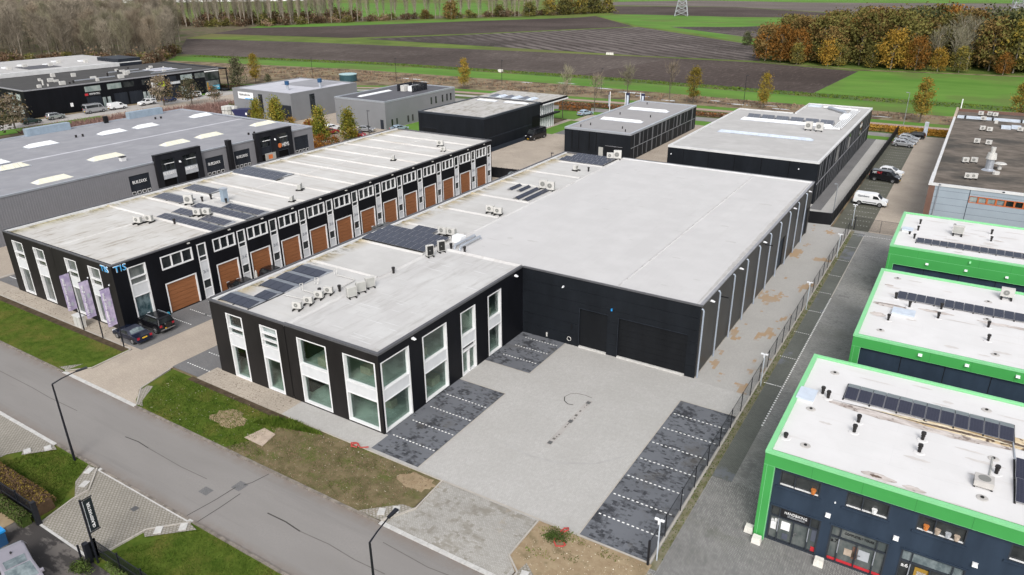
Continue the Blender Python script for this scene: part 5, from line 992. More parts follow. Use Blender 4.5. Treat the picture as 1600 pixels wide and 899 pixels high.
ac('white unit on the bare middle of the long block roof', -78.1, 68.4, ZR, R(-60), 'small', 1.1); ac('small unit at the right edge in the middle of the long block roof', -74.8, 63.9, ZR, R(-60), 'small', .9); ac('unit on the long block roof past the middle, by a roof ridge', -78.3, 88.6, ZR, R(-60), 'small', 1.); ac('green fronted unit near the far end of the long block roof', -78.2, 101, ZR, R(20), 'small', 1.2); ac('low unit near the far end of the long block roof, by the edge', -75.3, 98, ZR, R(20), 'small', .9)
ac('left one of two white units by the panels of the stepped hall', -26.6, 150.6, 6.85, R(5), 'big', 1.25); ac('right one of two white units by the panels of the stepped hall', -24.6, 150.4, 6.85, R(5), 'big', 1.25)
def vent(label, x, y, z, h=.6, r=.13, col=True, group='black vent pipes on the roofs', name='vent_pipe'):
    t = thing(name, label, 'vent pipe', (x, y, z), 0, group); mb = MB(); mb.cyl((x, y, z), r*.75, h*.5, n=8).cyl((x, y, z+h*.5), r, h*.16, r*.8, n=8).cyl((x, y, z+h*.66), r*.7, h*.1, n=8).cyl((x, y, z+h*.76), r*1.15, h*.24, r*1.05, n=8); mb.build('pipe', 'vent_black', t)
    if col: MB().cyl((x, y, z), r*2.6, .04, r*2.1, n=12).build('collar', 'white_roof', t)
    return t
def drain(label, x, y, z): t = thing('roof_drain', label, 'roof drain', (x, y, z), 0, 'round drains in the white roofs'); MB().cyl((x, y, z), .33, .03, .28, n=14).build('flange', 'collar_grey', t); MB().cyl((x, y, z+.03), .1, .06, n=8).build('strainer', 'rubber_black', t)
for x, y, lb in ((-47.9, 45.2, 'vent pipe beside the fourth small fan unit'), (-46.5, 51.4, 'small vent on the ridge between the office roofs'), (-45.7, 60.1, 'vent pipe at the left end of the silver ducts'), (-43.8, 60., 'vent pipe at the right side of the silver ducts'), (-47.9, 98.2, 'bent vent pipe near the lone cooling unit'), (-85.3, 57.8, 'vent pipe by the white fan unit of the long block'), (-85.2, 59.1, 'vent pipe between fan unit and chimney'), (-81.8, 58.9, 'vent pipe at the foot of the square chimney'), (-80, 49.9, 'small vent in front of the nearest panel row'), (-49, 43.7, 'vent between the second and third small fan unit')): vent(lb, x, y, ZR, .65, .16, False)
# roof pipes and ducts
def pipe(label, pts, r, mat, name='roof_pipe', cat='pipe'): mb = MB(); mb.tube(pts, r, 6); return mb.build(name, mat, None, label=label, cat=cat)
zz = ZR+.12
pipe('thin white pipe from the panels to the nearest small fan unit', [(-51.7, 41.7, zz), (-48.8, 42.0, zz)], .05, 'ac_white'); pipe('white pipe with a hooked end leading to the second small fan unit', [(-51.3, 43.4, zz), (-51.4, 43.5, zz+.5), (-51.1, 43.6, zz+.6), (-51., 43.4, zz), (-48.9, 43.4, zz)], .05, 'ac_white'); pipe('white pipe with a hooked end running along the ridge to the fourth fan unit', [(-51.2, 47.9, zz), (-51.3, 48, zz+.5), (-51, 48.1, zz+.6), (-50.9, 47.9, zz), (-48.6, 47.9, zz), (-48.4, 47.8, zz), (-48.2, 45.3, zz)], .05, 'ac_white'); pipe('short hooked pipe behind the panel tents', [(-51.2, 45.2, zz-.1), (-51.25, 45.3, zz+.5), (-50.9, 45.4, zz+.6), (-50.8, 45.2, zz)], .05, 'ac_white')
t = thing('roof_duct', 'pair of silver ducts with a white box at the corner of the hall roof', 'duct', (-45.4, 62, ZR))
MB().box(-46.9, -45.7, 61.9, 62.9, ZR, ZR+.75).build('duct_box', 'skylight_white', t)
for dx in (0, .75): mb = MB(); mb.tube([(-45.3+dx, 60.2, ZR), (-45.3+dx, 60.25, ZR+.3), (-45.4+dx, 60.5, ZR+.4), (-45.4+dx, 64.2, ZR+.4), (-45.4+dx, 64.4, ZR)], .14, 8); mb.build('duct', 'light_metal', t)
MB().box(-46.6, -45., 60.6, 61.8, ZR, ZR+.05).build('base_plate', 'pale_roof', t)
t = thing('roof_ducts', 'bundle of parallel white pipes along the right edge of the stepped hall roof', 'pipes', (-21.7, 165, 6.85))
for i in range(5): mb = MB(); mb.tube([(-22.6+i*.36, 153.8, 7.2), (-22.6+i*.36, 176.5, 7.2)], .1, 5); mb.build('pipe', 'skylight_white', t)
pipe('white pipe run leading left from the pipe bundle on the stepped hall', [(-21.6, 176.6, 7.2), (-28.8, 177.6, 7.2)], .22, 'skylight_white'); pipe('grey duct lying slantwise at the back of the stepped hall roof', [(-27.6, 177, 7.3), (-23.4, 172, 7.3)], .3, 'light_metal', 'roof_duct', 'duct'); pipe('white pipe from the two big units to the pipe bundle on the stepped hall', [(-24, 152.6, 7.1), (-21.4, 153.6, 7.1)], .18, 'skylight_white')
o = MB().box(-23.4, -21.9, 165, 169.6, 6.85, 7.5).build('cooling_unit', 'skylight_white'); tag(o, 'flat white box unit at the back of the stepped hall roof', 'air conditioner', 'cooling units on the roofs')
o = MB().box(-32.4, -29.6, 178.8, 180.6, 6.85, 7.1).build('skylight', 'skylight_blue'); tag(o, 'square roof light in the far left corner of the stepped hall roof', 'skylight')
for i in range(6): x = -40.4+i*2.9; tent(['first', 'second', 'third', 'fourth', 'fifth', 'sixth'][i]+' from the left of the tilted panel groups on the stepped hall', x, x+2.5, 157.4, 158.9, 160.2, 6.85, .7, 2, 'solar_back', 'solar_back', zs=.1)
# things on the green edged roofs
def solar_row(label, x0, x1, n, y0, yr, y1, z, mat): return tent(label, x0, x1, y0, yr, y1, z, .16, n, mat, 'solar_back', 'solar rows on the white roofs')
zg = 6.89
solar_row('row of twelve large panels on the nearest white roof', -3.8, 6.6, 12, 50.75, 52.3, 53.15, zg, 'solar_cells'); solar_row('panel row on the middle white roof', -2.6, 16, 24, 72, 73.5, 73.8, zg, 'solar_blue'); solar_row('panel row on the farthest white roof', -2.6, 16, 24, 90, 91.3, 91.5, zg, 'solar_blue')
tent('panels cut by the right picture edge on the nearest white roof', 6.6, 14, 44, 46.1, 46.4, zg, .3, 9, 'solar_cells', backs=False, group='solar rows on the white roofs'); tent('rear panels cut by the right picture edge on the nearest white roof', 6.6, 14, 46.4, 48.4, 48.7, zg, .3, 9, 'solar_cells', backs=False, group='solar rows on the white roofs')
o = thing('roof_hatch', 'pale square hatch in the left corner of the nearest white roof', 'roof hatch', (-6.1, 49.7, zg)); MB().box(-6.65, -5.55, 48.9, 50.5, zg-.02, zg+.22).build('kerb', 'roof_edge_white', o); MB().box(-6.7, -5.5, 48.85, 50.55, zg+.22, zg+.3).build('lid', 'skylight_blue', o)
o = thing('skylight', 'long pale roof light on the middle white roof', 'skylight', (-1.7, 68.5, zg)); MB().box(-2.6, -.8, 67.9, 69.2, zg-.02, zg+.2).build('kerb', 'roof_edge_white', o); MB().box(-2.62, -.78, 67.88, 69.22, zg+.2, zg+.32).build('pane', 'skylight_blue', o)
o = thing('skylight', 'pale roof light in the left corner of the farthest white roof', 'skylight', (-4, 94.1, zg)); MB().box(-4.4, -3.3, 93.5, 94.6, zg-.02, zg+.22).build('kerb', 'roof_edge_white', o); MB().box(-4.42, -3.28, 93.48, 94.62, zg+.22, zg+.34).build('pane', 'skylight_blue', o)
for n_, L in (('nearest', [(-2.4, 48.1), (-2.45, 46.7), (1.5, 48.1), (1.45, 46.5), (-5.2, 50.7), (-4.75, 50.3), (-6.2, 43.7), (5.65, 46.5)]), ('middle', [(-2.7, 72), (-1.4, 70.5), (1.1, 71.5), (1., 69.2), (4.8, 69.4), (4.85, 66.5), (-2.7, 66.5)]), ('farthest', [(-2.8, 97.6), (-2.8, 94.8), (.8, 97.7), (4.6, 97.6), (4.6, 94.8), (-2.9, 91.4), (-3.5, 92.8)])):
    D_ = {'nearest': ['rear one of the left pair of black vents on the nearest white roof', 'front one of the left pair of black vents on the nearest white roof', 'rear one of the right pair of black vents on the nearest white roof', 'front one of the right pair of black vents on the nearest white roof', 'left black vent next to the square hatch of the nearest white roof', 'right black vent next to the square hatch of the nearest white roof', 'squat black vent near the front left corner of the nearest white roof', 'black vent beside the grey fan box of the nearest white roof'],
          'middle': ['black vent at the left end of the panel row on the middle white roof', 'black vent between pale roof light and panel row on the middle white roof', 'black vent half hidden by the panel row of the middle white roof', 'black vent right of the pale roof light on the middle white roof', 'black vent at the end of the right dark stain on the middle white roof', 'black vent in the empty right half of the middle white roof', 'black vent left of the pale roof light on the middle white roof'],
          'farthest': ['rear left black vent on the farthest white roof', 'black vent right of the small pale roof light on the farthest white roof', 'black vent behind the cooling unit of the farthest white roof', 'rear right black vent on the farthest white roof', 'front right black vent behind the panels of the farthest white roof', 'black vent touching the left end of the panel row of the farthest white roof', 'low black vent between roof light and panel row of the farthest white roof']}[n_]
    for (x, y), lb in zip(L, D_): vent(lb, x, y, zg, .38 if 'squat' in lb or 'low' in lb else .62, .14 if n_ == 'nearest' else .13)
for x, y, lb in ((-4.9, 43.5, 'round drain in the front left corner of the nearest white roof'), (5., 43.5, 'round drain at the front right of the nearest white roof'), (5., 54.4, 'round drain behind the twelve panels of the nearest white roof'), (-5., 54.4, 'round drain in the back left corner of the nearest white roof'), (-5.5, 48.2, 'round drain in front of the hatch of the nearest white roof'), (5.5, 48.2, 'round drain right of the vents on the nearest white roof'), (4.7, 75.6, 'round drain behind the panel row of the middle white roof'), (4.7, 71.2, 'round drain in front of the panel row of the middle white roof'), (-3, 64.1, 'round drain near the front left corner of the middle white roof'), (-3.1, 77.5, 'round drain in the back left corner of the middle white roof'), (5.4, 64.1, 'round drain near the front edge of the middle white roof, right half')): drain(lb, x, y, zg)
t = thing('fan_box', 'grey box fan with a cable on the nearest white roof', 'roof fan', (5., 44.9, zg)); MB().box(4.5, 5.5, 44.4, 45.3, zg+.1, zg+.5).build('casing', 'collar_grey', t); MB().cyl((5., 44.85, zg+.5), .34, .02, n=14).build('fan_grille', 'ac_grille', t); MB().box(4.5, 4.6, 44.4, 45.3, zg, zg+.1).box(5.4, 5.5, 44.4, 45.3, zg, zg+.1).build('foot', 'rubber_black', t)
pipe('pale cable run from the fan box over the nearest white roof', [(5.25, 45.3, zg+.05), (5.45, 48.2, zg+.05)], .05, 'ac_fan_grey', 'cable', 'cable'); pipe('pale cable from the twelve panels to the right edge panels', [(6.55, 50.7, zg+.06), (6.65, 48.7, zg+.06)], .05, 'light_metal', 'cable', 'cable')
ac('fan unit with its fan turned to the viewer on the middle white roof', 6.1, 77.3, zg, R(0), 'small', 1.2); ac('dark barred cooling unit on the farthest white roof', 1.25, 95.4, zg, R(180), 'small', 1.3)
def stain(parent_name, mat, pts, z): b = bpy.data.objects[parent_name]; MB().quad(*[(x, y, z) for x, y in pts]).build('stain', mat, b)
def wob(x0, x1, y0, y1, n=16, seed=1, slope=0):
    q = random.Random(seed); e = min(.16, .4*(y1-y0)); k = lambda i: min(1, 4*i/n, 4*(n-i)/n)*.5; c = (y0+y1)/2
    up_ = [(x0+(x1-x0)*i/n, c+(y1-c)*(.2+1.6*k(i))+q.uniform(-e, e)*.9*k(i)+slope*i/n) for i in range(n+1)]; lo = [(x0+(x1-x0)*i/n, c-(c-y0)*(.2+1.6*k(i))+q.uniform(-e, e)*.9*k(i)+slope*i/n) for i in range(n+1)]; return lo+up_[::-1]
g1, g2, g3 = 'green_edged_block', 'green_edged_block.001', 'green_edged_block.002'
stain(g1, 'leak_grey', wob(-4.6, 6.5, 49.35, 50.45, 26, 2), zg+.006); stain(g1, 'leak_rust', wob(-1.2, 12, 49.95, 50.72, 30, 3, .25), zg+.011); stain(g1, 'leak_rust', wob(2.2, 12, 50.1, 51.5, 18, 9, .2), zg+.008); stain(g1, 'leak_cream', wob(-2.5, 12, 50.3, 50.48, 40, 13, .25), zg+.013); stain(g1, 'leak_brown', wob(1.2, 5.5, 50.2, 50.45, 30, 14, .15), zg+.017); stain(g1, 'leak_brown', wob(5, 11, 50.5, 50.8, 30, 15, .1), zg+.017); stain(g1, 'leak_brown', wob(-.9, -.2, 42.3, 42.55, 8, 16), zg+.012); stain(g1, 'leak_grey', wob(-1.4, .6, 42.15, 42.75, 10, 17), zg+.008)
stain(g1, 'crack_tar', wob(-4.5, 4.6, 50.22, 50.3, 40, 4), zg+.015); stain(g1, 'leak_grey', wob(.9, 2.2, 42.1, 42.5, 8, 5), zg+.008)
stain(g2, 'leak_grey', wob(-4.4, -1.6, 69.6, 70.5, 12, 6), zg+.008); stain(g2, 'faint_crack', wob(-4.3, -1.5, 70.2, 70.35, 12, 7), zg+.012); stain(g2, 'leak_grey', wob(-.7, 2.2, 70.4, 70.9, 12, 8), zg+.008); stain(g2, 'leak_grey', wob(3.9, 9, 70.35, 70.8, 14, 9), zg+.008); stain(g2, 'leak_grey', wob(-4.3, -3, 67, 67.9, 8, 10), zg+.008); stain(g2, 'leak_grey', wob(-4, -3.2, 75, 75.4, 6, 11), zg+.008); stain(g3, 'leak_grey', wob(-2.5, 9, 92, 92.4, 24, 12), zg+.008); stain(g3, 'leak_grey', wob(4.8, 5.9, 95.2, 95.5, 6, 13), zg+.008)
for nm_, (x0, x1, y0, y1) in ((g1, (-6, 8, 42.3, 55.5)), (g2, (-4, 8, 62.5, 78.5)), (g3, (-4, 8, 88, 101))):
    q = random.Random(len(nm_)+int(y0))
    for i in range(16): x, y, l = q.uniform(x0, x1-2), q.uniform(y0, y1), q.uniform(.6, 2.6); stain(nm_, 'roof_scuff', wob(x, x+l, y, y+q.uniform(.1, .4), 8, i), zg+.004+i*.0002)
    stain(nm_, 'roof_scuff', wob(x0-.3, x1, y0-.45, y0-.2, 30, 77), zg+.003)
stain('business_hall', 'faint_scuff', [(y_, x_) for x_, y_ in wob(60, 108, -18.05, -17.6, 90, 5)], 7.526); stain('business_hall', 'roof_mark', wob(-46.6, -36.6, 37.75, 38.5, 30, 6), 7.506); stain('business_hall', 'faint_scuff', wob(-37.4, -36.5, 37.7, 38.3, 8, 7), 7.51)
q = random.Random(3)
for i in range(60): x, y, l = q.uniform(-46, -37.5), q.uniform(38, 58.5), q.uniform(.5, 2.2); stain('business_hall', ('roof_mark', 'roof_edge_white')[i % 2], wob(x, min(x+l, -36.6), y, y+q.uniform(.03, .1), 6, i), 7.503+i*.00008)
for i in range(36): x, y = q.uniform(-46, -18.5), q.uniform(60.5, 107); stain('business_hall', 'roof_mark', [(x+a*math.cos(t_*.7)*q.uniform(.6, 1.3), y+b*math.sin(t_*.7)*q.uniform(.6, 1.3)) for a, b in [(q.uniform(.15, .9), q.uniform(.06, .3))] for t_ in range(9)], 7.5225+i*.00005)
# gravel roof things
t = thing('exhaust_stack', 'white drum shaped exhaust stack on the gravel roof', 'exhaust', (3.7, 133.2, 6.62)); MB().cyl((3.7, 133.2, 6.62), 1.0, .25, .6, n=12).cyl((3.7, 133.2, 6.87), .55, 1.5, n=12).build('pipe', 'light_metal', t); MB().cyl((3.7, 133.2, 8.4), .75, .9, .6, n=12).build('drum', 'ac_white', t); MB().cyl((3.7, 133.2, 9.3), .3, .9, .35, n=10).build('spout', 'ac_white', t)
for i, (x, y, rz, lb) in enumerate(((1.3, 185.9, 0, 'leftmost white unit beyond the gutter at the back of the gravel roof'), (2.9, 186.2, 0, 'middle white unit beyond the gutter at the back of the gravel roof'), (3.9, 185.7, .2, 'right white unit beyond the gutter at the back of the gravel roof'), (1.9, 179.3, 0, 'white unit in front of the gutter of the gravel roof'), (2., 167.8, .3, 'left one of a pair of white units in the rear half of the gravel roof'), (3.2, 167.1, .1, 'right one of a pair of white units in the rear half of the gravel roof'), (8.2, 170., 0, 'large white unit at the right picture edge on the gravel roof'), (1.5, 154.1, 0, 'left one of two white units in the middle of the gravel roof'), (3.3, 153.6, 0, 'dark fronted right one of two white units in the middle of the gravel roof'), (.4, 136.7, .4, 'left one of two white units near the exhaust stack'), (1.6, 137.4, 0, 'dark fronted unit near the exhaust stack'), (1.2, 125.6, 0, 'left one of two white units near the front of the gravel roof'), (1.9, 125.9, .2, 'right one of two white units near the front of the gravel roof'))): ac(lb, x, y, 6.6, rz, 'small', 1.05)
for x, y, lb in ((5.9, 172.8, 'left one of two flat grey roof lights on the gravel roof'), (7.6, 173.8, 'right one of two flat grey roof lights on the gravel roof')): o = MB().box(x-.8, x+.8, y-1.4, y+1.4, 6.6, 6.95).build('skylight', 'skylight_blue'); tag(o, lb, 'skylight')
o = MB().cyl((5.1, 134.6, 6.62), .3, .9, n=10).cyl((5.1, 134.6, 7.5), .9, .15, .7, n=12).build('roof_vent', 'ac_white'); tag(o, 'mushroom shaped white vent right of the exhaust stack', 'vent'); o = MB().cyl((4.7, 130.9, 6.62), .5, .4, n=10).build('roof_vent', 'ac_white'); tag(o, 'low white vent in front of the exhaust stack', 'vent')
for x, y in ((4.2, 177.6),): tag(MB().box(x-.3, x+.3, y-.3, y+.3, 6.6, 7.2).build('roof_vent', 'ac_white'), 'tiny white box vent before the gutter of the gravel roof', 'vent')
o = MB().box(-115.7, -114.9, 0, 0, 0, 0) if False else None
t = thing('roof_vent', 'small square black vent on the grey warehouse roof', 'vent', (-119.5, 67.6, 6.9)); MB().box(-119.9, -119.1, 67.2, 68, 6.85, 7.5).build('casing', 'roof_edge_white', t); MB().box(-119.95, -119.05, 67.15, 68.05, 7.5, 7.62).build('cap', 'vent_black', t)
for x, y, lb in ((-118.5, 92.8, 'pair of tiny vents on the grey warehouse roof near the far portal'), (-146, 74.5, 'pair of tiny vents on the grey warehouse roof by the back row of roof lights'), (-150, 94, 'pair of tiny vents at the back edge of the grey warehouse roof')): o = MB().cyl((x, y, 6.8), .2, .5, n=8).cyl((x+.2, y+1.2, 6.8), .2, .5, n=8).build('roof_vent', 'vent_black'); tag(o, lb, 'vent')
# ================================================================ vehicles
PROF = {  # side outline (x forward, z up), belt height, half width, roof half width share, window data
 'hatch': dict(p=[(-2.05, .35), (-2.1, .6), (-2.05, .95), (-1.75, 1.38), (-1.3, 1.5), (.1, 1.48), (1.05, 1.0), (1.85, .85), (2.1, .6), (2.05, .3)], belt=.95, w=.88, ws=((.12, 1.45), (1.0, 1.02)), rw=((-1.78, 1.36), (-2.03, 1.0)), sw=[(-1.62, 1.0, -1.45, 1.36, -.55, 1.4, -.55, 1.0), (-.48, 1.0, -.48, 1.4, .08, 1.38, .75, 1.0)], wb=(-1.3, 1.3), r=.31),
 'sedan': dict(p=[(-2.3, .35), (-2.35, .6), (-2.3, .95), (-1.7, 1.0), (-1.1, 1.4), (-.7, 1.45), (.1, 1.44), (1.0, .98), (2.05, .8), (2.3, .55), (2.25, .3)], belt=.95, w=.9, ws=((.12, 1.41), (.98, .99)), rw=((-1.08, 1.38), (-1.66, 1.01)), sw=[(-1.5, 1.0, -1.0, 1.34, -.5, 1.37, -.5, 1.0), (-.43, 1.0, -.43, 1.37, .08, 1.35, .75, 1.0)], wb=(-1.4, 1.4), r=.32),
 'estate': dict(p=[(-2.3, .35), (-2.35, .6), (-2.32, .95), (-2.05, 1.4), (-1.7, 1.5), (.1, 1.48), (1.05, 1.0), (2.05, .82), (2.3, .55), (2.25, .3)], belt=.95, w=.9, ws=((.12, 1.45), (1.0, 1.02)), rw=((-2.08, 1.38), (-2.3, 1.0)), sw=[(-2.0, 1.0, -1.8, 1.34, -.6, 1.4, -.6, 1.0), (-.53, 1.0, -.53, 1.4, .08, 1.38, .75, 1.0)], wb=(-1.4, 1.4), r=.33),
 'suv': dict(p=[(-2.1, .45), (-2.15, .7), (-2.15, 1.1), (-1.95, 1.7), (-1.7, 1.8), (.25, 1.78), (.95, 1.18), (1.95, 1.08), (2.15, .8), (2.1, .42)], belt=1.12, w=.93, ws=((.28, 1.74), (.92, 1.2)), rw=((-1.97, 1.66), (-2.12, 1.2)), sw=[(-1.9, 1.18, -1.75, 1.64, -.6, 1.68, -.6, 1.18), (-.52, 1.18, -.52, 1.68, .22, 1.66, .75, 1.18)], wb=(-1.3, 1.35), r=.38),
 'van': dict(p=[(-2.5, .4), (-2.55, .7), (-2.5, 1.2), (-2.42, 1.85), (-2.2, 1.95), (.6, 1.95), (.95, 1.85), (1.65, 1.2), (2.3, 1.02), (2.52, .75), (2.5, .35)], belt=1.2, w=.96, ws=((1.0, 1.8), (1.6, 1.24)), rw=((-2.44, 1.75), (-2.5, 1.25)), sw=[(.35, 1.22, .35, 1.72, .95, 1.68, 1.42, 1.22)], wb=(-1.55, 1.5), r=.34),
 'bigvan': dict(p=[(-2.9, .45), (-2.95, .8), (-2.9, 1.3), (-2.85, 2.4), (-2.6, 2.55), (1.2, 2.5), (1.5, 2.4), (2.2, 1.4), (2.8, 1.15), (2.95, .85), (2.9, .4)], belt=1.35, w=1., ws=((1.55, 2.3), (2.16, 1.44)), rw=((-2.86, 2.2), (-2.9, 1.4)), sw=[(.9, 1.4, .9, 2.2, 1.45, 2.15, 1.95, 1.4), (-2.6, 1.5, -2.6, 2.2, .7, 2.2, .7, 1.5)], wb=(-1.9, 1.9), r=.37),
 'cabrio': dict(p=[(-2.25, .35), (-2.3, .6), (-2.25, .92), (-1.3, .98), (-.75, 1.3), (-.4, 1.38), (.15, 1.36), (.95, .96), (2.0, .78), (2.25, .55), (2.2, .3)], belt=.93, w=.9, ws=((.17, 1.33), (.93, .97)), rw=((-.78, 1.3), (-1.22, 1.0)), sw=[(-.8, .97, -.5, 1.24, .1, 1.28, .72, .97)], wb=(-1.35, 1.35), r=.32),
 'pickup': dict(p=[(-2.6, .5), (-2.65, .8), (-2.6, 1.1), (-.8, 1.12), (-.6, 1.7), (-.3, 1.78), (.5, 1.76), (1.2, 1.15), (2.3, 1.02), (2.6, .75), (2.55, .42)], belt=1.12, w=.92, ws=((.53, 1.72), (1.15, 1.18)), rw=((-.62, 1.68), (-.76, 1.2)), sw=[(-.5, 1.18, -.4, 1.64, .5, 1.66, 1., 1.18)], wb=(-1.6, 1.6), r=.37)}
def make_car(kind, paint, label, x, y, heading, extra=None, glass='car_glass', group=None, cat='car', name='parked_car', top=None, z=.04, rim='rim'):
    q = PROF[kind]; p = q['p']; bz, w = q['belt'], q['w']; zt = max(a[1] for a in p)
    t = thing(name, label, cat, (x, y, z), heading, group)
    hw = lambda zz: w if zz <= bz else w-(w*.2 if kind not in ('van', 'bigvan') else w*.1)*(zz-bz)/(zt-bz)
    cx = sum(a[0] for a in p)/len(p); czz = sum(a[1] for a in p)/len(p)
    ins = [(cx+(a[0]-cx)*.955, czz+(a[1]-czz)*.93) for a in p]
    low = [(a, i) for i, a in enumerate(p)]
    mb = MB(); n = len(p); rings = []
    for s, prof, dw in ((-1, ins, 0), (-1, p, .07), (1, p, .07), (1, ins, 0)):
        b = len(mb.v)
        for a in prof: mb.v.append((a[0], s*(hw(a[1])-dw), a[1]))
        rings.append(b)
    topi = [i for i in range(n) if p[i][1] > bz+.02]; capi = set(topi)
    for A, Bq in zip(rings, rings[1:]):
        for i in range(n):
            j = (i+1) % n; mb.f.append((A+i, A+j, Bq+j, Bq+i)); mb.m.append(1 if (top and i in capi and j in capi) else 0)
    i0, i1 = topi[0]-1, topi[-1]+1
    for b, s in ((rings[0], -1), (rings[3], 1)):
        up = [b+i for i in range(i0, i1+1)]; lo = [b+i for i in range(0, i0+1)]+[b+i for i in range(i1, n)]
        mb.f.append(tuple(up)); mb.m.append(1 if top else 0); mb.f.append(tuple(lo)); mb.m.append(0)
    mb.build('body', [paint, top] if top else paint, t, local=True)
    def panel(nm, a, b, mat, shrink=.84, e=.02):
        d = Vector((b[0]-a[0], 0, b[1]-a[1])).normalized(); nn = Vector((d.z, 0, -d.x)); nn = nn if (nn.x > 0) == (a[0] < b[0]) else -nn
        if nn.z < 0: nn = -nn
        wa, wb_ = hw(a[1])*shrink, hw(b[1])*shrink
        A = [(a[0]+nn.x*e, -wa, a[1]+nn.z*e), (a[0]+nn.x*e, wa, a[1]+nn.z*e), (b[0]+nn.x*e, wb_, b[1]+nn.z*e), (b[0]+nn.x*e, -wb_, b[1]+nn.z*e)]
        mb = MB(); mb.hexa([(v[0]-nn.x*.03, v[1], v[2]-nn.z*.03) for v in A], A); return mb.build(nm, mat, t, local=True)
    panel('windscreen', *q['ws'], glass)
    if kind not in ('van',): panel('rear_window', *q['rw'], glass)
    for s in (-1, 1):
        for k_ in q['sw']:
            pts = [(k_[i], s*(hw(k_[i+1])+.008), k_[i+1]) for i in (0, 2, 4, 6)]
            MB().hexa([(a, b-s*.03, c) for a, b, c in pts], pts).build('side_window', 'car_glass', t, local=True)
        MB().box(.75 if kind not in ('van', 'bigvan') else 1.3, .95 if kind not in ('van', 'bigvan') else 1.5, s*(w+.02)-.09, s*(w+.02)+.09, bz+.02, bz+.16).build('mirror', paint, t, local=True)
        fx_ = p[-2][0]; MB().box(fx_-.28, fx_-.02, s*w*.72-.16, s*w*.72+.16, p[-3][1]-.16, p[-3][1]-.01).build('headlight', 'lamp_clear', t, local=True)
        bx = p[1][0]; MB().box(bx-.015, bx+.14, s*w*.78-.14, s*w*.78+.13, bz-.28, bz-.04).build('tail_light', 'tail_red', t, local=True)
    bx = p[1][0]; MB().box(bx-.03, bx+.02, -.26, .26, .55 if kind not in ('cabrio', 'sedan') else .66, .67 if kind not in ('cabrio', 'sedan') else .78).build('number_plate', 'plate_yellow', t, local=True); fx_ = p[-2][0]; MB().box(fx_-.02, fx_+.02, -.26, .26, .42, .53).build('number_plate', 'plate_yellow', t, local=True)
    MB().box(p[0][0]-.08, p[0][0]+.2, -w*.92, w*.92, .32, .5).box(fx_-.2, fx_+.01, -w*.9, w*.9, .28, .42).build('bumper', 'plastic_dark' if kind in ('van', 'suv', 'bigvan') else paint, t, local=True)
    r = q['r']
    for wx_ in q['wb']:
        for s in (-1, 1):
            def disc(rr, a, b): return MB().hexa([(wx_+rr*math.cos(.3927*i), s*a, r+rr*math.sin(.3927*i)) for i in range(16)], [(wx_+rr*math.cos(.3927*i), s*b, r+rr*math.sin(.3927*i)) for i in range(16)])
            wl = disc(r, w-.2, w+.015).build('wheel', 'tyre', t, local=True); disc(r*.64, w, w+.03).build('rim', rim, wl, local=True); disc(r*.16, w+.03, w+.04).build('hub', 'plastic_dark', wl, local=True)
            disc(r*1.22, w-.1, w+.006).build('wheel_arch', 'plastic_dark', t, local=True)
    return t
PI = math.pi
c = make_car('cabrio', 'paint_navy', 'dark blue cabriolet with closed soft top parked at the corner by the banner poles', -70.85, 36.95, PI, top='soft_top', glass='car_glass_pale')
for s in (-1, 1): MB().box(-1.5, .8, s*.905-.012, s*.905+.012, .93, .98).build('trim', 'chrome', c, local=True)
MB().hexa([(-1.0, -.4, 1.19), (-.76, -.36, 1.37), (-.76, .36, 1.37), (-1.0, .4, 1.19)], [(-1.02, -.4, 1.21), (-.78, -.36, 1.39), (-.78, .36, 1.39), (-1.02, .4, 1.21)]).build('rear_pane', 'car_glass_pale', c, local=True)
c = make_car('suv', 'paint_black', 'black off road car with spare wheel parked before the mural window', -70.95, 39.75, PI)
MB().hexa([(-2.18, .36*math.cos(.3927*i), .98+.36*math.sin(.3927*i)) for i in range(16)], [(-2.4, .33*math.cos(.3927*i), .98+.33*math.sin(.3927*i)) for i in range(16)]).build('spare_wheel', 'paint_black', c, local=True)
MB().box(-2.26, -2.1, -.8, .8, .46, .58).build('rear_bumper', 'chrome', c, local=True); MB().box(-1.6, 1.5, -1.02, -.92, .38, .44).box(-1.6, 1.5, .92, 1.02, .38, .44).build('side_step', 'chrome', c, local=True)
for s in (-1, 1): MB().box(-1.6, .2, s*.7-.03, s*.7+.03, 1.82, 1.87).build('roof_rail', 'light_metal', c, local=True)
make_car('suv', 'paint_black', 'black car before the second brown garage door behind the roof edge', -70.6, 51.2, PI*.97); make_car('hatch', 'paint_black', 'dark car peeking over the roof edge before the third brown garage door', -70.4, 56., 0)
make_car('hatch', 'paint_grey', 'dark car hidden behind the roof edge before a middle brown garage door', -70.5, 77., PI)
make_car('bigvan', 'paint_black', 'large black van with dark windows parked in the courtyard by the glazed block', -84.8, 145.6, -PI/2-.12, cat='van', name='parked_van')
make_car('sedan', 'paint_iceblue', 'pale car with dark windows parked beyond the glazed block', -88.6, 178.5, R(70))
make_car('hatch', 'paint_grey', 'dark car half hidden behind the black fence at the far end of the lane', -69.4, 113.2, R(15), glass='car_glass_pale')
NW = 'cars parked before the dark navy block'
make_car('estate', 'paint_green', 'dark green estate car at the left end of the cars by the dark navy block', -209.4, 96.5, R(88), group=NW); make_car('suv', 'paint_silver', 'silver off road car second from the left by the dark navy block', -210.2, 103.2, R(88), group=NW)
make_car('bigvan', 'paint_silver', 'grey van with pale cargo body before the grey roller doors', -210.8, 114.5, R(88), group=NW, cat='van', name='parked_van'); make_car('van', 'car_white', 'white van right of the grey van before the grey roller doors', -210.6, 121, R(88), group=NW, cat='van', name='parked_van')
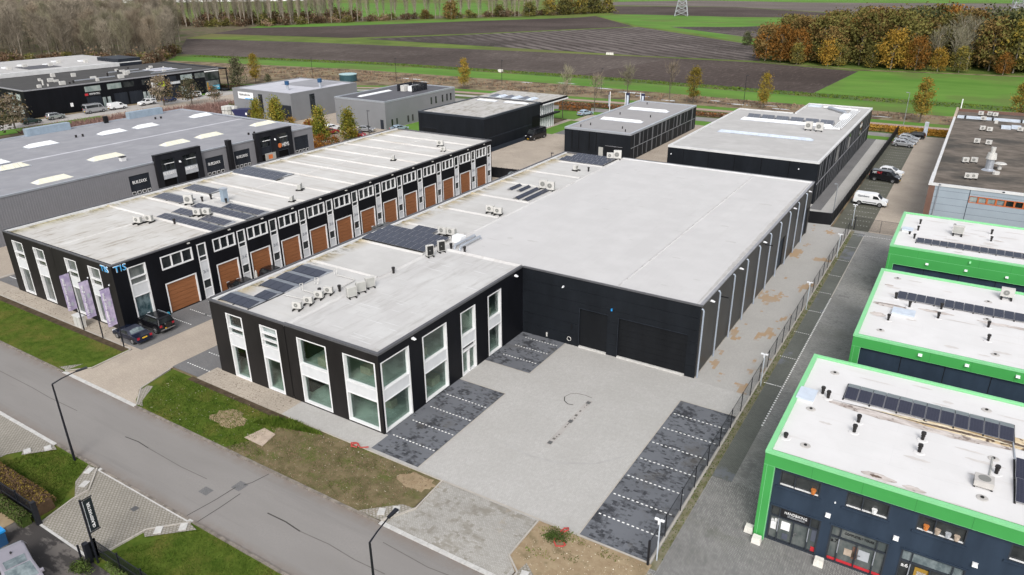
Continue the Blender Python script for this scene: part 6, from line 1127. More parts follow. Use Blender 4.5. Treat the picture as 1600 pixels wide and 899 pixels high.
c = make_car('pickup', 'car_white', 'white pickup with a rack beside the leafless street tree', -210, 130, R(-92), group=NW, cat='pickup', name='parked_pickup'); MB().box(-2.5, -.6, -.85, .85, 1.5, 1.56).box(-2.4, -2.3, -.8, -.7, 1.1, 2.6).box(-2.4, -2.3, .7, .8, 1.1, 2.6).box(-1, -.9, -.8, -.7, 1.1, 2.4).box(-1, -.9, .7, .8, 1.1, 2.4).build('rack', 'car_white', c, local=True)
make_car('hatch', 'paint_blue', 'blue car half hidden behind the leafless street tree', -209.6, 137, R(88), group=NW); make_car('suv', 'car_white', 'white off road car with black roof posts near the poster window', -209.9, 146, R(-92), group=NW); make_car('sedan', 'car_white', 'white saloon at the right end of the cars by the poster window', -208.8, 152.3, R(-92), group=NW)
MG = 'cars by the grey blocks'
make_car('hatch', 'paint_silver', 'silver hatchback beside the lamp post at the grey block corner', -124.8, 132.2, R(20), group=MG); make_car('sedan', 'paint_iceblue', 'ice blue car beside the grey block with slit windows', -118.6, 137.2, R(75), group=MG); make_car('hatch', 'paint_red', 'dark red car whose roof shows behind the long roof edge', -122., 126.2, R(10), group=MG); make_car('hatch', 'paint_red', 'pink red car half hidden behind a pointed hornbeam', -130.5, 125.8, R(75), group=MG)
make_car('hatch', 'car_white', 'white car glimpsed behind the hornbeam in the car park', -133.5, 129.5, R(75), group=MG)
RG = 'vehicles in the car park beyond the gate'
c = make_car('van', 'car_white', 'white lettered van nearest to the gate', -11.4, 128.2, 0, group=RG, cat='van', name='parked_van'); o = text('Gambers', 'number_dark', None, (-1.9, -.99, 1.42), (1, 0, 0), (0, 0, 1), .34, 1.7); o.parent = c
for s in (-1, 1): MB().box(-1.1, 1., s*.965-.012, s*.965+.012, .55, .68).build('side_trim', 'plastic_dark', c, local=True)
c = make_car('van', 'paint_black', 'black van with white and red lettering beside the white car', -11.3, 145.4, R(-6), group=RG, cat='van', name='parked_van'); o = text('MBT', 'sign_white', None, (-2., -.99, 1.4), (1, 0, 0), (0, 0, 1), .4, .7); o.parent = c; o = text('MBT', 'sign_red', None, (-1.25, -.99, 1.4), (1, 0, 0), (0, 0, 1), .4, .8); o.parent = c
make_car('hatch', 'car_white', 'white hatchback behind the black lettered van', -10.9, 150.6, R(-10), group=RG); make_car('hatch', 'paint_silver', 'silver hatchback, nearest of the four cars at the far end of the car park', -11.6, 178.3, R(-3), group=RG); make_car('sedan', 'paint_silver', 'silver car, second nearest at the far end of the car park', -11.5, 181.6, R(-2), group=RG); make_car('hatch', 'paint_silver', 'silver car squeezed before the black estate at the far end of the car park', -11.2, 184.8, R(-3), group=RG); make_car('estate', 'paint_black', 'black estate car, farthest in the car park', -10.6, 189, PI-.05, group=RG)
# the pale car at the lower left edge
c = make_car('estate', 'paint_lilac', 'pale lilac estate car with sunroof cut by the lower left corner', -44.95, 13.05, R(-13), glass='car_glass_pale'); c.scale = (1.16, 1.14, 1.08)
MB().hexa([(-.62, -.52, 1.49), (.05, -.5, 1.49), (.05, .5, 1.49), (-.62, .52, 1.49)], [(-.62, -.52, 1.525), (.05, -.5, 1.505), (.05, .5, 1.505), (-.62, .52, 1.525)]).build('sunroof', 'car_glass_pale', c, local=True); MB().box(-1.2, -1.1, -.05, .05, 1.5, 1.6).build('antenna', 'plastic_dark', c, local=True)
t = thing('blue_bin', 'blue bin lid poking in at the left edge beside the hedge', 'bin', (-50, 14, .03)); MB().box(-50.5, -49.6, 13.5, 14.4, .03, 1.05).build('body', 'vent_blue', t); MB().box(-50.55, -49.55, 13.45, 14.45, 1.05, 1.2).build('lid', 'bin_blue', t)
# ================================================================ street furniture
def lamp_post(label, x, y, h, ax, ay, mat='black_pole', thick=.085):
    t = thing('street_lamp', label, 'street lamp', (x, y, 0), 0); mb = MB(); mb.tube([(x, y, 0), (x, y, h*.3), (x, y, h)], [thick*1.25, thick, thick*.75], 8); mb.build('post', mat, t)
    mb = MB(); mb.tube([(x, y, h), (x+ax*.35, y+ay*.35, h+.22), (x+ax*.9, y+ay*.9, h+.42)], [thick*.7, thick*.6, thick*.5], 6); mb.build('arm', mat, t)
    L = math.hypot(ax, ay); ux, uy = ax/L, ay/L; a, b = .9*L-.05, .9*L+.75; z = h+.42; s = .16
    MB().hexa([(x+ux*a-uy*s*.5, y+uy*a+ux*s*.5, z-.05), (x+ux*b-uy*s, y+uy*b+ux*s, z), (x+ux*b+uy*s, y+uy*b-ux*s, z), (x+ux*a+uy*s*.5, y+uy*a-ux*s*.5, z-.05)], [(x+ux*a-uy*s*.5, y+uy*a+ux*s*.5, z+.07), (x+ux*b-uy*s*.8, y+uy*b+ux*s*.8, z+.08), (x+ux*b+uy*s*.8, y+uy*b-ux*s*.8, z+.08), (x+ux*a+uy*s*.5, y+uy*a-ux*s*.5, z+.07)]).build('lamp_head', mat, t); return t
lamp_post('black street lamp leaning over the road from the grass at the left', -55, 21.9, 7., .5, 1.9); lamp_post('black street lamp in the lower middle with its post cut by the picture bottom', -23.05, 21.9, 7., -.1, 1.9)
def small_lamp(label, x, y, h, mat='steel_pole', hx=.6): 
    t = thing('street_lamp', label, 'street lamp', (x, y, 0)); mb = MB(); mb.tube([(x, y, 0), (x, y, h)], [.08, .055], 6); mb.build('post', mat, t); MB().box(x-.1, x+hx, y-.12, y+.12, h-.02, h+.1).build('lamp_head', mat, t)
small_lamp('grey lamp post on the path behind the large hall', -15.3, 117.6, 5.4, hx=-.5); small_lamp('lamp post beside the yard of the lane, behind the strip roof edge', -67., 121, 3.6, 'black_pole', .5); small_lamp('tall thin lamp post by the hedge beyond the car park', -14.1, 203.5, 8, hx=-.8); small_lamp('black lamp post at the corner of the grey block', -122.4, 130.5, 5.5, 'black_pole')
for i, (x, y) in enumerate(((-57, 217), (-100, 212), (-177, 205), (-140, 217), (-205, 192))): small_lamp(['thin lamp post between two yellow columnar trees', 'thin lamp post behind the three tall flags', 'thin lamp post behind the grey blocks, left one', 'thin lamp post behind the grey blocks, right one', 'thin lamp post left of the lilac roofed block'][i], x, y, 8, 'black_pole', .6)
def mast(label, x, y, h):
    t = thing('light_mast', label, 'light mast', (x, y, 0), 0, 'light masts along the mesh fence'); mb = MB(); mb.tube([(x, y, 0), (x, y, h)], .05, 6); mb.build('post', 'pale_post', t); MB().box(x-.36, x-.1, y-.08, y+.08, h-.02, h+.08).build('lamp_head', 'lamp_white', t); MB().box(x+.02, x+.28, y-.08, y+.08, h-.02, h+.08).build('lamp_head', 'lamp_white', t); MB().box(x-.1, x+.02, y-.15, y+.1, h-.25, h+.02).build('bracket', 'lamp_white', t)
for y, lb in ((35.9, 'white double headed light mast at the near end of the mesh fence'), (61.5, 'white double headed light mast at the fence beside the front corner of the hall'), (81, 'white double headed light mast halfway along the mesh fence'), (100, 'white double headed light mast in the far half of the mesh fence'), (115.2, 'white light mast beside the gate at the far end of the mesh fence')): mast(lb, -11.62 if y < 110 else -12.1, y, 3.3)
# fences
def mesh_fence(label, pts, h, name='mesh_fence', post='black_pole', wire='black_pole', vs=.13, hsn=12, ww=.02, step=3., cat='fence', rail=True):
    t = thing(name, label, cat, (pts[0][0], pts[0][1], 0))
    for (x0, y0), (x1, y1) in zip(pts, pts[1:]):
        L = math.hypot(x1-x0, y1-y0); n = max(1, round(L/step)); ux, uy = (x1-x0)/L, (y1-y0)/L
        for i in range(n+1):
            x, y = x0+ux*L*i/n, y0+uy*L*i/n; big = i == 0
            MB().box(x-(.07 if big else .03), x+(.07 if big else .03), y-(.07 if big else .03), y+(.07 if big else .03), 0, h+(.1 if big else .04)).build('post', post, t)
            if i == n: continue
            a, b = L*i/n+.05, L*(i+1)/n-.05; mb = MB()
            def bar(s0, s1, z0, z1): mb.quad((x0+ux*s0, y0+uy*s0, z0), (x0+ux*s1, y0+uy*s1, z0), (x0+ux*s1, y0+uy*s1, z1), (x0+ux*s0, y0+uy*s0, z1))
            k_ = int((b-a)/vs)
            for j in range(k_): s_ = a+(b-a)*(j+.5)/k_; bar(s_-ww/2, s_+ww/2, .06, h)
            for j in range(hsn): z = .08+(h-.1)*j/(hsn-1); bar(a, b, z-ww/2, z+ww/2)
            o = mb.build('mesh_panel', wire, t)
            if rail: mb = MB(); mb.tube([(x0+ux*a, y0+uy*a, h), (x0+ux*b, y0+uy*b, h)], .022, 4); mb.build('rail', post, t)
    return t
mesh_fence('black wire mesh fence along the right side of the yard', [(-11.95, 35.2), (-11.95, 113.2)], 1.95)
mesh_fence('wire mesh gate fence across the far end of the dark lane', [(-11.6, 113.6), (-4.6, 113.6)], 1.9, name='mesh_gate', cat='gate', step=3.4)
def board_fence(label, pts, h, step=2.4, nb=6, mat='black_trim'):
    t = thing('board_fence', label, 'fence', (pts[0][0], pts[0][1], 0))
    for (x0, y0), (x1, y1) in zip(pts, pts[1:]):
        L = math.hypot(x1-x0, y1-y0); n = max(1, round(L/step)); a = math.atan2(y1-y0, x1-x0)
        for i in range(n):
            m_ = (i+.5)/n; cx, cy = x0+(x1-x0)*m_-pts[0][0], y0+(y1-y0)*m_-pts[0][1]
            o = piece('board', mat, t, -L/n/2+.06, L/n/2-.06, -.025, .025, -h/2+.05, h/2, local=True); o.location = (cx, cy, h/2); o.rotation_euler[2] = a
            e = i/n; o = piece('post', 'hall_cladding', t, -.05, .05, -.05, .05, -h/2, h/2, local=True); o.location = ((x1-x0)*e+x0-pts[0][0], (y1-y0)*e+y0-pts[0][1], h/2+.04)
    return t
board_fence('black board fence around the end of the path behind the large hall', [(-18.1, 113.5), (-14.9, 114), (-14.3, 194)], 1.9, 2.4)
board_fence('black board fence across the courtyard at the far end of the lane', [(-79.3, 111.5), (-72.6, 112), (-60, 113.5)], 2.0, 1.2)
# black bar fences at the lower left
def bar_fence(label, pts, h):
    t = thing('bar_fence', label, 'fence', (pts[0][0], pts[0][1], 0))
    for (x0, y0), (x1, y1) in zip(pts, pts[1:]):
        L = math.hypot(x1-x0, y1-y0); n = max(1, round(L/2.6)); ux, uy = (x1-x0)/L, (y1-y0)/L
        for i in range(n+1):
            x, y = x0+ux*L*i/n, y0+uy*L*i/n; MB().box(x-.05, x+.05, y-.05, y+.05, 0, h+.12).build('post', 'black_pole', t)
            if i == n: continue
            mb = MB()
            for j in range(20):
                s_ = L*i/n+.08+(L/n-.16)*(j+.5)/20; xx, yy = x0+ux*s_, y0+uy*s_; mb.box(xx-.012, xx+.012, yy-.012, yy+.012, .12, h)
            mb.build('bars', 'black_pole', t)
            for z in (.15, h*.5, h-.06): mb = MB(); mb.tube([(x0+ux*L*i/n, y0+uy*L*i/n, z), (x0+ux*L*(i+1)/n, y0+uy*L*(i+1)/n, z)], .03, 4); mb.build('rail', 'black_pole', t)
bar_fence('black bar fence behind the brown hedge at the left edge', [(-49.9, 16.55), (-62, 16.55)], 1.75); bar_fence('black bar fence beside the black vertical sign at the bottom', [(-43.3, 16.3), (-43.1, 16.9), (-28, 16.9)], 1.5)
t = thing('gate_post', 'thick black gate post at the end of the hedge fence', 'gate post', (-49.8, 16.5, 0)); MB().box(-49.95, -49.65, 16.35, 16.65, 0, 1.95).build('post', 'black_pole', t)
t = thing('gate_post', 'thick black gate post beside the black vertical sign', 'gate post', (-43.2, 16.35, 0)); MB().box(-43.35, -43.0, 16.2, 16.5, 0, 1.6).build('post', 'black_pole', t); MB().box(-43.6, -43.5, 16, 16.1, 0, 1.5).build('post', 'black_pole', t)
# banners
t = thing('banner', 'black vertical banner with white lettering on a black pole at the lower left', 'banner', (-42.65, 16.6, 0)); mb = MB(); mb.tube([(-42.7, 16.6, 0), (-42.7, 16.6, 5.1)], .075, 8); mb.build('pole', 'black_pole', t)
MB().box(-42.68, -42.63, 16.6, 17.32, 4.98, 5.04).box(-42.68, -42.63, 16.6, 17.32, 2.42, 2.48).build('arm', 'black_pole', t); MB().box(-42.665, -42.645, 16.7, 17.26, 2.52, 4.94).build('cloth', 'banner_black', t); MB().box(-42.67, -42.64, 16.67, 16.7, 2.52, 4.94).build('edge', 'sign_grey', t)
text('GLASSMASTER', 'sign_white', t, (-42.635, 16.88, 2.72), (0, 0, 1), (0, -1, 0), .17, 1.95) if False else text('GLASSMASTER', 'sign_white', t, (-42.635, 17.06, 2.72), (0, 0, 1), (0, -1, 0), .17, 1.95)
for x, lb in ((-77.1, 'lilac banner on a black pole, leftmost of three before the long block'), (-73.52, 'lilac banner on a black pole, middle one of three before the long block'), (-69.75, 'lilac banner on a black pole beside the cabriolet, rightmost of three')):
    t = thing('banner', lb, 'banner', (x, 35.25, 0), 0, 'lilac banners before the long block'); mb = MB(); mb.tube([(x, 35.25, 0), (x, 35.25, 6.95)], [.07, .05], 8); mb.build('pole', 'black_pole', t); MB().cyl((x, 35.25, 6.95), .07, .1, n=8).build('cap', 'lamp_white', t)
    mb = MB(); mb.hexa([(x-.012, 34.22, 2.75), (x+.03, 34.5, 2.7), (x-.01, 34.85, 2.75), (x+.01, 35.18, 2.75), (x+.022, 35.18, 2.75), (x+.002, 34.85, 2.75), (x+.042, 34.5, 2.7), (x+.0, 34.22, 2.75)], [(x-.012, 34.22, 6.82), (x+.0, 34.5, 6.82), (x+.01, 34.85, 6.82), (x+.0, 35.18, 6.82), (x+.012, 35.18, 6.82), (x+.022, 34.85, 6.82), (x+.012, 34.5, 6.82), (x+.0, 34.22, 6.82)]); mb.build('cloth', 'banner_lilac', t)
    text('I partner voor groei', 'sign_white', t, (x+.05, 34.62, 3.1), (0, 0, 1), (0, -1, 0), .34, 3.3); MB().box(x-.02, x+.02, 34.2, 35.2, 6.8, 6.86).build('arm', 'black_pole', t)
    for k_ in range(4): MB().box(x+.045, x+.05, 34.68+k_*.02, 34.9+k_*.05, 3.2+k_*.85, 3.6+k_*.9).build('print', 'banner_lilac' if k_ % 2 else 'sign_grey', t)
for (x, y, lb) in ((-80.6, 176.4, 'white flag pole with a dark banner, leftmost behind the smaller black block'), (-77., 178, 'dark banner with pale lettering on a white pole, middle one behind the smaller black block'), (-73.2, 178.8, 'dark banner with pale lettering on a white pole, rightmost behind the smaller black block')):
    t = thing('banner', lb, 'banner', (x, y, 0), 0, 'tall banners beyond the black blocks'); mb = MB(); mb.tube([(x, y, 0), (x, y, 7)], .1, 6); mb.build('pole', 'lamp_white', t); MB().box(x+.15 if 'left' not in lb else x-.4, x+1.15 if 'left' not in lb else x-.15, y-.03, y+.03, 3, 6.8).build('cloth', 'banner_navy', t)
    MB().box(x+.35 if 'left' not in lb else x-.36, x+.9 if 'left' not in lb else x-.25, y-.05, y-.032, 3.3, 6.2).build('print', 'sign_grey' if False else 'skylight_blue', t)
# boxes, blocks, odd things
t = thing('utility_cabinet', 'grey white utility cabinet on the path by the lilac banners', 'cabinet', (-78.4, 35.6, .05)); MB().box(-79., -77.7, 35.3, 35.9, .05, 1.35).build('body', 'skylight_blue' if False else 'ac_white', t); MB().box(-79.06, -77.64, 35.24, 35.96, 1.35, 1.45).build('lid', 'roof_edge_white', t); MB().box(-78.36, -78.34, 35.285, 35.3, .15, 1.3).build('door_gap', 'ac_grille', t)
for x, y, lb in ((-7.25, 41.75, 'white concrete block left of the green corner column'), (-6.55, 40.95, 'white concrete block in front of the green corner column'), (-2.6, 41.0, 'white concrete block between the a8 and a7 shop fronts')):
    t = thing('concrete_block', lb, 'concrete block', (x, y, .02)); MB().hexa([(x-.3, y-.25, .016), (x+.3, y-.25, .016), (x+.3, y+.25, .016), (x-.3, y+.25, .016)], [(x-.26, y-.21, .5), (x+.26, y-.21, .5), (x+.26, y+.21, .5), (x-.26, y+.21, .5)]).build('block', 'block_white', t)
for pts, lb in (([(-37.3, 34.6), (-37.6, 34.9), (-37.4, 35.2), (-37, 35.1), (-36.9, 34.75), (-37.2, 34.6), (-37.5, 34.8), (-37.2, 35.15), (-36.6, 34.9), (-36, 35.2)], 'coil of red hose lying on the grass by the corner window'), ([(-18.2, 34.8), (-18.05, 35.2), (-17.85, 35.45), (-17.75, 35.2), (-18, 34.9), (-17.9, 34.5)], 'loop of red hose standing out of the sand at the yard edge'), ([(-18.1, 34.3), (-18.15, 33.8), (-17.8, 33.5), (-17.35, 33.6), (-17.3, 33.9), (-17.6, 34.1), (-17.9, 34)], 'loop of red hose lying on the bare sand')):
    mb = MB(); mb.tube([(a, b, .13+.1*(i % 2)) for i, (a, b) in enumerate(pts)], .055, 6); mb.build('hose', 'hose_red', None, label=lb, cat='hose')
t = thing('white_cabinet', 'white upright cabinet between the second and third brown garage door', 'cabinet', (-72.5, 54.7, .03)); MB().cyl((-72.4, 54.65, .03), .16, 1.1, .14, n=10).build('body', 'ac_white', t); MB().cyl((-72.4, 54.65, 1.13), .1, .2, .06, n=10).build('cap', 'ac_white', t)
o = MB().box(-72.6, -72.3, 42.0, 42.4, .04, .5).build('bucket', 'sign_cyan'); tag(o, 'small blue bucket at the foot of the first brown garage door', 'bucket')
o = MB().box(-69.4, -68.9, 44.4, 44.9, .036, .05).build('drain_grate', 'manhole_iron'); o['kind'] = 'structure'
for (x, y, z, w_, lb) in ((-70, 77.4, .04, 2.2, 'row of orange material by a brown garage door'),): o = MB().box(x-.5, x+.5, y-w_, y+w_, z, z+.5).build('pallet_load', 'lamp_orange'); tag(o, lb, 'pallet')
for i, (x, y, z) in enumerate(((-175.4, 132., 0), (-174.1, 132., 0), (-172.8, 132, 0), (-175.4, 132., 1.2), (-174.1, 132., 1.2), (-172.8, 132., 1.2), (-175.4, 130.7, 0), (-174.1, 130.7, 0), (-175.4, 130.7, 1.2), (-174.1, 130.7, 1.2))):
    t = thing('tote_tank', 'white caged tank in the stack before the lilac roofed block', 'tank', (x, y, z), 0, 'white caged tanks stacked before the lilac roofed block'); MB().box(x-.55, x+.55, y-.55, y+.55, z+.12, z+1.12).build('tank', 'tote_white', t); MB().box(x-.6, x+.6, y-.6, y+.6, z, z+.12).build('pallet', 'ac_grille', t)
    mb = MB()
    for k_ in (-.58, 0, .58):
        for d_ in (-.58, .58): mb.box(x+k_-.02, x+k_+.02, y+d_-.01, y+d_+.01, z+.12, z+1.14)
    mb.build('cage', 'galvanised', t)
t = thing('skip', 'navy skip container beside the stacked white tanks', 'skip', (-167.5, 131, 0)); MB().hexa([(-170, 129.8, 0), (-165, 129.8, 0), (-165, 132.2, 0), (-170, 132.2, 0)], [(-171, 129.4, 1.9), (-164, 129.4, 2.5), (-164, 132.4, 2.5), (-171, 132.4, 1.9)]).build('body', 'dumper_navy', t); MB().box(-165.2, -164.6, 129.28, 129.38, 1., 1.6).build('label', 'sign_white', t)
t = thing('water_tank', 'round dark teal water tank with a pale rim behind the lilac roofed block', 'tank', (-194, 198.5, 0)); MB().cyl((-194, 198.5, 0), 3.1, 2.3, n=24).build('wall', 'teal_tank', t); MB().cyl((-194, 198.5, 2.3), 3.2, .2, n=24).build('rim', 'tank_top', t)
t = thing('info_pillar', 'pale blue pillar sign at the entrance of the far car park', 'sign', (-8.6, 193, 0)); MB().box(-9., -8.2, 192.8, 193.2, 0, 3.2).build('pillar', 'skylight_blue', t); MB().box(-8.95, -8.25, 192.78, 192.8, 2.2, 3.0).build('print', 'sign_grey', t)
t = thing('marker_post', 'white marker post in the grass strip behind the gravel roof', 'post', (-3.3, 236, 0)); MB().cyl((-3.3, 236, -.1), .15, 3., n=8).build('post', 'lamp_white', t)
for i in range(4): o = MB().hexa([(-151.6+i*.92, 325, -.1), (-150.8+i*.92, 325, -.1), (-150.8+i*.92, 326, -.1), (-151.6+i*.92, 326, -.1)], [(-151.5+i*.92, 325.1, .9), (-150.9+i*.92, 325.1, .9), (-150.9+i*.92, 325.9, .9), (-151.5+i*.92, 325.9, .9)]).build('wrapped_bale', 'block_white'); tag(o, 'white wrapped bale in the short row between the dark fields', 'bale', 'white wrapped bales between the fields')
o = MB().box(-160.5, -158.7, 246, 247, -.1, .9).build('wrapped_bale', 'block_white'); tag(o, 'single pale bale at the edge of the dark field', 'bale')
# pylons
def pylon(label, x, y, h, rz):
    t = thing('power_pylon', label, 'pylon', (x, y, 0), rz); L = [(0, 5.5), (h*.35, 3.2), (h*.7, 1.4), (h, .5)]
    def wz(z): return interp([(a, b) for a, b in L], z)
    for sx in (-1, 1):
        for sy in (-1, 1): mb = MB(); mb.tube([(sx*wz(z), sy*wz(z), z) for z in (0, h*.35, h*.7, h)], [.32, .28, .2, .15], 4); mb.build('leg', 'pylon_steel', t, local=True)
    mb = MB(); zs_ = [0, 4, 8, 12, 16, 20, 24, 28, 32, 36]
    for a, b in zip(zs_, zs_[1:]):
        if b > h: break
        wa, wb = wz(a), wz(b)
        for q in (((-1, -1), (1, -1)), ((1, -1), (1, 1)), ((1, 1), (-1, 1)), ((-1, 1), (-1, -1))):
            (p1, p2), (p3, p4) = q; mb.tube([(p1*wa, p2*wa, a), (p3*wb, p4*wb, b)], .13, 4); mb.tube([(p3*wa, p4*wa, a), (p1*wb, p2*wb, b)], .13, 4); mb.tube([(p1*wb, p2*wb, b), (p3*wb, p4*wb, b)], .12, 4)
    mb.build('bracing', 'pylon_steel', t, local=True)
    for z, l in ((h*.62, 9), (h*.8, 7), (h*.95, 5)): mb = MB(); mb.tube([(-l, 0, z), (0, 0, z+.8), (l, 0, z)], .2, 4).tube([(-l, 0, z), (0, 0, z-.8), (l, 0, z)], .2, 4); mb.build('cross_arm', 'pylon_steel', t, local=True)
pylon('grey lattice pylon leg standing in the green wedge of field', -233, 650, 38, .3); pylon('grey lattice pylon behind the autumn wood at the right', 14, 812, 38, .3)
t = thing('greenhouse', 'long white greenhouse glimpsed between the far bare trunks', 'greenhouse', (-1000, 720, 0), R(40))
for i in range(8): MB().hexa([(-160, i*9, 0), (160, i*9, 0), (160, i*9+8.9, 0), (-160, i*9+8.9, 0)], [(-160, i*9, 5), (160, i*9, 5), (160, i*9+8.9, 5), (-160, i*9+8.9, 5)]).quad((-160, i*9, 5), (160, i*9, 5), (160, i*9+4.5, 8), (-160, i*9+4.5, 8)).quad((-160, i*9+8.9, 5), (160, i*9+8.9, 5), (160, i*9+4.5, 8), (-160, i*9+4.5, 8)).build('bay', 'skylight_white', t, local=True)
# ================================================================ plants
def rdir(q):
    while True:
        v = Vector((q.uniform(-1, 1), q.uniform(-1, 1), q.uniform(-1, 1)))
        if .05 < v.length < 1: return v.normalized()
def leaf(mb, c, s, q, mi=0):
    a = rdir(q); b = a.cross(rdir(q)).normalized(); a = a*s; b = b*s*.6
    mb.quad(c-a-b*.4, c+b, c+a-b*.2, c-b, mi=mi)
def crown(seed, n, rx, rz, z0, size, shape, mats, clumps=26, fill=.55):
    """leafy crown as many small faces gathered in clumps; shape(t) = relative radius at height share t"""
    q = random.Random(seed); mb = MB(); cl = []
    for i in range(clumps):
        t = q.random(); a = q.uniform(0, 6.283); r = rx*shape(t)*math.sqrt(q.uniform(fill, 1)); cl.append((Vector((r*math.cos(a), r*math.sin(a), z0+rz*t)), q.uniform(.6, 1.25), q.randrange(len(mats)) if q.random() < .45 else 0))
    for i in range(n):
        c, k_, mi = q.choice(cl); g = rx*.25*k_
        p = c+Vector((q.gauss(0, g), q.gauss(0, g), q.gauss(0, g*.8)))
        if p.z < z0*.7: p.z = z0*.7+q.random()*.5
        leaf(mb, p, size*q.uniform(.6, 1.3), q, mi)
    return mb.mesh('crown', mats)
def trunk(seed, h, r, lean=.03, limbs=5, ztop=None, mat='bark', spread=.3):
    q = random.Random(seed); mb = MB(); a, b = q.uniform(-lean, lean), q.uniform(-lean, lean)
    mb.tube([(0, 0, -.2), (a*h*.3, b*h*.3, h*.35), (a*h, b*h, h)], [r, r*.7, r*.25], 6)
    for i in range(limbs):
        z = h*q.uniform(.3, .75); t = q.uniform(0, 6.283); l = h*q.uniform(.2, .4)
        mb.tube([(a*z, b*z, z), (a*z+math.cos(t)*l*spread, b*z+math.sin(t)*l*spread, z+l*.5), (a*z+math.cos(t)*l*spread*1.6, b*z+math.sin(t)*l*spread*1.6, z+l)], [r*.35, r*.22, r*.08], 4)
    return mb.mesh('trunk', mat)
def bare(seed, h, r, w, mats, n=900, tz=.3):
    """leafless tree: forked limbs and a haze of fine upright twigs"""
    q = random.Random(seed); mb = MB(); tips = []
    mb.tube([(0, 0, -.2), (q.uniform(-.3, .3), q.uniform(-.3, .3), h*.5), (q.uniform(-.5, .5), q.uniform(-.5, .5), h*.92)], [r, r*.6, r*.12], 5)
    for i in range(22):
        z = h*q.uniform(tz*.8, .85); t = q.uniform(0, 6.283); l = (h-z)*q.uniform(.35, .75); k_ = w*q.uniform(.5, 1.)*min(1, .35+(1-z/h)*1.3)
        e = Vector((math.cos(t)*k_, math.sin(t)*k_, z+l)); mb.tube([(0, 0, z), (e.x*.5, e.y*.5, z+l*.4), e], [r*.3, r*.2, r*.06], 3); tips += [(Vector((0, 0, z)), e)]
    tw = MB()
    for i in range(n):
        a, e = q.choice(tips); s = q.uniform(.25, 1.05); p = a.lerp(e, s)+Vector((q.gauss(0, w*.16), q.gauss(0, w*.16), q.gauss(0, h*.03)))
        d = (Vector((p.x, p.y, 0))*.25+Vector((q.gauss(0, .5), q.gauss(0, .5), q.uniform(.6, 1.6)))).normalized()*q.uniform(.9, 2.4); s_ = d.cross(rdir(q)).normalized()*q.uniform(.03, .075)
        tw.quad(p-s_, p+s_, p+d)
    return mb.mesh('trunk', mats[0]), tw.mesh('crown', mats[1])
ovoid = lambda t: max(.1, math.sin(math.pi*min(1, (.12+t*.86)))**.7)
cone = lambda t: max(.06, (1-t)**.8)*min(1, .55+t*3)
colum = lambda t: max(.12, math.sin(math.pi*(.15+t*.8))**.8)
def plant(name, label, cat, x, y, tm, cm, sc=1., rz=None, group=None, z=0, szs=None):
    t = D.objects.new(name, None); COL.objects.link(t); t.location = (x, y, z); t.rotation_euler[2] = random.uniform(0, 6.28) if rz is None else rz
    t.scale = szs or (sc*random.uniform(.9, 1.1), sc*random.uniform(.9, 1.1), sc); tag(t, label, cat, group)
    if tm: put('trunk', tm, t)
    put('crown', cm, t); return t
# single trees and shrubs
col_t = trunk(1, 8.5, .16, .01, 8, spread=.25); col_c = [crown(40+i, 2900, 1.75, 7.4, 2.0, .17, colum, [['leaf_yellow', 'leaf_yellow', 'leaf_gold'], ['leaf_yellow', 'leaf_olive']][i % 2], 110, .05) for i in range(3)]
for i, (x, y, s, lb) in enumerate(((-146, 203, 1., 'yellow columnar tree behind the grey block with the plant screen'), (-70, 211, 1.08, 'yellow columnar tree behind the smaller black block'), (-50.2, 212, 1.0, 'yellow columnar tree behind the stepped black hall'), (-11.2, 212, 1.1, 'yellow columnar tree between the stepped hall and the gravel roof'), (9.2, 212, 1.15, 'yellow columnar tree behind the gravel roof at the right edge'), (-219, 178, 1.05, 'yellow green columnar tree beside the dark evergreen'))): plant('columnar_tree', lb, 'tree', x, y, col_t, col_c[i % 3], s)
y_t, y_c = bare(77, 8.5, .12, 1.8, ['bark', 'twig_olive'], 260); y2 = bare(78, 9.5, .12, 2., ['bark', 'twig_brown'], 170)
for x, y, s, lb, k_ in ((-110, 208, 1, 'sparse young tree with few yellow leaves behind the glazed block', 0), (-92, 172, 1., 'thin bare young tree nearest to the glazed block', 1), (-89.5, 186, 1.05, 'thin bare young tree left of the white flag pole', 1), (-92, 214, 1.1, 'thin bare tree behind the tall banners', 0), (-79, 216, 1.15, 'wide bare tree with pale twigs behind the middle tall banner', 1)): plant('young_tree', lb, 'tree', x, y, (y_t, y2[0])[k_], (y_c, y2[1])[k_], s)
hb_t = trunk(3, 5, .13, .01, 4); hb_c = [crown(60+i, 3600, 2.4, 6.6, .4, .19, cone, ['leaf_hornbeam', 'shrub_green', 'leaf_yellow'], 130, .05) for i in range(2)]
for i, (x, y, s, lb) in enumerate(((-153.5, 123.5, .92, 'pointed hornbeam before the lilac roofed block, left one'), (-148.2, 125, 1.05, 'pointed hornbeam before the grey roller door'), (-127.5, 119.8, 1.02, 'pointed hornbeam beside the rust shrubs, left of the red cars'), (-121.8, 123.2, 1., 'pointed hornbeam between the red cars'))): plant('hornbeam', lb, 'tree', x, y, hb_t, hb_c[i % 2], s)
ev_t = trunk(4, 7, .2, .02, 6); ev_c = crown(70, 1500, 3., 8.2, .8, .28, lambda t: max(.15, (1-t)**.6)*min(1, .6+t*2), ['leaf_evergreen', 'leaf_dark'], 60, .15)
plant('evergreen_tree', 'dark evergreen tree beside the road corner at the far left', 'tree', -218.5, 170, ev_t, ev_c, 1.05); plant('evergreen_tree', 'low dark evergreen shrub tree right of the tall dark evergreen', 'tree', -206, 172.5, ev_t, ev_c, .5)
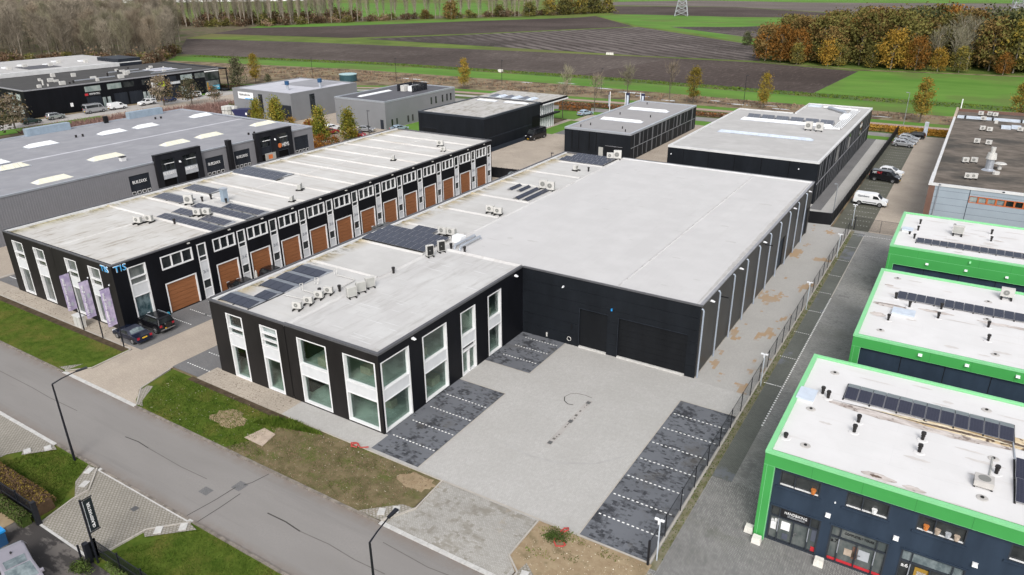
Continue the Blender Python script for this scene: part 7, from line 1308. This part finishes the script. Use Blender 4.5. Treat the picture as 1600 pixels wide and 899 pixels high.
lt_c = [crown(80+i, 1500, 3., 5.6, 2., .26, ovoid, m_, 46, .2) for i, m_ in enumerate((['leaf_evergreen', 'leaf_olive', 'leaf_dark'], ['twig_brown', 'leaf_brown', 'leaf_evergreen'], ['leaf_olive', 'leaf_evergreen'], ['leaf_evergreen', 'reed_tan']))]; lt_t = trunk(5, 6, .2, .04, 8)
for x, y, s, lb, k_ in ((-193.5, 80, 1.45, 'olive tree at the left picture edge before the dark navy block', 0), (-205.5, 90.5, 1.05, 'brownish tree behind the olive tree at the left edge', 1), (-204, 131.5, 1.05, 'leafless brown street tree before the dark navy block', 1), (-198.5, 137, .95, 'grey green shrub tree right of the leafless street tree', 3), (-196, 143, .6, 'low grey green shrub beside the shrub tree', 3), (-190, 76, 1., 'dark shrub at the left picture edge beside the grey warehouse', 2)): plant('street_tree', lb, 'tree', x, y, lt_t, lt_c[k_], s)
sh_c = [crown(90+i, 700, 1.3, 1.7, .2, .14, ovoid, m_, 26, .1) for i, m_ in enumerate((['leaf_rust', 'reed_tan'], ['leaf_rust', 'leaf_orange', 'shrub_green'], ['shrub_green', 'leaf_dark'], ['leaf_gold', 'shrub_green']))]; sh_t = trunk(6, 1.2, .05, .05, 5)
for i, (x, y, s, k_, lb) in enumerate(((-137, 125.5, 1.3, 0, 'rust coloured shrub before the grey block with the slit windows, left one'), (-133.2, 123.5, 1.4, 0, 'rust coloured shrub before the grey block with the slit windows, right one'), (-131, 121.5, 1.2, 1, 'rust and green shrub beside the hornbeam'), (-141, 129, 1., 3, 'yellowish shrub below the tall dark window'), (-127, 114.5, 1.2, 1, 'low rusty shrub at the end of the grey warehouse'), (-123, 115.5, 1.2, 1, 'low orange brown shrub by the corner of the grey warehouse'), (-119.5, 116, 1.1, 1, 'low orange shrub beside the long block roof edge'), (-176.5, 133.5, 1.2, 2, 'dark green shrub beside the stacked white tanks'), (-148, 129.5, .9, 3, 'yellow green shrub at the foot of the grey roller door'), (-43.3, 15.6, .32, 2, 'small green shrub at the foot of the black gate post'), (-42.6, 15.6, .42, 2, 'rounded grey green shrub by the bar fence'), (-18.1, 34.2, .42, 2, 'green weeds around the red hose'))): plant('shrub', lb, 'shrub', x, y, sh_t, sh_c[k_], s, szs=(s*1.5, s*1.2, s*.6) if 'hose' in lb else None)
def hedge(label, pts, w, h, mats, dens, size, seed=1, name='hedge'):
    q = random.Random(seed); mb = MB()
    for (x0, y0), (x1, y1) in zip(pts, pts[1:]):
        L = math.hypot(x1-x0, y1-y0); ux, uy = (x1-x0)/L, (y1-y0)/L
        for i in range(int(L*dens)):
            s_ = q.uniform(0, L); a = q.uniform(-w/2, w/2); z = h*(1-q.random()**2.2*.9)*(1-.25*(2*a/w)**2)
            leaf(mb, Vector((x0+ux*s_-uy*a, y0+uy*s_+ux*a, z)), size*q.uniform(.6, 1.3), q, q.randrange(len(mats)))
        mb.hexa([(x0-uy*-w*.38, y0+ux*-w*.38, 0), (x1-uy*-w*.38, y1+ux*-w*.38, 0), (x1-uy*w*.38, y1+ux*w*.38, 0), (x0-uy*w*.38, y0+ux*w*.38, 0)], [(x0-uy*-w*.3, y0+ux*-w*.3, h*.8), (x1-uy*-w*.3, y1+ux*-w*.3, h*.8), (x1-uy*w*.3, y1+ux*w*.3, h*.8), (x0-uy*w*.3, y0+ux*w*.3, h*.8)])
    return tag(mb.build(name, mats), label, 'hedge')
hedge('brown clipped hedge with yellow leaves along the fence at the left edge', [(-62, 17.5), (-50.6, 17.5)], 1.5, 1.15, ['hedge_brown', 'hedge_brown', 'hedge_brown', 'leaf_yellow', 'leaf_brown'], 900, .07)
hedge('dark ivy hedge behind the bar fence at the left edge', [(-54.5, 16.), (-50.3, 16.)], .8, 1., ['shrub_green', 'leaf_dark'], 700, .09, 4); hedge('green ivy growing through the bar fence at the bottom', [(-41.6, 16.6), (-33, 16.6)], .4, .6, ['shrub_green', 'leaf_dark'], 200, .07, 5)
hedge('long orange hedge along the road behind the gravel roof and the stepped hall', [(-46, 194.3), (-28, 194.8), (8, 195)], 2.4, 1.3, ['hedge_orange', 'hedge_orange', 'leaf_gold'], 130, .25, 2); hedge('brown orange hedge along the road behind the black blocks', [(-112, 189), (-89, 192), (-47, 194)], 2., 1., ['hedge_brown', 'hedge_brown', 'reed_tan', 'leaf_rust'], 110, .25, 3)
hedge('short orange hedge at the corner of the far car park', [(-14, 192), (-10.5, 192)], 1.6, 1.1, ['hedge_orange', 'leaf_yellow'], 160, .2, 6); hedge('dark hedge beside the road at the far left', [(-226, 160), (-214, 165), (-205, 168)], 2, 1.3, ['leaf_evergreen', 'hedge_brown'], 90, .3, 7); hedge('brown hedge by the road behind the pale car', [(-99, 183), (-90, 184.5)], 1.4, 1.2, ['hedge_brown', 'leaf_rust'], 120, .2, 8); hedge('rust hedge at the end of the grey warehouse', [(-128, 112.6), (-117, 112.6)], 1.8, 1.6, ['leaf_rust', 'hedge_brown', 'hedge_orange'], 260, .15, 9)
def scatter(name, label, mat, poly, n, hgt, wid, seed, cat='grass', z=.06):
    q = random.Random(seed); mb = MB(); xs = [p[0] for p in poly]; ys_ = [p[1] for p in poly]
    def inside(x, y):
        c = False
        for (a, b), (e, g) in zip(poly, poly[1:]+poly[:1]):
            if (b > y) != (g > y) and x < (e-a)*(y-b)/(g-b)+a: c = not c
        return c
    k_ = 0
    while k_ < n:
        x, y = q.uniform(min(xs), max(xs)), q.uniform(min(ys_), max(ys_))
        if not inside(x, y): continue
        k_ += 1; a = q.uniform(0, 6.283); h = hgt*q.uniform(.4, 1.3); w = wid*q.uniform(.6, 1.4); dx, dy = math.cos(a)*w, math.sin(a)*w; lx, ly = q.gauss(0, h*.5), q.gauss(0, h*.5)
        mb.quad((x-dx, y-dy, z), (x+dx, y+dy, z), (x+lx, y+ly, z+h))
    o = mb.build(name, mat); o['kind'] = 'stuff'; o['label'] = label; return o
scatter('reeds', 'tan reeds in the ditch between the lawn and the grey warehouse', 'reed_pink', [(-199, 88), (-196, 120), (-187, 150), (-178, 158), (-170, 145), (-182, 112), (-190, 88)], 14000, 1.5, .12, 1, z=0)
scatter('grass_tufts', 'grass blades on the verge before the long block', 'blade_green', [(-120, 29.3), (-70, 29.3), (-68.6, 34.4), (-120, 34.4)], 9000, .1, .03, 2, z=.06); scatter('grass_tufts', 'grass blades on the verge before the office front', 'blade_green', [(-58, 29.3), (-45, 29.3), (-44.6, 34.4), (-60.5, 34.5)], 9000, .12, .03, 3, z=.06)
scatter('weeds', 'taller weeds on the verge by the soil strip', 'blade_green', [(-47, 32.8), (-40.5, 34.6), (-44, 34.8), (-46, 34.3)], 2600, .3, .05, 4, z=.06); scatter('leaf_litter', 'pale fallen leaves and litter on the worn verge', 'pale_litter', [(-58, 29.3), (-30.5, 29.3), (-28.7, 34.8), (-60, 34.5)], 500, .05, .05, 21, z=.085); scatter('stones', 'small stones and clods on the bare sand', 'pale_litter', [(-19.9, 31.5), (-12, 29.5), (-11.9, 35.1), (-19.8, 35)], 420, .05, .045, 22, z=.065); scatter('leaf_litter', 'dirt and fallen leaves on the tan path before the office front', 'dark_soil', [(-57.5, 35.1), (-46.5, 35.1), (-46.5, 37.2), (-57.5, 37.2)], 420, .03, .07, 23, z=.056); scatter('leaf_litter', 'dirt and fallen leaves on the tan path before the long block', 'dark_soil', [(-96, 35.5), (-74, 35.5), (-74, 37.2), (-96, 37.2)], 500, .03, .07, 24, z=.056)
scatter('dry_grass', 'dry worn grass on the right part of the verge', 'reed_tan', [(-45, 29.3), (-30.5, 29.3), (-28.7, 34.8), (-45, 34.8)], 6000, .08, .025, 5, z=.065)
scatter('grass_tufts', 'grass blades on the lawns this side of the road', 'blade_green', [(-60, 18.4), (-50.6, 18.4), (-53.5, 22), (-58, 22)], 6000, .1, .03, 6, z=0); scatter('grass_tufts', 'grass blades on the lawn at the bottom of the picture', 'blade_green', [(-43, 17.2), (-28, 17.2), (-28, 22.1), (-40, 22.1)], 9000, .1, .03, 7, z=0)
for i, (x, y, r, n_) in enumerate(((-17.9, 34.6, .9, 420), (-16.5, 33.1, .5, 120), (-14.5, 34.6, .7, 150), (-18.3, 32.4, .6, 150), (-13.2, 32.2, .9, 260), (-36, 33.6, 1.6, 500), (-34, 30.6, 1.3, 350), (-40, 32, 1.8, 500), (-44.2, 30, 1., 400), (-44.5, 34, 1.2, 700), (-49.3, 32.1, 1.3, 120))): scatter('weeds', 'loose tufts of weeds and grass in the worn ground', 'weed_green', [(x+r*2*math.cos(a*.57)*random.uniform(.35, 1.25), y+r*.85*math.sin(a*.57)*random.uniform(.35, 1.2)) for a in range(11)], int(n_*.55), .1, .04, 40+i, z=.068)
scatter('moss_tufts', 'weeds along the foot of the mesh fence', 'shrub_green', [(-11.85, 36), (-11.3, 36), (-11.4, 111), (-11.85, 111)], 1300, .1, .05, 8, z=.02); scatter('meadow_grass', 'rough grass on the bare strip by the north road', 'reed_tan', [(-260, 185), (-165, 205), (-90, 212), (10, 214), (10, 222), (-116, 226), (-222, 222), (-280, 205)], 2600, .5, .25, 9, z=-.08)
scatter('ditch_grass', 'long grass on the ditch bank', 'blade_green', [(-322, 226), (-222, 243), (-129, 246), (-44, 241), (15, 240), (15, 247), (-44, 248), (-129, 252), (-222, 249), (-322, 232)], 3600, .45, .25, 10, z=-.08)
# autumn wood
aw = []
for i, (m_, n_) in enumerate(((['leaf_brown', 'leaf_olive'], 1500), (['leaf_brown', 'leaf_orange'], 1500), (['leaf_olive', 'leaf_brown'], 1500), (['leaf_dark', 'leaf_olive'], 1600), (['leaf_gold', 'leaf_yellow'], 1500), (['leaf_orange', 'leaf_brown'], 1500), (['leaf_olive', 'leaf_yellow'], 1500), (['leaf_dark', 'leaf_evergreen'], 1600))):
    aw.append(crown(200+i, int(n_*1.6), 5.2, 14.5, 1.6, .5, lambda t: max(.2, math.sin(math.pi*(.18+t*.74))**.6), m_, 95, .3))
aw_t = [trunk(210+i, 13, .3, .04, 9, mat='pale_bark') for i in range(2)]; ab = bare(215, 16, .3, 4, ['pale_bark', 'twig_olive'], 800)
AWL = ['brown leaved tree in the autumn wood at the right', 'rusty brown tree in the autumn wood at the right', 'olive brown tree in the autumn wood at the right', 'dark green tree in the autumn wood at the right', 'golden yellow tree at the foot of the autumn wood', 'orange tree in the autumn wood at the right', 'yellow green tree in the autumn wood at the right', 'very dark tree in the autumn wood at the right']
q = random.Random(8); pts = []
tries = 0
while len(pts) < 120 and tries < 6000:
    tries += 1; x = q.uniform(-88, 62); y = q.uniform(325, 395)
    if y < 325+(x+82)*.07+2 or x < -84+(y-325)*.05: continue
    if all(math.hypot(x-a, y-b) > 6.3 for a, b in pts): pts.append((x, y))
for x, y in pts:
    u = (x+88)/150; r = q.random()
    if u < .35: k_ = 0 if r < .4 else (1 if r < .55 else (2 if r < .85 else (5 if r < .93 else 8)))
    elif u < .55: k_ = 2 if r < .35 else (0 if r < .55 else (3 if r < .7 else (5 if r < .8 else 8)))
    else: k_ = 3 if r < .45 else (7 if r < .62 else (6 if r < .76 else (2 if r < .9 else 0)))
    s = q.uniform(.95, 1.2)*(1 if y > 332 else .92)*(.8+.25*min(1, u*3))
    if k_ == 8: plant('bare_tree', 'grey leafless tree standing among the coloured autumn trees', 'tree', x, y, ab[0], ab[1], s, group='leafless trees in the autumn wood', z=-.1)
    else: plant('autumn_tree', AWL[k_].split(' in ')[0].split(' at ')[0]+' in the '+('front' if y < 340 else ('middle' if y < 368 else 'back'))+' of the autumn wood, '+('left end' if u < .3 else ('left half' if u < .5 else ('right half' if u < .72 else 'right end'))), 'tree', x, y, aw_t[int(x) % 2], aw[k_], s, group='trees of the autumn wood', z=-.1)
for x, y, s, k_ in ((-54, 326, .62, 4), (-31, 325.5, .85, 4), (-26, 327, .6, 4), (-22.5, 326, .72, 5), (-50, 327, .5, 6), (6, 327, .45, 5), (-15, 326.5, .5, 4), (-66, 325.5, .5, 6), (-38, 326, .5, 6), (-8, 327, .55, 6)): plant('autumn_tree', AWL[k_], 'tree', x, y, aw_t[0], aw[k_], s, group='trees of the autumn wood: '+AWL[k_].split(' in ')[0].split(' at ')[0], z=-.1)
plant('bush', 'dark rounded bush standing left of the autumn wood', 'bush', -107, 400, None, aw[7], .42, z=-.4)
# leafless wood, upper left
bw = [bare(300+i, 24, .26, 4.6, ['pale_bark' if i % 2 else 'bark', ('twig_grey', 'twig_brown', 'twig_olive', 'twig_grey', 'twig_brown')[i]], 2300, .1) for i in range(5)]
sheet('forest_floor', 'forest_floor', [(-700, 90), (-395, 148), (-362, 176), (-332, 183), (-303, 195), (-330, 224), (-352, 241), (-425, 298), (-474, 398), (-520, 400), (-760, 420)], -.06); sheet('forest_floor', 'forest_floor', [(-545, 340), (-468, 399), (-421, 513), (-361, 583), (-313, 674), (-345, 690), (-400, 600), (-470, 530), (-560, 420)], -.055)
POLY = [(-395, 150), (-362, 178), (-335, 184), (-306, 196), (-330, 222), (-352, 238), (-425, 296), (-520, 330), (-600, 250), (-520, 100)]
def inpoly(x, y, P):
    c = False
    for (a, b), (e, g) in zip(P, P[1:]+P[:1]):
        if (b > y) != (g > y) and x < (e-a)*(y-b)/(g-b)+a: c = not c
    return c
pts = []; tries = 0
while len(pts) < 285 and tries < 20000:
    tries += 1; x = q.uniform(-600, -300); y = q.uniform(100, 335)
    if inpoly(x, y, POLY) and all((x-a)**2+(y-b)**2 > 42 for a, b in pts): pts.append((x, y))
for x, y in pts:
    k_ = q.randrange(5); edge = x > -372; plant('leafless_tree', ('grey', 'brown', 'olive', 'grey', 'brown')[k_]+' twigged leafless tree '+('at the right edge' if x > -345 and y > 195 else 'in the front rows' if y < 205 and x > -420 else 'in the middle rows' if x > -470 else 'far back')+' of the upper left wood', 'tree', x, y, *bw[k_], q.uniform(.85, 1.08)*(.86 if edge else 1), group='leafless trees of the wood at the upper left', z=-.1)
un = [crown(320+i, 500, 3.2, 3.2, .3, .4, ovoid, m_, 24, .1) for i, m_ in enumerate((['hedge_brown', 'twig_olive'], ['leaf_olive', 'twig_brown'], ['leaf_gold', 'hedge_brown'], ['reed_tan', 'leaf_olive']))]
for i in range(46):
    t_ = i/45; a = interp([(0, -392), (.3, -362), (.6, -325), (.75, -309), (1, -345)], t_); b = interp([(0, 153), (.3, 177), (.6, 187), (.75, 199), (1, 234)], t_)
    k_ = 2 if i in (3, 30, 38) else q.choice((0, 0, 1, 3)); plant('bush', ['brown undergrowth bush at the edge of the leafless wood', 'olive undergrowth bush at the edge of the leafless wood', 'golden bush at the edge of the leafless wood', 'pale straw coloured bush at the edge of the leafless wood'][k_], 'bush', a-q.uniform(0, 5), b+q.uniform(0, 5)-1, None, un[k_], q.uniform(.6, 1.25), group='undergrowth of the leafless wood: '+['brown', 'olive', 'golden', 'straw'][k_], z=-.3)
# tree line across the back
bl = [bare(340+i, 29, .34, 3., ['pale_bark', ('twig_grey', 'twig_brown', 'twig_olive')[i]], 900, .15) for i in range(3)]
LINE = [(-545, 345), (-470, 402), (-424, 513), (-364, 585), (-317, 674)]
tot = [0]
for (a, b), (c, d) in zip(LINE, LINE[1:]): tot.append(tot[-1]+math.hypot(c-a, d-b))
for row in range(5):
    s_ = q.uniform(0, 4)
    while s_ < tot[-1]*(1 if row < 2 else .38):
        x, y = interp(list(zip(tot, [p[0] for p in LINE])), s_), interp(list(zip(tot, [p[1] for p in LINE])), s_)
        far = s_/tot[-1]; plant('poplar_tree', 'slender leafless poplar in '+('the left third' if far < .34 else 'the middle' if far < .67 else 'the right third')+' of the tree line behind the ploughed fields', 'tree', x-row*7+q.uniform(-2, 2), y+row*5+q.uniform(-2, 2), *bl[q.randrange(3)], q.uniform(.8, 1.1)*(1.05-.25*far), group='leafless trees of the line behind the fields', z=-.1); s_ += q.uniform(5.5, 11.)
for i in range(58):
    s_ = tot[-1]*(i/57)**.95; x, y = interp(list(zip(tot, [p[0] for p in LINE])), s_)+q.uniform(-4, 6), interp(list(zip(tot, [p[1] for p in LINE])), s_)+q.uniform(-6, 4)
    k_ = q.choice((0, 1, 1, 3)); plant('bush', ['brown bush below the tree line behind the fields', 'olive bush below the tree line behind the fields', '', 'straw coloured bush below the tree line behind the fields'][k_], 'bush', x, y, None, un[k_], q.uniform(.8, 1.7), group='bushes below the tree line: '+['brown', 'olive', '', 'straw'][k_], z=-.3)
for i in range(60):
    s_ = tot[-1]*.42*q.random(); x, y = interp(list(zip(tot, [p[0] for p in LINE])), s_)-q.uniform(3, 40), interp(list(zip(tot, [p[1] for p in LINE])), s_)+q.uniform(0, 30)
    k_ = q.choice((0, 1, 3)); plant('bush', ['brown', 'olive', '', 'straw coloured'][k_]+' bush deep between the trunks at the left part of the tree line', 'bush', x, y, None, un[k_], q.uniform(1.2, 2.4), group='bushes between the trunks of the tree line: '+['brown', 'olive', '', 'straw'][k_], z=-.3)
big = [crown(360+i, 1200, 5, 9, 1, .6, ovoid, m_, 50, .2) for i, m_ in enumerate((['leaf_brown', 'leaf_olive'], ['leaf_olive', 'leaf_dark'], ['leaf_olive', 'leaf_yellow']))]
for x, y, s, k_, lb in ((-390, 527, 1.3, 0, 'round brown olive tree before the tree line in the middle distance'), (-474, 400, .8, 1, 'dark olive tree at the left end of the tree line'), (-352, 592, 1.1, 1, 'dark green tree in the right part of the tree line, left one'), (-343, 612, 1.3, 2, 'yellow green tree in the right part of the tree line'), (-336, 628, 1.3, 1, 'dark green tree in the right part of the tree line, middle one'), (-328, 644, 1.3, 2, 'olive yellow tree near the right end of the tree line'), (-322, 660, 1.4, 1, 'dark green tree near the right end of the tree line'), (-316, 676, 1.2, 2, 'last yellow olive tree at the right end of the tree line'), (-372, 574, .9, 1, 'dark shrub tree before the middle of the tree line'), (-412, 520, .7, 0, 'brown shrub tree before the tree line, left of the round tree'), (-330, 668, 1.5, 1, 'tall dark tree behind the right end of the tree line'), (-340, 640, 1.5, 0, 'tall brown tree behind the right part of the tree line')): plant('field_tree', lb, 'tree', x, y, aw_t[0], big[k_], s, z=-.1)
